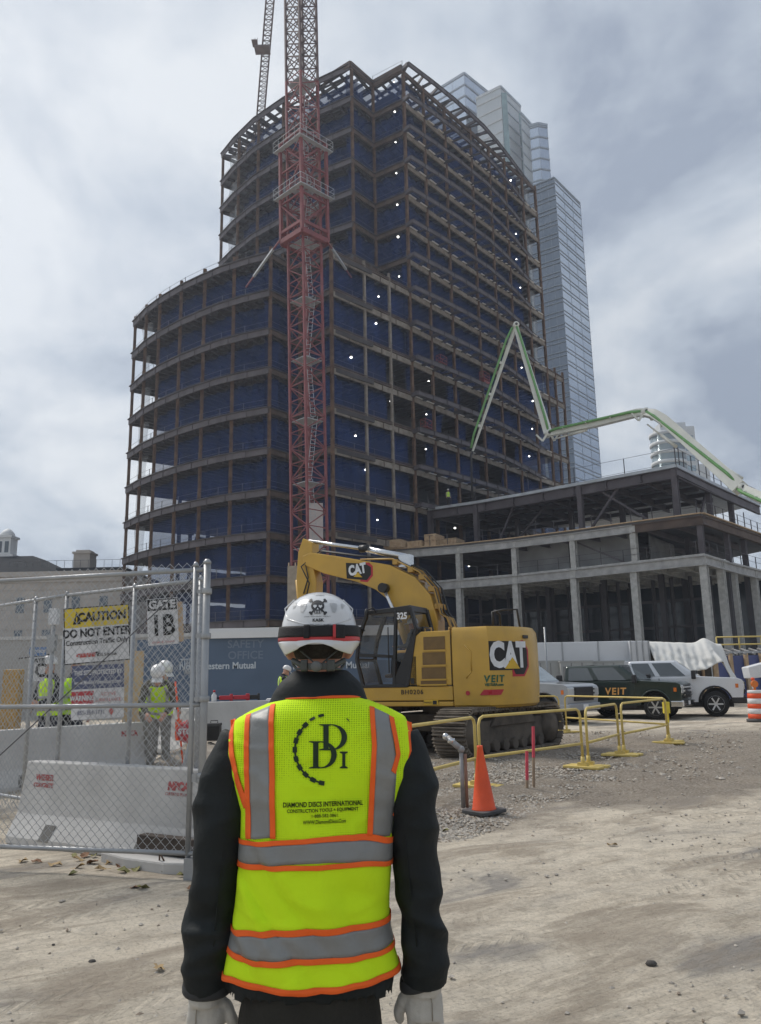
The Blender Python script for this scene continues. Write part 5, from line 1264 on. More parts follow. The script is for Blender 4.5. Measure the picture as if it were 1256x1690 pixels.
def worker(label, loc, rz, P, trousers=0, jacket=0, group='construction workers', back=True, h=1.0, vest=True, holds=None):
    """P: joint positions in metres, x to the figure's left, y behind, z up; faces -y"""
    t = thing('person', label, 'person', loc, rz, group); t.scale = (h, h, h)
    mb = MB(); torso(mb, P['hip'], P['chest'], P['neck'], -.015)
    hd = Vector(P['head']); nk = Vector(P['neck']); mb.tube([nk - Vector((0, 0, .03)), nk.lerp(hd, .5), hd], .055, 10)
    mb.ball(hd, (.075, .095, .115), 14); fw = Vector(P.get('look', (0, -1, 0))); mb.ball(hd + fw * .09 + Vector((0, 0, -.01)), (.016, .025, .025), 8); mb.ball(hd + fw * .055 + Vector((0, 0, -.075)), (.05, .045, .045), 10)
    for s_ in (1, -1): mb.ball(hd + Vector((s_ * .078, .01, 0)), (.014, .025, .034), 8)
    for s_, k in ((1, 'l'), (-1, 'r')):
        limb(mb, P['sh_' + k], P['el_' + k], .048, .038); limb(mb, P['el_' + k], P['wr_' + k], .038, .027); hand(mb, P['wr_' + k], Vector(P['wr_' + k]) - Vector(P['el_' + k]))
        limb(mb, P['hp_' + k], P['kn_' + k], .075, .052); limb(mb, P['kn_' + k], P['an_' + k], .052, .038)
        a = Vector(P['an_' + k]); mb.tube([a + Vector((0, .05, -.05)), a + Vector((0, -.05, -.055)), a + Vector((0, -.17, -.065))], [.04, .045, .03], 8)
    body = remesh(mb, 'body', [SKIN], t, .014, 3)
    # face: brow, eyes and mouth as small features
    mb = MB()
    for s_ in (.032, -.032): mb.ball(hd + fw * .083 + Vector((s_, 0, .012)), (.012, .008, .008), 8)
    mb.build('eyes', BLKL, t)
    mb = MB(); torso(mb, P['hip'], P['chest'], P['neck'], .012, low=.04)
    for k in 'lr': limb(mb, P['sh_' + k], P['el_' + k], .068, .055); limb(mb, P['el_' + k], P['wr_' + k], .056, .042)
    mb.tube([nk - Vector((0, 0, .03)), nk + Vector((0, 0, .035))], .075, 12)
    remesh(mb, 'jacket', [JACK[jacket]], t, .02, 3, fn=lambda p, n_: p + n_ * .008 * noise.noise(p * 11))
    mb = MB()
    for k in 'lr': limb(mb, P['hp_' + k], P['kn_' + k], .098, .072); limb(mb, P['kn_' + k], Vector(P['an_' + k]) + Vector((0, 0, -.01)), .072, .062)
    mb.ball(Vector(P['hip']) - Vector((0, 0, .03)), (.175, .13, .12), 12)
    remesh(mb, 'trousers', [TROU[trousers]], t, .02, 3, fn=lambda p, n_: p + n_ * .008 * noise.noise(p * 12))
    for k in 'lr':
        a = Vector(P['an_' + k]); mb = MB(); mb.tube([a + Vector((0, .07, -.05)), a + Vector((0, .0, -.045)), a + Vector((0, -.09, -.055)), a + Vector((0, -.19, -.065))], [.04, .055, .05, .035], 10); mb.tube([a + Vector((0, .01, .08)), a + Vector((0, .01, -.05))], [.055, .06], 10); mb.build('boot', BOOT, t)
    if vest:
        hip, chest, neck = Vector(P['hip']), Vector(P['chest']), Vector(P['neck']); ax = (neck - hip).normalized(); xx = Vector((1, 0, 0)); yy = ax.cross(xx).normalized()
        prof = [(-.12, .205, .155), (0, .207, .155), (.45, .195, .142), (.85, .222, .155), (1.0, .225, .15)]
        ctr = lambda f_: hip.lerp(chest, f_) if f_ <= 1 else chest.lerp(neck, f_ - 1)
        prof += [(1.35, .20, .14), (1.7, .13, .105)]
        def ring(f_, g=0.0):
            for (a, b_) in zip(prof[:-1], prof[1:]):
                if a[0] <= f_ <= b_[0]:
                    u = (f_ - a[0]) / (b_[0] - a[0]); rx, ry = lerp(a[1], b_[1], u) + g, lerp(a[2], b_[2], u) + g
                    return [ctr(f_) + xx * rx * math.cos(2 * PI * j / 24) + yy * ry * math.sin(2 * PI * j / 24) for j in range(24)]
        mb = MB(); mb.loft([ring(p[0]) for p in prof], 0, False, False)
        v_ = mb.build('safety_vest', HIVIS, t)
        for f0, f1 in ((.05, .17), (.5, .62)):
            mb = MB(); mb.loft([ring(f0, .002), ring(f0, .006), ring(f1, .006), ring(f1, .002)], 0, False, False); mb.build('reflective_band', REFL, v_)
        for s_ in (6, 18):
            for dj in (-3, 3):
                mb = MB(); fs_ = [.62, .85, 1.0, 1.35, 1.6]; A_ = [ring(f_, .006)[(s_ + dj) % 24] for f_ in fs_]; B_ = [ring(f_, .006)[(s_ + dj + (1 if dj < 0 else -1)) % 24] for f_ in fs_]
                mb.add(A_ + B_, [(i, i + 1, len(fs_) + i + 1, len(fs_) + i) for i in range(len(fs_) - 1)]); mb.build('shoulder_strip', REFL, v_)
    mb = MB(); up_ = Vector(P.get('hup', (0, 0, 1))).normalized(); q = up_.to_track_quat('Z', 'Y')
    prof = [(.118, 0.0), (.122, .01), (.118, .06), (.10, .105), (.06, .135), (.01, .145)]
    hc = hd + up_ * .035
    rings = [[hc + q @ Vector((r * .92 * math.cos(2 * PI * j / 20), r * 1.12 * math.sin(2 * PI * j / 20), z)) for j in range(20)] for r, z in prof]
    mb.loft(rings); hl = mb.build('helmet', HELM, t)
    mb = MB(); pk = [hc + fw * .11 + Vector((x_, 0, .005)) for x_ in (-.08, 0, .08)]; mb.beam(hc + fw * .10 + Vector((0, 0, .008)), hc + fw * .185 - Vector((0, 0, .008)), .16, .012); mb.build('peak', HELM, hl)
    return t
def stand(**k):
    P = dict(hip=(0, 0, .95), chest=(0, 0, 1.35), neck=(0, 0, 1.52), head=(0, -.02, 1.66), sh_l=(.19, 0, 1.43), sh_r=(-.19, 0, 1.43), el_l=(.25, .03, 1.15), el_r=(-.25, .03, 1.15), wr_l=(.24, -.06, .92), wr_r=(-.24, -.06, .92),
             hp_l=(.09, 0, .90), hp_r=(-.09, 0, .90), kn_l=(.11, -.02, .5), kn_r=(-.11, -.02, .5), an_l=(.12, .02, .1), an_r=(-.12, .02, .1))
    P.update(k); return P
bend = dict(chest=(0, -.22, 1.27), neck=(0, -.34, 1.40), head=(0, -.45, 1.47), sh_l=(.19, -.26, 1.34), sh_r=(-.19, -.26, 1.34), el_l=(.24, -.38, 1.08), el_r=(-.24, -.38, 1.08), wr_l=(.14, -.52, .92), wr_r=(-.14, -.52, .92), hup=(0, -.5, 1), look=(0, -.75, -.65))
def wloc(px, py, Y): p = at(px, py, Y); return (p.x, p.y, gz(p.x, p.y))
worker('worker in lime vest and navy sleeves standing behind the fence, left of the caution sign', wloc(86, 1100, 12.9), math.radians(-25), stand(el_l=(.24, -.12, 1.14), wr_l=(.1, -.3, 1.1), el_r=(-.25, -.06, 1.14), wr_r=(-.1, -.28, 1.0), head=(0, -.05, 1.65)), 0, 0)
worker('worker half hidden behind the caution sign, dark jacket under a vest', wloc(124, 1100, 13.2), math.radians(160), stand(), 0, 0)
worker('worker in lime vest and pale dusty trousers bending forward behind the fence', wloc(266, 1100, 12.9), math.radians(10), stand(**bend), 1, 2)
worker('worker leaning beside the bending man, farther left and behind him', wloc(250, 1100, 13.9), math.radians(60), stand(**{**bend, 'chest': (0, -.14, 1.31), 'neck': (0, -.22, 1.46), 'head': (0, -.30, 1.56), 'sh_l': (.19, -.16, 1.38), 'sh_r': (-.19, -.16, 1.38)}), 1, 2)
worker('worker in dark jacket looking down beside the grey railing, before the blue wall', wloc(467, 1110, 25.0), math.radians(100), stand(head=(0, -.10, 1.63), hup=(0, -.4, 1), look=(0, -.85, -.5), el_l=(.24, -.1, 1.14), wr_l=(.08, -.3, 1.12), el_r=(-.24, -.1, 1.14), wr_r=(-.08, -.3, 1.12)), 2, 0)
# operator in the excavator cab
lp = RH @ Vector((.62, .78, 0)); 
sit = stand(hip=(0, 0, .52), chest=(0, .02, .92), neck=(0, 0, 1.09), head=(0, -.02, 1.22), sh_l=(.19, 0, 1.0), sh_r=(-.19, 0, 1.0), el_l=(.25, -.05, .74), el_r=(-.25, -.05, .74), wr_l=(.24, -.3, .72), wr_r=(-.24, -.3, .72), hp_l=(.09, -.02, .5), hp_r=(-.09, -.02, .5), kn_l=(.13, -.45, .5), kn_r=(-.13, -.45, .5), an_l=(.13, -.5, .12), an_r=(-.13, -.5, .12))
worker('operator in lime vest sitting inside the black excavator cab', (1.6 + lp.x, 19 + lp.y, 1.62), TH + PI / 2, sit, 0, 1, h=.98)
# men on the podium roof and in the tower
def roofman(px, py, Y, z, label, rz): p = at(px, py, Y); worker(label, (p.x, p.y, z), rz, stand(), 2, 1, group='workers up on the steel')
roofman(740, 830, 88, ZR + .13, 'worker in lime vest standing at the left corner of the podium roof', 0.3)
roofman(942, 790, 86, ZR + .13 - .9, 'worker in white helmet and yellow top at the roof edge under the pump elbow', 2.0)
roofman(872, 805, 88, ZR + .13 - .6, 'worker on the podium roof, only his white helmet showing left of the other', -.6)
# scissor lifts inside the tower, seen as red baskets
LIFT = mat('lift_red', (0.20, 0.035, 0.03), .6, 0, .1, 2)
def lift(px, py, Y, label):
    p = at(px, py, Y); zf = max(q for q in FL if q < p.z + .3)
    t = thing('lift_platform', label, 'lift', (p.x, p.y, zf + .07), .9, 'red lift platforms in the tower'); t.scale = (.72, .72, .85)
    mb = MB(); mb.bb(-1.0, 1.0, -.5, .5, .3, .75); mb.build('chassis', LIFT, t)
    mb = MB()
    for x_ in (-.95, .95):
        for y in (-.45, .45): mb.beam((x_, y, .75), (x_, y, 2.1), .08, .08)
    for z in (1.5, 2.1):
        for y in (-.45, .45): mb.beam((-.95, y, z), (.95, y, z), .07, .07)
        for x_ in (-.95, .95): mb.beam((x_, -.45, z), (x_, .45, z), .07, .07)
    mb.bb(-.95, .95, -.45, .45, 1.0, 1.1); mb.build('basket', LIFT, t)
    for x_ in (-.7, .7):
        mb = MB(); mb.lathe([(.22, -.55), (.22, .55)], (x_, 0, .2), 12, axis='y'); mb.build('wheel', BLK, t)
lift(729, 602, 92.3, 'red lift basket with a man, highest of those in the open bays'); lift(800, 635, 98, 'red lift basket right of the highest one, one storey lower')
lift(704, 715, 90.3, 'lowest red lift basket, under a work light')

# ================================================================ FENCES
GALP = mat('galvanised_tube', (0.33, 0.34, 0.35), .42, .45, .12, 5, bump=.1, bscale=40); WIRE = mat('galvanised_wire', (0.42, 0.43, 0.44), .45, .3, .1, 20)
def chainlink(a, b_, z0, z1, pitch, o, r=.0022):
    """woven diamond wires filling the panel a..b (ground points) from z0 to z1"""
    a, b_ = Vector(a), Vector(b_); L_ = (b_ - a).length; d = (b_ - a) / L_; n = int(L_ / pitch) + 1
    mb = MB(); nv = int((z1 - z0) / pitch); dz = (z1 - z0) / nv; nr = Vector((-d.y, d.x))
    for i in range(n):
        pts = []
        for j in range(nv + 1):
            u = min(L_, max(0, (i + .5 + (.52 if (i + j) % 2 else -.52)) * pitch))
            p = a + d * u + nr * (.003 if (i + j) % 2 else -.003); wob = .004 * noise.noise(Vector((u * 3, j * .2, i * .1)))
            pts.append((p.x - o[0] + nr.x * wob, p.y - o[1] + nr.y * wob, z0 + j * dz))
        mb.tube(pts, r, 4, caps=False)
    return mb
def fence(name, label, a, b_, z0, z1, posts, rails, pitch=.062, ext=.07, pr=.03, wr=.0022):
    a, b_ = Vector(a), Vector(b_); o = a; t = thing(name, label, 'fence', (a.x, a.y, 0)); L_ = (b_ - a).length
    q = lambda u, z: Vector(((b_.x - a.x) * u, (b_.y - a.y) * u, z))
    chainlink(a, b_, z0, z1 + ext, pitch, (a.x, a.y), wr).build('chain_link', WIRE, t)
    for u, zb, zt, r in posts:
        mb = MB(); mb.tube([q(u, zb), q(u, zt)], r, 12); mb.lathe([(r * 1.1, 0), (r * 1.1, .02), (r * .5, .045)], q(u, zt), 12); mb.build('post', GALP, t)
    for u0, zu0, u1, zu1 in rails:
        mb = MB(); mb.tube([q(u0, zu0), q(u1, zu1)], .021, 10); mb.build('rail', GALP, t)
    return t, q
Rg, Lg = at(331, 1163, 7.25), at(0, 1165, 7.75)
d_ = (Lg - Rg); b2 = Rg + d_ * 1.25
ztop = at(336, 940, 7.25).z; zmid = at(331, 1163, 7.25).z; zbot = at(318, 1409, 7.25).z
gf, q = fence('chain_link_gate', 'front chain link gate panel with three silver rails, nearest the camera at left', (Rg.x, Rg.y), (b2.x, b2.y), zbot, ztop, [(-.012, .02, ztop + .05, .034), (.032, .1, ztop + .03, .024)], [(0, ztop, 1, ztop), (0, zmid, 1, zmid), (0, zbot, 1, zbot)], .043, .07, wr=.0034)
for z in (zmid + .05, ztop - .2, ztop - .6, zbot + .6, zmid - .6):
    mb = MB(); mb.lathe([(.047, -.025), (.05, -.02), (.05, .02), (.047, .025)], q(-.012, z), 12); mb.beam(q(-.012, z), q(.03, z), .02, .035); mb.build('hinge_band', GALP, gf)
mb = MB(); mb.tube([q(.03, ztop - .05), q(.95, zbot + .45)], .006, 6); mb.build('tension_cable', CABLE, gf)
mb = MB(); mb.bb(-.05, .05, -.05, .05, -.02, .18); o = mb.build('drop_bolt', GALP, gf); o.location = q(.02, 0)
A2, M2, B2 = at(333, 1100, 8.1), at(104, 1100, 9.3), at(-60, 1100, 11.0)
f2z = at(330, 957, 8.1).z
def f2(name, label, A_, B_, us, rl=True): 
    return fence(name, label, (A_.x, A_.y), (B_.x, B_.y), .22, f2z, [(u, .0, f2z, .024 if u else .03) for u in us], [(0, f2z, 1, f2z), (0, .35, 1, .35)], .043, .08, wr=.0028)
f2('chain_link_fence', 'second chain link panel with a sloping top rail behind the gate, carrying the signs', A2, M2, (0.02, .47, 1.0))
f2('chain_link_fence', 'chain link panel running away to the left edge behind the gate', M2, B2, (.28, .98))
br_ = thing('fence_brace', 'grey diagonal brace pole leaning behind the gate post', 'brace', at(285, 1262, 9.2)[:2] + (0.05,) if False else (at(285, 1262, 9.2).x, at(285, 1262, 9.2).y, .2))
mb = MB(); mb.tube([(0, 0, 0), (.28, -.1, 1.05)], .03, 8); mb.build('pole', GALP, br_); mb = MB(); mb.bb(-.12, .12, -.1, .1, -.03, .03); mb.build('base_plate', GALP, br_)

# ================================================================ SIGNS on the fence
SIGNW = mat('sign_white', (0.66, 0.66, 0.67), .5, 0, .04, 3); SIGNY = mat('sign_yellow', (0.66, 0.50, 0.045), .5, 0, .05, 3); SIGNB = mat('sign_blue', (0.10, 0.115, 0.20), .5, 0, .06, 3); SIGNR = mat('sign_red', (0.45, 0.06, 0.07), .5, 0, .05, 3); RPRINT = mat('red_print', (.5, .12, .11), .6, 0, 0)
def sign(name, label, px0, py0, px1, py1, Y, tilt=0.0, yaw=None):
    tl, tr_, bl = at(px0, py0, Y), at(px1, py0, Y), at(px0, py1, Y); w = (tr_ - tl).length; h = tl.z - bl.z
    c_ = at((px0 + px1) / 2, (py0 + py1) / 2, Y); t = thing(name, label, 'sign', c_); t.rotation_euler = (0, tilt, yaw or 0)
    return t, w, h
def rect(name, t, x0, x1, z0, z1, y, M_, th=.006):
    mb = MB(); mb.bb(x0, x1, y, y + th, z0, z1); return mb.build(name, M_, t)
def st(t, par, body, size, x_, z, M_, y=-.008, bold=0, sx=1, align='CENTER', name='lettering', shear=0): return text(name, body, size, frame((x_, y, z), (1, 0, 0)), M_, par, bold=bold, sx=sx, align=align, shear=shear, ext=.001)
t, w, h = sign('caution_sign', 'large yellow and white CAUTION DO NOT ENTER sign wired to the fence', 108, 1000, 212, 1093, 9.05, math.radians(-4), .12)
p = rect('panel', t, -w / 2, w / 2, -h / 2, h / 2, 0, BLKL, .005); rect('white_field', t, -w / 2 + .012, w / 2 - .012, -h / 2 + .012, h * .14, -.003, SIGNW, .003); rect('yellow_field', t, -w / 2 + .012, w / 2 - .012, h * .14, h / 2 - .012, -.003, SIGNY, .003)
st(t, p, 'CAUTION', .135, .06, h * .31, BLKL, bold=.006, sx=.86); st(t, p, 'DO NOT ENTER', .125, 0, h * .03, BLKL, bold=.005, sx=.80); st(t, p, 'Construction Traffic Only', .078, 0, -h * .13, BLKL, bold=.0015, sx=.82)
mb = MB(); mb.add([(-w * .36, -.006, h * .20), (-w * .24, -.006, h * .20), (-w * .30, -.006, h * .43)], [(0, 1, 2)]); mb.build('warning_triangle', BLKL, p, solid=.002); st(t, p, '!', .075, -w * .30, h * .275, SIGNY, y=-.010, bold=.003)
st(t, p, 'GILBANE', .05, -w * .17, -h * .36, RPRINT, bold=.006); st(t, p, 'CG Schmidt', .042, w * .15, -h * .37, BLKL, bold=.001); mb = MB(); mb.add([(-.02, -.006, -h * .31), (.03, -.006, -h * .31), (.005, -.006, -h * .40)], [(0, 1, 2)]); mb.build('emblem', BLKL, p, solid=.002)
t, w, h = sign('gate_sign', 'white GATE 1B sign with black top band on a brown board', 244, 987, 293, 1064, 8.55, math.radians(-4), .12)
rect('backing_board', t, w / 2 - .02, w / 2 + .05, -h / 2 + .02, h / 2 - .05, .012, WOOD, .02)
p = rect('panel', t, -w / 2, w / 2, -h / 2, h / 2, 0, SIGNW, .006); rect('black_band', t, -w / 2 + .006, w / 2 - .006, h * .24, h / 2 - .006, -.003, BLKL, .003)
st(t, p, 'GATE', .115, 0, h * .36, SIGNW, bold=.005, sx=.95); st(t, p, '1B', .30, 0, -h * .10, BLKL, bold=.008, sx=.8); st(t, p, 'GILBANE  Schmidt', .03, 0, -h * .44, RPRINT)
t, w, h = sign('security_sign', 'blue, white and red site protection sign below the caution sign', 120, 1097, 203, 1186, 9.05, math.radians(-2), .12)
p = rect('panel', t, -w / 2, w / 2, -h / 2, h / 2, 0, SIGNW, .006); rect('blue_field', t, -w / 2, w / 2, h * .06, h / 2, -.003, SIGNB, .003); rect('red_field', t, -w / 2, -w * .08, -h * .24, h * .02, -.003, SIGNR, .003)
st(t, p, 'THIS SITE PROTECTED BY', .068, 0, h * .36, SIGNW, bold=.002, sx=.66); st(t, p, 'www.MobileVideoGuard.com', .058, 0, h * .18, SIGNW, bold=.001, sx=.72); st(t, p, 'WARNING', .075, -w * .29, -h * .11, SIGNW, bold=.003, sx=.72)
st(t, p, 'ACTIVE', .05, w * .2, -h * .05, RPRINT); st(t, p, 'SURVEILLANCE', .05, w * .2, -h * .16, RPRINT, sx=.8); st(t, p, '855-354-1731', .065, -w * .12, -h * .38, SIGNB, sx=.8)
mb = MB(); mb.add([(w * .26, -.006, -h * .3), (w * .31, -.006, -h * .36), (w * .26, -.006, -h * .46), (w * .21, -.006, -h * .36)], [(0, 1, 2, 3)]); mb.build('red_diamond', RPRINT, p, solid=.002)
t, w, h = sign('gate_sign', 'small white 1C gate sign on the fence at far left, blue notice above it', 48, 1068, 74, 1124, 10.6, 0, .3)
p = rect('panel', t, -w / 2, w / 2, -h / 2, h * .2, 0, SIGNW, .006); rect('blue_notice', t, -w / 2, w / 2, h * .24, h / 2, 0, mat('notice_blue', (.12, .22, .42), .5, 0, .05, 3), .006); st(t, p, '1C', .24, 0, -h * .2, BLKL, bold=.008, sx=.8); st(t, p, 'GATE', .07, 0, h * .1, BLKL, bold=.004); st(t, p, 'NOTICE', .05, 0, h * .37, SIGNW, bold=.002)
t, w, h = sign('stop_paddle', 'round red stop paddle hanging behind the gate post', 300, 1193, 318, 1222, 9.3); 
mb = MB(); mb.lathe([(.01, 0), (.13, 0), (.13, .008), (.01, .008)], (0, 0, 0), 8, axis='y'); p = mb.build('disc', SIGNR, t); st(t, p, 'STOP', .085, 0, 0, SIGNW, y=-.006, bold=.003); mb = MB(); mb.tube([(0, .01, -.12), (0, .01, -.5)], .014, 6); mb.build('handle', WOOD, t)

# ================================================================ CONCRETE BARRIERS
CON = mat('barrier_concrete', (0.42, 0.41, 0.395), .9, 0, color2=(0.58, 0.57, 0.55), scale=2.2, thr=(.25, .75), bump=.25, bscale=18); SLOT = mat('forklift_slot', (.17, .165, .155), .95, 0, .2, 6); STEN = mat('faded_red_stencil', (.36, .10, .10), .9, 0, .2, 20); BEAMD = mat('dark_timber', (.07, .055, .045), .9, 0, .3, 5)
def jersey(name, label, a, b_, z0=0.0, h=.82, slots=True, roll=0.0):
    a, b_ = Vector(a), Vector(b_); L_ = (b_ - a).length; t = thing(name, label, 'concrete barrier', (a.x, a.y, z0), math.atan2(b_.y - a.y, b_.x - a.x))
    prof = [(-.30, 0), (-.30, .075), (-.18, .30), (-.085, h), (.085, h), (.18, .30), (.30, .075), (.30, 0)]
    mb = MB(); nseg = 14; rings = [[Vector((L_ * i / nseg, y + .004 * noise.noise(Vector((i, y * 5, z * 5))), z + .006 * noise.noise(Vector((i * .7, y * 3, 2))))) for y, z in prof] for i in range(nseg + 1)]
    mb.loft(rings, smooth=False); b0 = mb.build('barrier_body', CON, t, bevel=.012)
    if slots:
        for u in (.2, .72):
            mb = MB(); 
            for (x0, z0_, x1, z1_) in ((u * L_, .05, u * L_ + .16, .22),): mb.add([(x0, -.307, .06), (x1, -.307, .06), (x1 + .03, -.235, .215), (x0 + .03, -.235, .215)], [(0, 1, 2, 3)])
            mb.build('fork_slot', SLOT, t, solid=.006)
    t.rotation_euler[0] = roll
    return t
def stencil(t, body, size, x_, z, sx=1, bold=0):
    up_ = Vector((0, .095, .52)).normalized(); y = -.18 + (z - .30) / .52 * .095
    text('stencil', body, size, frame((x_, y - .004, z), (1, 0, 0), up_), STEN, t, bold=bold, sx=sx, ext=.001)
jr, jl = atz(313, 1432, 0), atz(8, 1392, 0)
v_ = (Vector((jr.x, jr.y)) - Vector((jl.x, jl.y))).normalized(); nn = Vector((-v_.y, v_.x)) * .3
ja = Vector((jl.x, jl.y)) + nn; jb_ = Vector((jr.x, jr.y)) + nn
t = jersey('jersey_barrier', 'front grey concrete barrier with red stencils, right behind the gate mesh', ja, jb_, .0)
L_ = (jb_ - ja).length
stencil(t, 'WIESER', .085, L_ * .13, .66, bold=.003); stencil(t, 'CONCRETE', .06, L_ * .13, .585, bold=.002); stencil(t, 'NPCA', .10, L_ * .87, .66, bold=.008); stencil(t, 'CERTIFIED PLANT', .04, L_ * .87, .59)
mb = MB(); mb.bb(L_ - .55, L_ + .12, -.42, -.30, .12, .26); o = mb.build('kerb_timber', BEAMD); o.parent = None; o.location = (ja.x, ja.y, 0); o.rotation_euler = t.rotation_euler; tag(o, 'dark timber beam leaning on the right end of the front barrier', 'timber')
cs = thing('concrete_slab', 'broken pale concrete slab lying at the foot of the gate post', 'rubble', atz(245, 1437, 0) + Vector((0, .12, 0)), math.atan2(v_.y, v_.x) - .05)
mb = MB(); pl2 = [(-.62, -.08), (-.2, -.16), (.3, -.14), (.52, -.05), (.56, .2), (.1, .26), (-.6, .2)]; mb.prism(pl2, -.02, .10); mb.build('slab', CON, cs, bevel=.02)
mb = MB(); mb.tube([(.2, -.1, .1), (.22, -.12, .17), (.26, -.1, .1)], .008, 6); mb.build('lifting_loop', RUST, cs)
l2, r2 = at(-40, 1203, 11.2), at(232, 1182, 13.0)
t = jersey('jersey_barrier', 'second concrete barrier behind the front one, in front of the workers', (l2.x, l2.y), (r2.x, r2.y), .22)
stencil(t, 'NPCA', .10, (Vector((r2.x, r2.y)) - Vector((l2.x, l2.y))).length * .9, .66, bold=.008)
jersey('jersey_barrier', 'concrete barrier with tools on top, before the blue wall', (at(338, 1160, 15.5).x, 15.5), (at(470, 1160, 16.2).x, 16.2), .42, .84, False)
jersey('jersey_barrier', 'concrete barrier end seen farther left behind the leaning workers', (at(225, 1170, 17).x, 17), (at(330, 1170, 15.9).x, 15.9), .3, .84, False)
# fill bank in front of the tools barrier
mb = MB()
def bank(u, v):
    x_ = lerp(-4.3, -1.1, u); y = lerp(11.0, 17.5, v); hgt = .34 * sstep(0, .35, u) * sstep(1, .75, u) * sstep(0, .45, v) * sstep(1.05, .9, v)
    return (x_, y, gz(x_, y) - .03 + hgt * (1 + .25 * noise.fractal(Vector((x_ * 2, y * 2, 1)), .8, 2, 4)) + .03 * noise.noise(Vector((x_ * 6, y * 6, 4))))
mb.grid(bank, 60, 80); tag(mb.build('soil_bank', mat('soil', (.17, .14, .11), .95, 0, color2=(.36, .32, .27), scale=3, bump=.6, bscale=30)), 'low bank of dug soil and rubble in front of the concrete barriers', 'soil', kind='structure')

# ================================================================ SITE OFFICE, WALLS AND CLUTTER BEHIND
BLUEW = mat('slate_blue_banner', (0.085, 0.125, 0.19), .7, 0, .08, .8); TRW = mat('trailer_white', (0.62, 0.63, 0.64), .5, 0, .06, 1); PALEL = mat('pale_lettering', (0.50, 0.55, 0.60), .6, 0, 0); FAINT = mat('faint_lettering', (0.15, 0.19, 0.25), .7, 0, 0)
oy = 28.0; x0, x1 = at(225, 1100, oy).x, at(660, 1100, oy).x; zt_ = at(450, 1052, oy).z
so = thing('site_office', 'long slate blue site office wall with white roof edge behind the front man', 'site office', ((x0 + x1) / 2, oy, 0), 0)
hw = (x1 - x0) / 2
mb = MB(); mb.bb(-hw, hw, 0, 3, 0, zt_); mb.build('wall', BLUEW, so)
mb = MB(); mb.bb(-hw + 2.35, hw, -.15, 3.1, zt_, zt_ + .26); mb.bb(-hw + 2.35, hw, -.1, 3.1, zt_ + .26, zt_ + .34); mb.build('roof', TRW, so)
def ox(px): return at(px, 1090, oy).x - (x0 + x1) / 2
def oz(py): return at(430, py, oy).z
def serif(s_, px, py, size, M_, align='LEFT', sx=1.0): return text('lettering', s_, size, frame((ox(px), -.006, oz(py)), (1, 0, 0)), M_, so, align=align, bold=.006, sx=sx, ext=.003)
serif('Northwestern Mutual', 296, 1098, .32, PALEL, sx=.93); serif('Northwestern Mutual', 483, 1101, .32, PALEL, sx=.93); serif('SAFETY\nOFFICE', 405, 1072, .38, FAINT, 'CENTER')
mb = MB(); xx = ox(309); zz = oz(1100)
for k in range(5): mb.tube([(xx + .1 * k - .2, -.01, zz + .3), (xx + .04 * k - .08, -.01, zz - .2)], .012, 5)
mb.tube([(xx - .25, -.01, zz + .3), (xx + .25, -.01, zz + .3)], .015, 5); mb.build('line_emblem', PALEL, so)
ml = thing('pipe_railing', 'short grey pipe railing with rounded corner near the man looking down', 'railing', (at(452, 1160, 17.5).x, 17.5, .4))
mb = MB(); mb.tube([(-.22, 0, 0), (-.22, 0, .74), (-.14, 0, .84), (1.2, 0, .84)], .022, 8); mb.build('rail', TRW, ml)
for i in range(7):
    mb = MB(); mb.tube([(-.05 + i * .16, 0, 0), (-.05 + i * .16, 0, .84)], .010, 6); mb.build('baluster', TRW, ml)
tb = thing('tool_box', 'black plastic tool box with pale lid on the rubble beside the concrete barrier', 'tool box', (at(353, 1222, 14.2).x, 14.2, at(353, 1222, 14.2).z))
mb = MB(); mb.bb(-.11, .11, -.1, .1, 0, .24); mb.build('box', BLK, tb, bevel=.01); mb = MB(); mb.bb(-.115, .115, -.105, .105, .24, .29); mb.build('lid', RUB, tb, bevel=.01); mb = MB(); mb.tube([(-.06, 0, .29), (-.06, 0, .33), (.06, 0, .33), (.06, 0, .29)], .008, 6); mb.build('handle', BLK, tb)
zb_ = .42 + .84
def onwall(px): p = at(px, 1150, 15.6); return (p.x, 15.6 + (px - 338) / 132 * .7, zb_ + .006)
bt = thing('spray_bottle', 'small white bottle with red cap on top of the concrete barrier', 'bottle', onwall(352)); mb = MB(); mb.lathe([(.045, 0), (.05, .02), (.05, .11), (.02, .15), (.02, .17)], n=12); mb.build('bottle_body', TRW, bt); mb = MB(); mb.lathe([(.024, .17), (.024, .2), (.01, .21)], n=10); mb.build('cap', REDL, bt)
def tool(px, s_, M_, label):
    t = thing('power_tool', label, 'tool', onwall(px), .3); mb = MB(); mb.bb(-.14 * s_, .1 * s_, -.04, .04, .02, .10); mb.bb(.06 * s_, .12 * s_, -.03, .03, .0, .13); mb.build('tool_body', M_, t, bevel=.012); mb = MB(); mb.tube([(-.14 * s_, 0, .06), (-.3 * s_, 0, .05)], .018, 8); mb.build('nose', BLK, t)
tool(371, 1.0, REDL, 'red power tool on the barrier next to the white bottle'); tool(395, 1.2, REDL, 'longer red power tool lying on the barrier, right of the first'); tool(415, .8, BLK, 'small black power tool at the right of the tools on the barrier')
pw = thing('plywood_sheet', 'tan plywood sheet standing upright behind the fence', 'plywood', (at(220, 1130, 14.5).x, 14.5, .25)); mb = MB(); mb.bb(-.17, .17, -.01, .01, 0, 1.95); mb.build('sheet', WOOD, pw); mb = MB(); mb.bb(-.17, -.10, .012, .06, 0, 1.9); mb.build('stud', WOOD, pw)
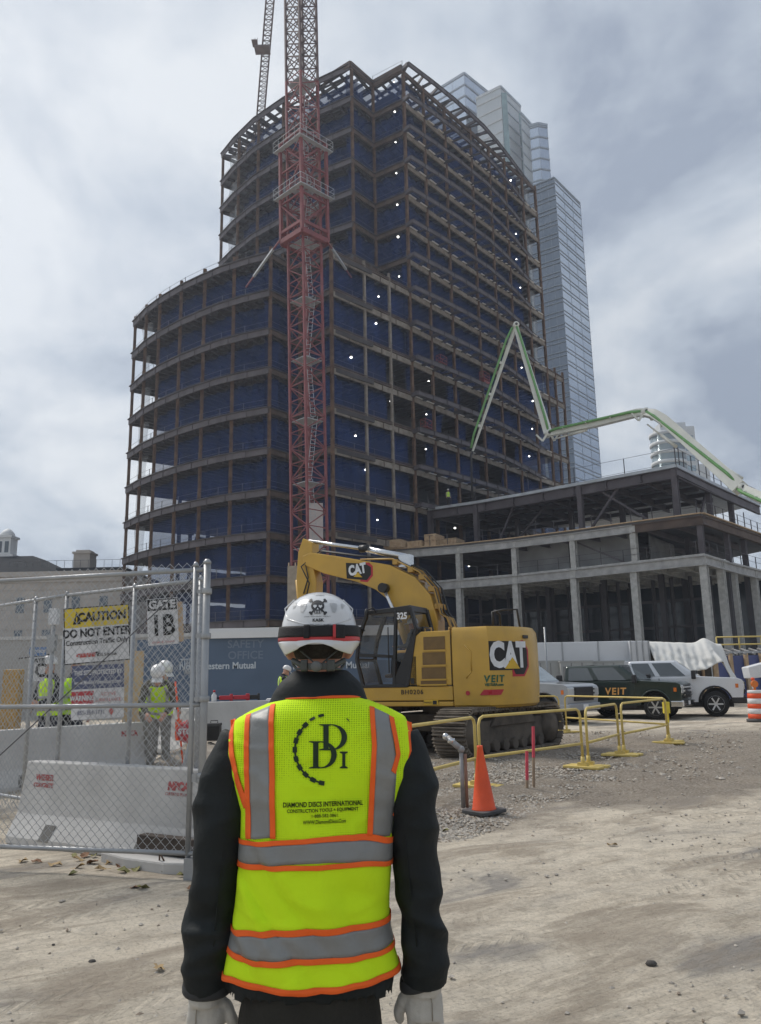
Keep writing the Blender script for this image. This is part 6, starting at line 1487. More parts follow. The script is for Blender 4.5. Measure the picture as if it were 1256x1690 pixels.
of = thing('orange_pole', 'thin orange pole leaning behind the gate', 'pole', (at(306, 1200, 12.2).x, 12.2, .3)); mb = MB(); mb.tube([(0, 0, 0), (-.17, 0, 1.35)], .014, 6); mb.build('pole', CONEO, of); mb = MB(); mb.bb(-.15, -.05, -.006, .006, .5, .8); mb.build('flag', CONEO, of)
cmx = at(90, 1010, 12.5); cm = thing('camera_post', 'white surveillance camera box on a grey post behind the fence', 'camera', (cmx.x, 12.5, .25))
mb = MB(); mb.tube([(0, 0, 0), (0, 0, cmx.z - .2)], .03, 8); mb.build('post', GALP, cm); mb = MB(); mb.bb(-.07, .07, -.06, .06, cmx.z - .45, cmx.z - .2); mb.build('camera_box', TRW, cm, bevel=.01); mb = MB(); mb.bb(-.06, .06, -.08, .04, cmx.z - .85, cmx.z - .6); mb.build('control_box', GALP, cm); mb = MB(); mb.tube([(-.5, 0, cmx.z - .95), (0, 0, cmx.z - .9)], .012, 6); mb.build('cable', BLK, cm)
yb = thing('yellow_machine', 'yellow machine mast half hidden by the mesh at the far left edge', 'machine', (at(20, 1150, 13.5).x, 13.5, .25)); mb = MB(); mb.bb(-.14, .14, -.1, .1, 0, 1.65); mb.bb(-.3, .3, -.3, .3, .1, .5); mb.build('mast', CATY2, yb, bevel=.02); mb = MB(); mb.bb(-.25, .25, -.25, .25, 0, .1); mb.build('base', BLK, yb)
lw = thing('grey_retaining_wall', 'long pale panelled wall behind the workers at the left', 'wall', (at(60, 1080, 36).x, 36, 0)); mb = MB(); mb.bb(-14, 7.5, 0, .4, 0, 3.6); mb.build('wall_panel', mat('panel_grey', (.34, .33, .315), .8, 0, .08, .5), lw); mb = MB(); mb.bb(-14, 7.5, -.1, .5, 3.6, 3.75); mb.build('coping', CON, lw)

# right background: wrapped enclosures, air units, tarpaulin
WRAP = mat('white_wrap', (0.56, 0.57, 0.585), .45, 0, .06, .8, bump=.5, bscale=2.0); UNIT = mat('unit_grey', (0.33, 0.34, 0.335), .6, 0, .08, 1.2); TARP = mat('cream_tarpaulin', (0.62, 0.615, 0.585), .6, 0, .06, 1.0, bump=.6, bscale=2.5); BLUEP = mat('blue_panel', (.10, .13, .32), .6, 0, .15, 1)
def encl(px0, px1, py0, Y, d, z0, label):
    a, b_ = at(px0, py0, Y), at(px1, py0, Y); t = thing('wrapped_enclosure', label, 'enclosure', ((a.x + b_.x) / 2, Y, 0)); w = (b_.x - a.x) / 2
    mb = MB(); mb.bb(-w, w, 0, d, z0, a.z); mb.build('wrap', WRAP, t, bevel=.04)
    mb = MB()
    for i in range(4): x_ = lerp(-w, w, i / 3); mb.beam((x_, -.02, 0), (x_, -.02, a.z), .06, .06)
    mb.beam((-w, -.02, z0), (w, -.02, z0), .05, .05); mb.build('pole_frame', GALP, t)
encl(868, 1046, 1061, 40, 3, 1.9, 'long white shrink wrapped enclosure on poles behind the trucks'); encl(1040, 1070, 1058, 39.6, 3, 0, 'narrow white wrapped corner post, right of the long enclosure')
encl(1000, 1042, 1092, 39.5, 1, 0, 'small white wrapped box under the right end of the long enclosure')
def unit(px0, px1, Y, label, logo=None):
    a, b_ = at(px0, 1093, Y), at(px1, 1093, Y); t = thing('air_unit', label, 'air conditioner', ((a.x + b_.x) / 2, Y, 0)); w = (b_.x - a.x) / 2
    mb = MB(); mb.bb(-w, w, 0, 1.6, .15, a.z); mb.bb(-w - .03, w + .03, -.03, 1.63, a.z, a.z + .06); mb.build('cabinet', UNIT, t)
    mb = MB(); n = 3
    for i in range(1, n): x_ = lerp(-w, w, i / n); mb.bb(x_ - .02, x_ + .02, -.02, 0, .2, a.z - .05)
    mb.bb(-w + .1, -w + .5, -.03, 0, 1.1, a.z - .2); mb.build('panel_seams', mat('seam_grey', (.2, .2, .2), .7, 0, 0), t)
    if logo:
        mb = MB(); mb.lathe([(.01, -.02), (.17, -.02), (.17, 0), (.01, 0)], (-.15, -.01, a.z - .55), 16, axis='y'); c_ = mb.build('round_emblem', REDL, t); text('emblem_letters', logo, .16, frame((.10, -.03, a.z - .55), (1, 0, 0)), REDL, t, align='LEFT', bold=.006)
unit(875, 925, 37.6, 'grey air unit cabinet with a paper notice, left of the red emblem one'); unit(925, 978, 37.2, 'grey air unit cabinet with round red emblem and lettering', 'TRANE'); unit(978, 1030, 37.8, 'grey air unit cabinet behind the dark green pickup')
a = at(1068, 1062, 40); tp = thing('tarpaulin', 'cream tarpaulin draped over a rough shed behind the white pickup', 'tarpaulin', (a.x, 40, 0)); wT = at(1190, 1062, 40).x - a.x
mb = MB()
def tarp(u, v):
    x_ = u * wT * (1.0 if v > .5 else 1 + (.5 - v) * .1); zt = lerp(a.z + .1, a.z - .1, u) + .25 * math.exp(-((u - .78) / .1) ** 2); low = lerp(1.55, 2.1, u) - 1.5 * sstep(.78, .96, u) + .15 * math.sin(u * 9)
    f_ = noise.fractal(Vector((u * 5, v * 2.0, 1)), .8, 2, 4); fold = (.10 * math.sin(u * 30 + v * 4 + 3 * f_) + .06 * math.sin(u * 63 - v * 6)) * (1 - v * .8)
    return (x_, -1.4 * (1 - v) ** .8 + fold + .04 * f_, lerp(low, zt, v) + .04 * f_)
mb.grid(tarp, 60, 18); mb.build('sheet', TARP, tp, solid=.01)
mb = MB(); mb.bb(0.2, wT * .85, 0.15, 3, 0, a.z - .5); mb.build('shed_wall', mat('shed_dark', (.09, .085, .08), .9, 0, .3, 1), tp)
for i in range(6):
    mb = MB(); mb.bb(.4 + i * .55, .5 + i * .55, .0, .14, 0, 2.0); mb.build('stud', WOOD, tp)
bk = thing('timber_shoring', 'timber and pipe shoring with blue panels at the right edge behind the drum', 'shoring', (at(1222, 1100, 42).x, 42, 0)); 
mb = MB(); mb.bb(-1.1, 3, .5, .7, 0, 2.4); mb.build('blue_panel', BLUEP, bk); 
for i in range(6):
    mb = MB(); mb.bb(-1.2 + i * .8, -1.05 + i * .8, .2, .45, 0, 2.6); mb.build('post', WOOD, bk)
for i in range(9):
    mb = MB(); mb.tube([(-1.4 + i * .45, -.9, 2.45), (-1.3 + i * .45, .9, 2.75)], .06, 6); mb.build('joist', PIPEM, bk)
mb = MB(); mb.bb(-1.6, 3, -.6, -.5, 2.5, 2.6); mb.bb(-1.6, 3, .7, .8, 2.6, 2.7); mb.build('bearer', GALP, bk)
mb = MB()
for z in (3.0, 3.4):
    mb.tube([(-.6, 1.2, z), (3, 1.2, z)], .04, 6)
for x_ in (-.6, .6, 1.8, 3): mb.tube([(x_, 1.2, 2.7), (x_, 1.2, 3.4)], .04, 6)
mb.build('yellow_rail', BARY, bk)
wa_ = thing('equipment_arm', 'white end of a machine arm poking in at the right edge above the drum', 'machine', (13.6, 29.5, 0)); mb = MB(); mb.slab([(-.55, 1.75), (1.6, 2.25), (1.6, 1.55), (-.5, 1.35)], -.3, .3); mb.build('arm', TRW, wa_, bevel=.03); mb = MB(); mb.bb(.8, 2.2, -.9, .9, .3, 1.5); mb.build('base', TRW, wa_, bevel=.05); mb = MB(); mb.lathe([(.4, -.9), (.4, .9)], (1.4, 0, .4), 16, axis='y'); mb.build('wheel', TYRE, wa_)
sl_ = thing('slim_pole', 'thin grey upright pole behind the excavator tail', 'pole', (at(900, 1060, 33).x, 33, 0)); mb = MB(); mb.tube([(0, 0, 0), (0, 0, at(898, 1035, 33).z)], .035, 8); mb.build('pole', GALP, sl_); mb = MB(); mb.bb(-.2, .2, -.2, .2, 0, .06); mb.build('base_plate', GALP, sl_)

# fallen leaves
LEAFM = [mat('leaf_tan', (.34, .24, .12), .8, 0, .2, 20), mat('leaf_brown', (.20, .10, .05), .8, 0, .2, 20), mat('leaf_olive', (.20, .19, .07), .8, 0, .2, 20)]
lv = []
for k in range(3):
    mb = MB(); pts = [(-.05, 0), (-.03, .02), (-.01, .035), (.0, .02), (.03, .03), (.03, .01), (.055, 0), (.03, -.012), (.028, -.03), (0, -.02), (-.012, -.034), (-.03, -.018)]
    vs = [(p[0], p[1], .012 + .014 * math.sin(p[0] * 60 + k) * (1 if p[1] else .2)) for p in pts] + [(0, 0, .006)]
    mb.add(vs, [(i, (i + 1) % 12, 12) for i in range(12)], 0, True); lv.append(mb.mesh('leaf_blade')); lv[-1].materials.append(LEAFM[k])
r_ = random.Random(5)
spots = [(38, 1422), (60, 1423), (122, 1412), (130, 1419), (142, 1412), (155, 1413), (128, 1433), (152, 1425), (118, 1445), (185, 1424), (195, 1430), (225, 1436), (240, 1428), (260, 1432), (272, 1440), (90, 1428), (222, 1466), (236, 1467), (262, 1599), (318, 1468), (205, 1440), (170, 1436), (700, 1330), (720, 1345), (745, 1352), (712, 1360), (735, 1372), (1010, 1395), (190, 1421), (300, 1446)]
for i, (px, py) in enumerate(spots):
    p = atz(px, py, .012); o = bpy.data.objects.new('fallen_leaf', lv[i % 3]); COL.objects.link(o); o.location = p; o.rotation_euler = (r_.uniform(-.3, .3), r_.uniform(-.3, .3), r_.random() * 6); s_ = r_.uniform(.8, 1.5); o.scale = (s_,) * 3
    tag(o, 'small dry fallen leaf lying on the dusty ground', 'leaf', 'fallen leaves on the ground')
for i, (px, py, s_, lb) in enumerate(((152, 1589, .024, 'dark stone on the dusty ground left of the man, largest there'), (88, 1560, .012, 'small dark pebble on the bare ground at left, apart from the stone'), (1075, 1594, .035, 'flat brown clod of mud on the open ground at right'))):
    mb = MB(); mb.ball((0, 0, s_ * .35), (s_, s_ * .8, s_ * .5), 8); o = mb.build('stone', mat('dark_stone', (.07, .065, .06), .9, 0, .3, 30)); o.location = atz(px, py, 0); tag(o, lb, 'stone')
# ================================================================ THE MAN IN FRONT (seen from behind)
MY = 2.45
o0 = at(525, 1400, MY); MX = o0.x
man = thing('person', 'man seen from behind in lime vest, white skull helmet and work gloves, nearest the camera', 'person', (MX, MY, 0))
def Q(px, py): p = at(px, py, MY); return p.x - MX, p.z
def tab(rows):
    """picture outline rows (py, left px, right px, half depth, y centre) -> rings by height"""
    r = []
    for py, l, rr, b, yc in rows:
        xl, z = Q(l, py); xr, z2 = Q(rr, py); r.append(((z + z2) / 2, (xl + xr) / 2, (xr - xl) / 2, b, yc))
    return sorted(r)
VT = tab([(1143, 497, 577, .055, -.005), (1149, 470, 592, .085, -.005), (1157, 447, 610, .105, 0), (1170, 415, 642, .125, .0), (1184, 390, 668, .138, 0), (1205, 380, 678, .148, 0), (1240, 377, 683, .158, 0), (1290, 389, 669, .163, 0), (1330, 400, 656, .163, 0), (1390, 398, 648, .160, 0), (1430, 395, 646, .157, 0), (1480, 390, 643, .156, 0), (1530, 384, 643, .158, 0), (1570, 376, 653, .163, 0), (1600, 371, 661, .168, 0), (1640, 368, 663, .172, 0)])
VN = 2.35
def vparam(z):
    if z <= VT[0][0]: return VT[0][1:]
    for a, b_ in zip(VT[:-1], VT[1:]):
        if z <= b_[0]:
            t = (z - a[0]) / (b_[0] - a[0]); return tuple(lerp(a[i], b_[i], t) for i in range(1, 5))
    return VT[-1][1:]
def wr(x, z):
    """soft creases of the cloth"""
    low = sstep(1.36, 1.05, z)
    q = Vector((x * 3.1 + z * 1.9, z * 1.5 - x * .6, 1.3))
    d = .011 * noise.noise(q * 1.6) + .004 * noise.noise(Vector((x * 17 + z * 6, z * 6, 5)))
    c_ = noise.noise(Vector((x * 7 + z * 5, z * 1.7, 8)))
    d += (.004 + .013 * low) * max(0, 1 - abs(c_) * 4) - .008 * low * max(0, 1 - abs(c_ - .28) * 5)          # ridged drapes
    c2 = noise.noise(Vector((x * 3 - z * 9, z * 5 + x * 6, 3))); d += .006 * max(0, 1 - abs(c2) * 5)
    d += .012 * sstep(.95, .80, z) * math.sin(x * 17 + 1)
    return d
def vsurf(phi, z, off=0.0):
    cx_, a, b_, yc = vparam(z); c_, s_ = math.cos(phi), math.sin(phi)
    f_ = lambda v: math.copysign(abs(v) ** (2 / VN), v)
    x = cx_ + (a + off) * f_(c_); y = yc + (b_ + off) * f_(s_)
    w = wr(x, z)
    return Vector((x, y - w * (1 if s_ < 0 else -1) * min(1, abs(s_) * 3), z))
def vback(x, z, off=0.0):
    cx_, a, b_, yc = vparam(z); t = min(.999, abs(x - cx_) / a)
    y = yc - (b_ * (1 - t ** VN) ** (1 / VN)); w = min(1, (1 - t) * 8)
    return Vector((x, y - wr(x, z) * w - off * w - off * .3, z))
HEMZ = [(365, 1609), (380, 1616), (430, 1632), (530, 1637), (600, 1627), (640, 1611), (668, 1594)]
def QB(px, py):
    """where the photo's line of sight meets the vest's back"""
    Y = MY - .12
    for _ in range(5):
        p = at(px, py, Y); Y = MY + vback(p.x - MX, p.z).y
    return p.x - MX, p.z
HEMZ = [QB(*p) for p in HEMZ]
def interp(tab_, x):
    return sum(interp0(tab_, x + k * .012) for k in (-2, -1, 0, 1, 2)) / 5
def interp0(tab_, x):
    if x <= tab_[0][0]: return tab_[0][1]
    for a, b_ in zip(tab_[:-1], tab_[1:]):
        if x <= b_[0]: return lerp(a[1], b_[1], (x - a[0]) / (b_[0] - a[0]))
    return tab_[-1][1]
ztopv = Q(530, 1143)[1]
mesh_m = mat('vest_mesh_lime', (0.62, 0.90, 0.018), .85, 0, .04, 4, bump=.06, bscale=120, spec=.2)
_t = mesh_m.node_tree; _b = _t.nodes['Principled BSDF']; _src = _b.inputs['Base Color'].links[0].from_socket     # knitted mesh with small holes on the upper back
_tc = _t.nodes.new('ShaderNodeTexCoord'); _v = _t.nodes.new('ShaderNodeTexVoronoi'); _v.inputs['Scale'].default_value = 150; _v.inputs['Randomness'].default_value = 0.12
_mp = _t.nodes.new('ShaderNodeMapping'); _mp.inputs['Scale'].default_value = (1, .05, 1.15); _t.links.new(_tc.outputs['Object'], _mp.inputs[0]); _t.links.new(_mp.outputs[0], _v.inputs['Vector'])
_r = _t.nodes.new('ShaderNodeValToRGB'); _t.links.new(_v.outputs['Distance'], _r.inputs[0]); _r.color_ramp.elements[0].position = .22; _r.color_ramp.elements[0].color = (.52, .62, .4, 1); _r.color_ramp.elements[1].position = .42; _r.color_ramp.elements[1].color = (1, 1, 1, 1)
_sx = _t.nodes.new('ShaderNodeSeparateXYZ'); _t.links.new(_tc.outputs['Object'], _sx.inputs[0]); _mr = _t.nodes.new('ShaderNodeMapRange'); _t.links.new(_sx.outputs['Z'], _mr.inputs[0]); _mr.inputs[1].default_value = 1.20; _mr.inputs[2].default_value = 1.21; _mr.inputs[3].default_value = 0; _mr.inputs[4].default_value = 1
_mx = _t.nodes.new('ShaderNodeMix'); _mx.data_type = 'RGBA'; _mx.blend_type = 'MULTIPLY'; _t.links.new(_mr.outputs[0], _mx.inputs[0]); _t.links.new(_src, _mx.inputs[6]); _t.links.new(_r.outputs[0], _mx.inputs[7]); _t.links.new(_mx.outputs[2], _b.inputs['Base Color'])
def vz(u_z, phi):
    """height on the shell: runs from the curved hem to the collar"""
    cx_, a, b_, yc = vparam(.85); xh = cx_ + a * math.cos(phi) * .98
    hem = interp(HEMZ, xh) if math.sin(phi) < .25 else interp(HEMZ, xh) + .0
    return lerp(hem, ztopv, u_z)
mb = MB(); NU, NV = 120, 100
mb.grid(lambda u, v: vsurf(2 * PI * u, vz(v, 2 * PI * u)), NU, NV, 0)
vest = mb.build('safety_vest', mesh_m, man)
STRIP = mat('vest_reflective', (0.235, 0.24, 0.235), .5, .15, .10, 7, bump=.15, bscale=30); TRIM = mat('vest_orange', (0.90, 0.13, 0.012), .75, 0, .06, 8, bump=.1, bscale=90)
def ribbon(name, pts0, pts1, M_, off, n=40, m_=6, par=None):
    """cloth strip between two picture polylines, laid on the vest's back"""
    P0, P1 = [QB(*p) for p in pts0], [QB(*p) for p in pts1]
    def pt(P, u):
        p, _ = onpoly(P, min(.9999, u)); return p
    mb = MB(); mb.grid(lambda u, v: vback(*(pt(P0, u).lerp(pt(P1, u), v)), off), n, m_, 0)
    return mb.build(name, M_, par or vest, solid=.0015)
def band(name, rows, M_, off):
    """strip right round the vest; rows = (px, top py, bottom py) across the back"""
    T0 = [QB(p, a) for p, a, b_ in rows]; T1 = [QB(p, b_) for p, a, b_ in rows]
    mb = MB()
    def fn(u, v):
        phi = 2 * PI * u; zc = interp(T0, 0); cx_, a, b_, yc = vparam(zc); x = cx_ + a * math.copysign(abs(math.cos(phi)) ** (2 / VN), math.cos(phi))
        return vsurf(phi, lerp(interp(T0, x), interp(T1, x), v), off)
    mb.grid(fn, 120, 5, 0); return mb.build(name, M_, vest, solid=.0015)
band('reflective_band', [(395, 1387, 1421), (530, 1389, 1424), (610, 1384, 1421), (650, 1384, 1415)], STRIP, .003)
band('orange_trim', [(395, 1379, 1388), (530, 1381, 1390), (610, 1374, 1385), (650, 1378, 1387)], TRIM, .004)
band('orange_trim', [(395, 1420, 1430), (470, 1428, 1437), (610, 1419, 1428), (650, 1416, 1424)], TRIM, .004)
band('reflective_band', [(380, 1532, 1568), (410, 1542, 1582), (520, 1541, 1584), (610, 1530, 1574), (645, 1514, 1552)], STRIP, .003)
band('orange_trim', [(380, 1523, 1533), (410, 1534, 1544), (520, 1533, 1543), (610, 1522, 1532), (645, 1506, 1516)], TRIM, .004)
band('orange_trim', [(380, 1563, 1574), (400, 1578, 1588), (520, 1582, 1592), (600, 1574, 1584), (645, 1556, 1566)], TRIM, .004)
# hem trim follows the curved bottom edge
mb = MB(); mb.grid(lambda u, v: vsurf(2 * PI * u, vz(0, 2 * PI * u) + lerp(-.004, .011, v), .003), 120, 2, 0); mb.build('hem_trim', TRIM, vest, solid=.002)
# upright strips on the back, with orange edges
ribbon('reflective_strip', [(414, 1178), (411, 1290), (413, 1384)], [(448, 1164), (446, 1290), (447, 1382)], STRIP, .003)
ribbon('orange_trim', [(407, 1180), (404, 1290), (406, 1384)], [(415, 1177), (412, 1290), (414, 1384)], TRIM, .004)
ribbon('orange_trim', [(447, 1163), (445, 1290), (446, 1384)], [(455, 1161), (454, 1290), (455, 1384)], TRIM, .004)
ribbon('reflective_strip', [(618, 1168), (621, 1230), (615, 1378)], [(643, 1180), (655, 1260), (647, 1378)], STRIP, .003)
ribbon('orange_trim', [(610, 1165), (614, 1230), (606, 1379)], [(618, 1167), (622, 1230), (615, 1379)], TRIM, .004)
ribbon('orange_trim', [(642, 1180), (651, 1225), (654, 1245), (646, 1272)], [(650, 1184), (658, 1225), (661, 1245), (653, 1277)], TRIM, .0045)
# arm hole edging along the side of the back
ribbon('arm_hole_trim', [(380.5, 1188), (378, 1240), (388, 1290), (403, 1334)], [(389, 1186), (386, 1240), (396, 1288), (412, 1330)], TRIM, .004)
ribbon('arm_hole_trim', [(671, 1190), (676, 1240), (666, 1290), (648, 1345)], [(679.5, 1192), (682, 1240), (672, 1292), (654, 1350)], TRIM, .004)
mb = MB(); mb.grid(lambda u, v: vsurf(2 * PI * u, lerp(Q(530, 1151)[1], Q(530, 1146)[1], v), .004), 60, 2, 0); mb.build('neck_trim', TRIM, vest, solid=.002)

# print on the back
INK = mat('vest_print', (0.012, 0.03, 0.012), .8, 0, 0)
def printpoly(name, pts, par=None, off=.0032, M_=INK):
    """printed shape given as a picture outline, triangulated and laid on the cloth"""
    bm = bmesh.new(); vs = [bm.verts.new((p[0], -p[1], 0)) for p in pts]
    f_ = bm.faces.new(vs); bmesh.ops.triangulate(bm, faces=[f_])
    bmesh.ops.subdivide_edges(bm, edges=[e_ for e_ in bm.edges if e_.calc_length() > 8], cuts=2, use_grid_fill=False)
    bmesh.ops.triangulate(bm, faces=bm.faces)
    me = bpy.data.meshes.new(name)
    for v in bm.verts: x, z = QB(v.co.x, -v.co.y); v.co = vback(x, z, off)
    bm.to_mesh(me); bm.free(); me.materials.append(M_); o = bpy.data.objects.new(name, me); COL.objects.link(o); o.parent = par or vest; return o
def letterD(x0, y0, x1, y1, name):
    w, h = x1 - x0, y1 - y0; s_ = .20 * w
    pts = [(x0, y0), (x0 + .5 * w, y0)] + [(x0 + .5 * w + .5 * w * math.sin(PI * i / 14), y0 + h / 2 - h / 2 * math.cos(PI * i / 14)) for i in range(1, 14)] + [(x0 + .5 * w, y1), (x0, y1), (x0, y1 - .035 * h), (x0 + .14 * w, y1 - .06 * h), (x0 + .14 * w, y0 + .06 * h), (x0, y0 + .035 * h)]
    inn = [(x0 + .14 * w + s_ * .8, y0 + .06 * h)] + [(x0 + .46 * w + .36 * w * math.sin(PI * i / 14), y0 + h / 2 - .44 * h * math.cos(PI * i / 14)) for i in range(0, 15)] + [(x0 + .14 * w + s_ * .8, y1 - .06 * h)]
    # outer and inner outlines joined by a slit on the stem
    k = len(pts) - 2
    printpoly(name, pts[:k] + [(x0 + .14 * w, y0 + h / 2 + .01)] + [(inn[0][0], y0 + h / 2 + .01)] + inn[::-1][:1] + inn[::-1][1:] + [(inn[0][0], y0 + h / 2 - .01), (x0 + .14 * w, y0 + h / 2 - .01)] + pts[k:])
def letterD2(x0, y0, x1, y1):
    w, h = x1 - x0, y1 - y0
    printpoly('letter_stem', [(x0, y0), (x0 + .42 * w, y0), (x0 + .42 * w, y0 + .045 * h), (x0 + .34 * w, y0 + .07 * h), (x0 + .34 * w, y1 - .07 * h), (x0 + .42 * w, y1 - .045 * h), (x0 + .42 * w, y1), (x0, y1), (x0, y1 - .035 * h), (x0 + .15 * w, y1 - .07 * h), (x0 + .15 * w, y0 + .07 * h), (x0, y0 + .035 * h)])
    n = 18; outer = [(x0 + .40 * w + .60 * w * math.sin(PI * i / n) ** .9, y0 + h / 2 - h / 2 * math.cos(PI * i / n)) for i in range(n + 1)]
    inn = [(x0 + .40 * w + .40 * w * math.sin(PI * i / n) ** .9, y0 + h / 2 - .455 * h * math.cos(PI * i / n)) for i in range(n + 1)]
    printpoly('letter_bowl', outer + inn[::-1], off=.0034)
letterD2(527, 1195, 573, 1238); letterD2(510, 1223, 556, 1268)
printpoly('letter_stem', [(561, 1240), (574, 1240), (574, 1242), (570, 1244), (570, 1264), (574, 1266), (574, 1268), (561, 1268), (561, 1266), (565, 1264), (565, 1244), (561, 1242)])
gc = (543, 1237)
for i in range(11):                                        # toothed blade rim
    a0 = math.radians(98 + i * 15.5); a1 = a0 + math.radians(9.5); r0, r1 = 56 - 2, 60
    if i in (0, 1): r0 = 57
    P_arc = lambda r, a: (gc[0] + r * math.cos(a), gc[1] - r * math.sin(a))
    printpoly('rim_tooth', [P_arc(r0 - 1.5, a0), P_arc(r1, a0), P_arc(r1, (a0 + a1) / 2), P_arc(r1, a1), P_arc(r0 - 1.5, a1), P_arc(r0 - 1.5, (a0 + a1) / 2)])
    if 1 < i < 10:
        b0 = a1; b1 = a0 + math.radians(15.5); printpoly('rim_line', [P_arc(54.5, b0), P_arc(54.5 + 3, b0), P_arc(57.5, b1), P_arc(54.5, b1)])
printpoly('rim_spark', [P_arc(59, math.radians(62)), P_arc(60, math.radians(58)), P_arc(56, math.radians(52)), P_arc(57.5, math.radians(57))])
def vtext(body, px, py, hpx, wpx, bold=.0):
    x, z = QB(px, py); k = QB(px + 1, py)[0] - QB(px, py)[0]
    cu = bpy.data.curves.new('t', 'FONT'); cu.body = body; cu.size = 1; o = bpy.data.objects.new('t', cu); COL.objects.link(o); bpy.context.view_layer.update(); w0 = o.dimensions.x; bpy.data.objects.remove(o); bpy.data.curves.remove(cu)
    size = hpx * k * 1.4; sx = wpx * k / (w0 * size)
    text('printed_line', body, size, None, INK, vest, bold=bold, sx=sx, ext=.0003, warp=lambda p: vback(x + p.x, z + p.y, .0042))
vtext('DIAMOND DISCS INTERNATIONAL', 533, 1327, 7.5, 130, .0005); vtext('CONSTRUCTION TOOLS + EQUIPMENT', 533, 1337, 5.5, 120, .0003); vtext('1-888-582-3861', 536, 1346, 5, 42, .0002); vtext('WWW.DiamondDiscs.Com', 536, 1356, 6, 71, .0003)

# --- jacket: torso, sleeves and collar as one continuous surface
JK = mat('black_softshell', (0.0095, 0.013, 0.014), .72, 0, .2, 7, bump=.12, bscale=60, spec=.35)
mb = MB(); rings = []
for z, cx_, a, b_, yc in VT:
    g_ = .024 if z > .86 else .020
    rings.append([Vector((cx_ + (a - g_ - (.035 if 1.3 < z < 1.47 else 0)) * math.copysign(abs(math.cos(2 * PI * j / 40)) ** .85, math.cos(2 * PI * j / 40)), yc + (b_ - .022) * math.copysign(abs(math.sin(2 * PI * j / 40)) ** .85, math.sin(2 * PI * j / 40)), z)) for j in range(40)])
zh = QB(530, 1664)[1]
r0 = [Vector((rings[0][0].x * 0 + p.x * .955 + .0, p.y * .97, zh)) for p in rings[0]]
mb.loft([r0] + rings)
ARMS = {-1: [(398, 1212, .060, .01), (384, 1262, .078, .005), (368, 1330, .078, .0), (358, 1430, .068, -.01), (352, 1500, .066, -.005), (346, 1550, .070, .0), (340, 1605, .066, .015), (338, 1636, .064, .02)],
        1: [(658, 1212, .060, .01), (670, 1262, .078, .005), (679, 1330, .078, .0), (686, 1420, .068, -.01), (694, 1500, .066, -.005), (700, 1550, .064, .0), (701, 1600, .066, .012), (700, 1622, .066, .02)]}
for s_, A in ARMS.items():
    pts = []; rs = []
    for px, py, r, y in A: x, z = Q(px, py); pts.append(Vector((x, y, z))); rs.append(r)
    mb.tube(pts, rs, 18)
colr = [(1180, 432, 626, .115, .0), (1160, 446, 608, .105, .0), (1140, 453, 602, .100, .005), (1125, 462, 593, .095, .01), (1111, 478, 578, .085, .015), (1106, 484, 572, .075, .02)]
rings = []
for py, l, r, b_, yc in colr:
    xl, z = Q(l, py); xr, z2 = Q(r, py)
    rings.append([Vector(((xl + xr) / 2 + (xr - xl) / 2 * math.cos(2 * PI * j / 32), yc + b_ * math.sin(2 * PI * j / 32), (z + z2) / 2)) for j in range(32)])
mb.loft(rings)
xl_arm = Q(352, 1500)[0]
def fold(p, n_):
    d = .005 * noise.noise(p * 9) + .003 * noise.noise(p * 21)
    if abs(p.x) > .19:                                     # creases round the elbow and above the cuff
        e_ = math.exp(-((p.z - .97) / .09) ** 2); e2 = math.exp(-((p.z - .80) / .07) ** 2); e3 = math.exp(-((p.z - 1.32) / .12) ** 2)
        rid = lambda f, k: 1 - 2 * abs(noise.noise(Vector((p.x * 7 + k, p.y * 6 + p.z * 3, p.z * f))))
        d += .020 * e_ * rid(13, 0) + .018 * e2 * rid(17, 4) + .013 * e3 * rid(8, 7) + .006 * rid(11, 2) - .008 * e_ - .004
    d *= sstep(zh - .005, zh + .05, p.z)
    return p + n_ * d
jacket = remesh(mb, 'jacket', [JK], man, .0085, 6, fn=fold)
# cuffs
for s_, (px, py, dx) in ((-1, (339, 1636, 0)), (1, (700, 1620, 0))):
    x, z = Q(px, py); mb = MB(); rings = []
    for dz, r in ((.022, .0665), (.010, .069), (-.004, .0685), (-.010, .064), (-.004, .060)):
        rings.append([Vector((x + r * math.cos(2 * PI * j / 28), .02 + r * .9 * math.sin(2 * PI * j / 28), z + dz + .010 * math.sin(2 * PI * j / 28 + 1.2) + .16 * s_ * r * math.cos(2 * PI * j / 28))) for j in range(28)])
    mb.loft(rings, 0, False, False); mb.build('cuff', mat('grey_cuff', (.03, .032, .034), .8, 0, .2, 9), jacket)
# sleeve seam
for s_, A in ARMS.items():
    mb = MB(); pts = []
    for px, py, r, y in A[1:6]: x, z = Q(px, py); pts.append(Vector((x - s_ * r * .35, y - r * .955, z)))
    mb.tube(pts, .0022, 5); mb.build('sleeve_seam', JK, jacket)

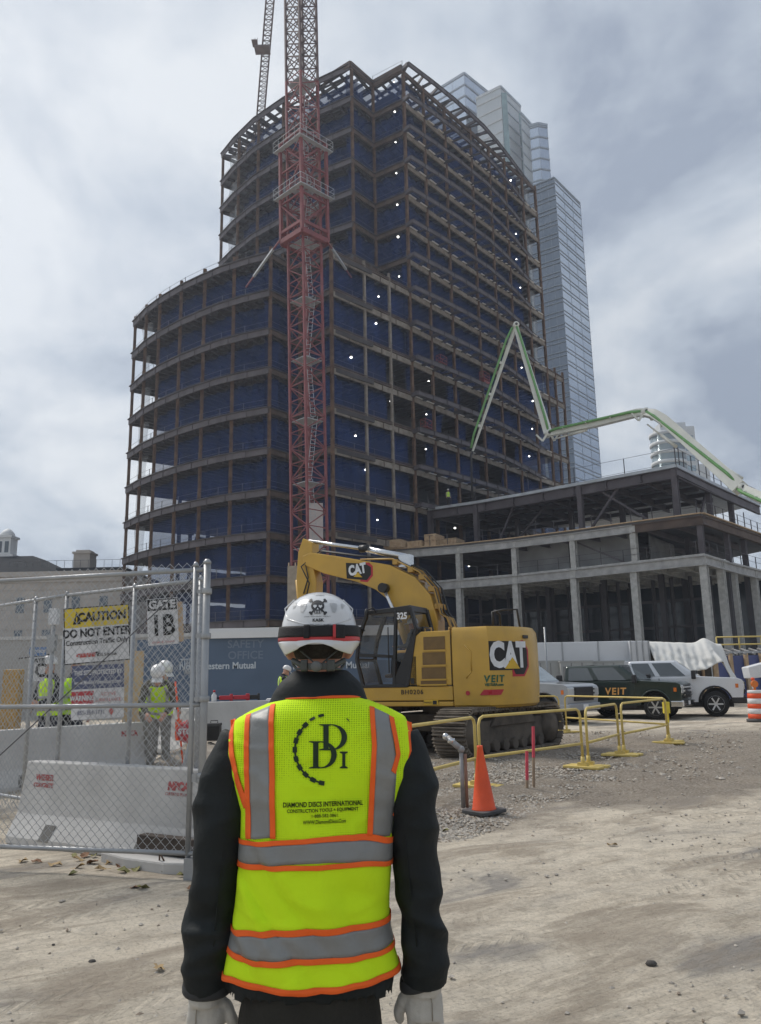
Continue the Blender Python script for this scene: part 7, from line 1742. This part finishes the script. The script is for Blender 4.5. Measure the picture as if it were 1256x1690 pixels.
# --- trousers and boots
TRM = mat('dark_work_trousers', (0.022, 0.021, 0.017), .9, 0, .25, 6, bump=.15, bscale=70)
mb = MB(); x0_, z0_ = Q(512, 1640)
rings = []
for z, a, b_ in ((.92, .150, .125), (.84, .172, .140), (.74, .186, .150), (.66, .188, .148)):
    rings.append([Vector((x0_ + a * math.copysign(abs(math.cos(2 * PI * j / 32)) ** .85, math.cos(2 * PI * j / 32)), b_ * math.sin(2 * PI * j / 32), z)) for j in range(32)])
mb.loft(rings)
for s_ in (-1, 1):
    mb.tube([(x0_ + s_ * .085, 0, .80), (x0_ + s_ * .098, 0, .68), (x0_ + s_ * .105, -.005, .48), (x0_ + s_ * .11, 0, .28), (x0_ + s_ * .115, 0, .07)], [.105, .107, .09, .083, .09], 18)
trs = remesh(mb, 'trousers', [TRM], man, .012, 4, fn=lambda p, n_: p + n_ * (.004 * noise.noise(p * 9) + .004 * math.sin(p.z * 60 + 5 * p.x) * sstep(.4, .15, p.z) + .003 * noise.noise(p * 24)))
for s_ in (-1, 1):
    mb = MB(); mb.add([Vector((x0_ + s_ * .10 + dx, -.150 - .002 + .02 * abs(dx), z)) for dx, z in ((-.062, .735), (.062, .735), (.06, .61), (0, .59), (-.06, .61))], [(0, 1, 2, 3, 4)]); mb.build('back_pocket', TRM, trs, solid=.006)
    mb = MB(); mb.tube([(x0_ + s_ * .115, -.11, .05), (x0_ + s_ * .118, 0, .055), (x0_ + s_ * .122, .12, .045), (x0_ + s_ * .125, .19, .035)], [.042, .055, .052, .036], 14); mb.tube([(x0_ + s_ * .115, 0, .16), (x0_ + s_ * .115, 0, .05)], [.06, .062], 14); mb.build('boot', BOOT, man)

# --- head, neck and hands as one body
HAIR = mat('dark_cropped_hair', (0.030, 0.024, 0.019), .9, 0, .5, 60, bump=.5, bscale=160)
SKIN2 = mat('ruddy_skin', (0.46, 0.225, 0.165), .55, 0, .12, 9)
hx, hz_ = Q(526, 1050)
mb = MB(); mb.ball((hx, .025, hz_), (.083, .105, .125), 24); mb.tube([(hx, .01, Q(526, 1150)[1]), (hx, .005, Q(526, 1105)[1]), (hx, .015, hz_)], [.070, .066, .066], 18)
mb.ball((hx, .085, hz_ - .075), (.055, .05, .05), 14); mb.ball((hx, .135, hz_ - .02), (.017, .022, .028), 10); mb.ball((hx, .12, hz_ - .058), (.026, .012, .009), 8)
for s_ in (-1, 1):
    mb.tube([(hx + s_ * .078, .015, hz_ + .005), (hx + s_ * .092, .008, hz_ - .015), (hx + s_ * .093, .006, hz_ - .045), (hx + s_ * .083, .014, hz_ - .068)], [.012, .017, .016, .010], 10)
torso(mb, (0, 0, .95), (0, 0, 1.33), (hx, 0, 1.52), -.02)
for s_, A in ARMS.items():
    P = [Vector((Q(a[0], a[1])[0], a[3], Q(a[0], a[1])[1])) for a in A]; mb.tube([P[0], P[2], P[3], P[5], P[7]], [.045, .045, .042, .036, .03], 10)
for s_ in (-1, 1): mb.tube([(x0_ + s_ * .09, 0, .93), (x0_ + s_ * .105, 0, .48), (x0_ + s_ * .115, 0, .1)], [.08, .055, .04], 10)
body = remesh(mb, 'body', [SKIN2], man, .006, 3)
mb = MB()
for s_ in (-1, 1): mb.ball((hx + s_ * .033, .122, hz_ + .008), (.012, .008, .008), 8)
mb.build('eyes', BLKL, man)
mb = MB(); mb.ball((hx, .018, hz_ - .004), (.0845, .106, .115), 26); hr = mb.build('hair', HAIR, man)
bm = bmesh.new(); bm.from_mesh(hr.data)
bmesh.ops.delete(bm, geom=[v for v in bm.verts if v.co.z < hz_ - .085 or (v.co.y > .045 and v.co.z < hz_ + .02)], context='VERTS'); bm.to_mesh(hr.data); bm.free()

# --- gloves
GLV = mat('pale_leather_glove', (0.42, 0.40, 0.36), .8, 0, color2=(.58, .56, .51), scale=9, bump=.25, bscale=40)
def glove(s_, px, py):
    x, z = Q(px, py); mb = MB(); y = .02
    mb.tube([(x, y, z + .035), (x, y, z - .005), (x - s_ * .002, y + .003, z - .03)], [.050, .050, .045], 16)
    rr = []
    for dz, a, b_, dx in ((.0, .046, .034, 0), (-.03, .050, .032, 0), (-.07, .054, .031, .0), (-.105, .052, .027, .002)):
        rr.append([Vector((x + s_ * dx + a * math.cos(2 * PI * j / 18), y + .006 + b_ * math.sin(2 * PI * j / 18), z + dz)) for j in range(18)])
    mb.loft(rr)
    for k, (l, r) in enumerate(((.085, .0135), (.098, .0140), (.092, .0135), (.074, .012))):
        fx_ = x + s_ * (-.036 + .0245 * k); cz = z - .10
        c_ = .012 + .006 * k
        mb.tube([(fx_, y + .004, cz + .012), (fx_ + s_ * .002 * k, y + .006, cz - l * .38), (fx_ + s_ * .003 * k, y + .006 + c_, cz - l * .72), (fx_ + s_ * .002 * k, y + .01 + c_ * 2.4, cz - l)], [r, r, r * .95, r * .75], 10)
    mb.tube([(x - s_ * .030, y + .01, z - .025), (x - s_ * .058, y + .02, z - .055), (x - s_ * .072, y + .03, z - .090), (x - s_ * .070, y + .04, z - .118)], [.022, .020, .017, .013], 12)
    g_ = remesh(mb, 'glove', [GLV], man, .0045, 4, fn=lambda p, n_: p + n_ * (.0028 * noise.noise(p * 38) + .0022 * math.sin(p.z * 230 + 40 * p.x) * math.exp(-((p.z - z + .01) / .025) ** 2)))
    mb = MB(); mb.tube([(x + s_ * .012, y - .0335, z - .01), (x + s_ * .02, y - .0285, z - .05), (x + s_ * .02, y - .024, z - .095)], .0016, 5); mb.build('glove_seam', mat('seam_tan', (.30, .27, .22), .9, 0, 0), g_)
glove(-1, 337, 1640); glove(1, 700, 1622)

# --- helmet
HWM = mat('glossy_white_helmet', (0.62, 0.63, 0.64), .22, 0, .03, 3, coat=.4); HBLK = mat('black_strap', (.010, .010, .012), .75, 0, .2, 30, bump=.2, bscale=220); HRED = mat('helmet_red_stripe', (.50, .035, .04), .4, 0, .06, 5); HGREY = mat('harness_grey', (.055, .06, .055), .55, 0, .2, 20)
HT = []
for py, hw_ in ((976.5, 3), (978, 14), (981, 24), (986, 34), (993, 43), (1002, 51), (1014, 57), (1028, 61), (1042, 63.5), (1056, 65), (1066, 65.5)):
    x, z = Q(526 - hw_, py); x2, z2 = Q(526 + hw_, py); HT.append(((z + z2) / 2, (x2 - x) / 2))
HT.sort(); HY = .02
def hrad(z):
    if z <= HT[0][0]: return HT[0][1]
    for a, b_ in zip(HT[:-1], HT[1:]):
        if z <= b_[0]: return lerp(a[1], b_[1], (z - a[0]) / (b_[0] - a[0]))
    return HT[-1][1]
HK = 1.17
def hsurf(phi, z, off=0.0): r = hrad(z) + off; return Vector((hx + r * math.cos(phi), HY + r * HK * math.sin(phi), z))
def hback(x, z, off=0.0):
    r = hrad(z); t = min(.995, abs(x - hx) / r); return Vector((x, HY - (r * HK) * math.sqrt(1 - t * t) - off, z))
zt0, zt1 = HT[0][0], HT[-1][0]
def QH(px, py):
    Y = MY - .1
    for _ in range(6):
        p = at(px, py, Y); Y = MY + hback(p.x - MX, p.z).y
    return p.x - MX, p.z
mb = MB(); n = 36
rings = [[hsurf(2 * PI * j / 48, z) for j in range(48)] for z in [lerp(zt0, zt1, 1 - (1 - i / n) ** 2) for i in range(n + 1)]]
mb.loft(rings, 0, False, True); helm = mb.build('helmet', HWM, man)
# rear brim: flares out, rises over the nape and dips beside the ears
mb = MB()
zr = QH(526, 1056)[1]
def brim(u, v):
    phi = 2 * PI * u; s_ = math.sin(phi); back = max(0, -s_)
    low = QH(526, 1079)[1] + .030 * back ** 6 - .0 * s_; low = lerp(low, QH(526, 1064)[1], sstep(-.05, .8, s_))
    z = lerp(zr, low, v); r = hrad(zr) + .003 + .006 * v - .012 * v * v * (1 if back < .9 else .4) - .022 * v * abs(math.cos(phi)) ** 8
    return Vector((hx + r * math.cos(phi), HY + (r * HK + .004 * v) * s_ + .0, z))
mb.grid(brim, 96, 8, 0); mb.build('brim', HWM, helm, solid=.004)
mb = MB(); mb.grid(lambda u, v: hsurf(2 * PI * u, lerp(QH(526, 1059)[1], QH(526, 1049)[1], v) + .007 * abs(math.cos(2 * PI * u)) ** 2 + (.002 * math.sin(4 * PI * u)), .0045), 96, 3, 0); mb.build('red_stripe', HRED, helm, solid=.002)
mb = MB(); mb.grid(lambda u, v: hsurf(2 * PI * u, lerp(QH(526, 1051)[1], QH(526, 1032.5)[1], v) + .004 * math.cos(2 * PI * u) ** 2, .006), 96, 5, 0); strap = mb.build('elastic_strap', HBLK, helm, solid=.002)
for (px0, px1, M_) in ((502, 511, HBLK), (550, 554, HRED), (554, 569, HBLK)):
    x0, _ = QH(px0, 1042); x1, _ = QH(px1, 1042); z1_, z0_ = QH(526, 1031)[1], QH(526, 1053)[1]
    mb = MB(); mb.grid(lambda u, v: hback(lerp(x0, x1, u), lerp(z0_, z1_, v), .0105), 6, 6, 0); mb.build('buckle', M_, strap, solid=.005)
# shell creases and vents
for pts in ([(474, 1022), (470, 1005), (486, 990)], [(578, 1022), (582, 1005), (566, 990)], [(474, 1022), (500, 1030), (526, 1032), (552, 1030), (578, 1022)]):
    mb = MB(); P = [QH(*p) for p in pts]; mb.tube([hback(p[0], p[1], -.0005) for p in [onpoly(P, i / 20)[0] for i in range(21)]], .0022, 6); mb.build('shell_ridge', HWM, helm)
VENT = mat('vent_shade', (.42, .43, .44), .5, 0, .1, 40)
def hpoly(name, pts, M_, off, par=None, cuts=3):
    bm = bmesh.new(); vs = [bm.verts.new((p[0], -p[1], 0)) for p in pts]; f_ = bm.faces.new(vs); bmesh.ops.triangulate(bm, faces=[f_]); bmesh.ops.subdivide_edges(bm, edges=[e_ for e_ in bm.edges if e_.calc_length() > 5], cuts=cuts); bmesh.ops.triangulate(bm, faces=bm.faces)
    me = bpy.data.meshes.new(name)
    for v in bm.verts: x, z = QH(v.co.x, -v.co.y); v.co = hback(x, z, off)
    bm.to_mesh(me); bm.free(); me.materials.append(M_); o = bpy.data.objects.new(name, me); COL.objects.link(o); o.parent = par or helm; return o
for pts in ([(495, 995), (506, 996), (505, 1003), (500, 1011), (496, 1010)], [(544, 995), (556, 996), (556, 1005), (553, 1012), (549, 1010)], [(482, 996), (490, 994), (488, 1001), (484, 1005)], [(563, 996), (570, 998), (566, 1005), (564, 1003)], [(519, 979.2), (537, 979.2), (535, 983), (521, 983)]):
    hpoly('vent', pts, VENT, .0015)
DK = mat('decal_grey', (.030, .030, .034), .5, 0, .1, 30)
def circ(cx_, cy, rx, ry, a0=0, a1=360, n=18): return [(cx_ + rx * math.cos(math.radians(lerp(a0, a1, i / n))), cy + ry * math.sin(math.radians(lerp(a0, a1, i / n)))) for i in range(n + (0 if a1 - a0 == 360 else 1))]
for (ax_, ay, bx, by) in ((513, 991, 537, 1012), (537, 991, 513, 1012)):
    d = Vector((bx - ax_, by - ay)).normalized(); nn = Vector((-d.y, d.x)) * 1.3; a = Vector((ax_, ay)); b_ = Vector((bx, by)); hpoly('crossbone', [tuple(a + nn), tuple(a - nn), tuple(b_ - nn), tuple(b_ + nn)], DK, .002)
    for c_ in (a, b_):
        for q in (1, -1): hpoly('bone_knob', circ(c_.x + nn.x * q * 1.1, c_.y + nn.y * q * 1.1, 2.2, 2.0, n=10), DK, .0022)
sk = hpoly('skull_decal', circ(524.5, 1000, 11, 9.5), DK, .0028); hpoly('skull_jaw', [(518, 1006), (531, 1006), (530, 1012.5), (519, 1012.5)], DK, .0028, sk)
for s_ in (-1, 1): hpoly('skull_eye', [(524.5 + s_ * 4.6, 1004), (524.5 + s_ * 1.4, 1000.5), (524.5 + s_ * 2.2, 998.3), (524.5 + s_ * 4.3, 999.4), (524.5 + s_ * 6.6, 998.3), (524.5 + s_ * 7.8, 1000.5)], HWM, .0036, sk)
hpoly('skull_nose', [(524.5, 1003), (522.8, 1006), (526.2, 1006)], HWM, .0036, sk)
for x_ in (520.6, 523.4, 526.2, 529): hpoly('skull_tooth', [(x_ - .45, 1008), (x_ + .45, 1008), (x_ + .45, 1012.5), (x_ - .45, 1012.5)], HWM, .0036, sk)
def htext(body, px, py, hpx, sx, bold=0):
    x, z = QH(px, py); k = QH(px + 1, py)[0] - QH(px, py)[0]; text('helmet_lettering', body, hpx * k * 1.4, None, DK, helm, bold=bold, sx=sx, ext=.0002, warp=lambda p: hback(x + p.x, z + p.y, .0024))
htext('KASK', 525, 1023.5, 5.0, 1.1, .0004); htext('WORK WITH DEADLY PRIORITY', 524, 1017.5, 1.7, 1.3); htext('CERTIFIED SAFETY HELMET', 524, 1030.8, 1.9, 1.35)
# ratchet harness at the nape
def nape(x, z, off=0.0): 
    t = min(.98, abs(x - hx) / .092); return Vector((x, .018 - .112 * math.sqrt(1 - t * t) - off, z))
def Q(px, py):
    Y = MY - .1
    for _ in range(6):
        p = at(px, py, Y); Y = MY + nape(p.x - MX, p.z).y
    return p.x - MX, p.z
for pts, w in (([(484, 1090), (498, 1098), (514, 1100)], .010), ([(568, 1090), (554, 1098), (536, 1100)], .010), ([(483, 1096), (490, 1104), (500, 1104)], .005), ([(569, 1096), (562, 1104), (552, 1104)], .005), ([(496, 1074), (510, 1086), (520, 1095)], .003), ([(556, 1074), (542, 1086), (532, 1095)], .003)):
    P = [Q(*p) for p in pts]; mb = MB(); mb.tube([nape(p.x, p.y, .004) for p in [onpoly(P, i / 12)[0] for i in range(13)]], w * .8, 8); mb.build('harness_strap', HGREY, helm)
for px0, px1, py0, py1 in ((498, 508, 1089, 1108), (540, 552, 1089, 1108), (510, 540, 1094, 1106)):
    x0, z0_ = Q(px0, py1); x1, z1_ = Q(px1, py0); mb = MB(); mb.grid(lambda u, v: nape(lerp(x0, x1, u), lerp(z0_, z1_, v), .012), 6, 4, 0); mb.build('harness_block', HGREY, helm, solid=.007)
x, z = Q(523, 1100); mb = MB(); mb.lathe([(.002, -.128), (.0135, -.127), (.0155, -.12), (.0155, -.10)], (x, .0, z), 20, axis='y'); mb.build('ratchet_knob', mat('knob_grey', (.11, .115, .11), .5, 0, .1, 20), helm)
# ================================================================ HAZE
mb = MB(); mb.bb(-420, 420, -40, 470, -1.0, 262)
hz = mb.build('haze', [], None)
HM = bpy.data.materials.new('haze_air'); HM.use_nodes = True; t_ = HM.node_tree; t_.nodes.clear()
ho = t_.nodes.new('ShaderNodeOutputMaterial'); hv = t_.nodes.new('ShaderNodeVolumePrincipled')
hv.inputs['Color'].default_value = (0.80, 0.87, 1.0, 1); hv.inputs['Density'].default_value = 0.0006; hv.inputs['Anisotropy'].default_value = 0.35
t_.links.new(hv.outputs[0], ho.inputs['Volume']); hz.data.materials.clear(); hz.data.materials.append(HM)
tag(hz, kind='stuff', label='pale haze softening the far towers', cat='haze')
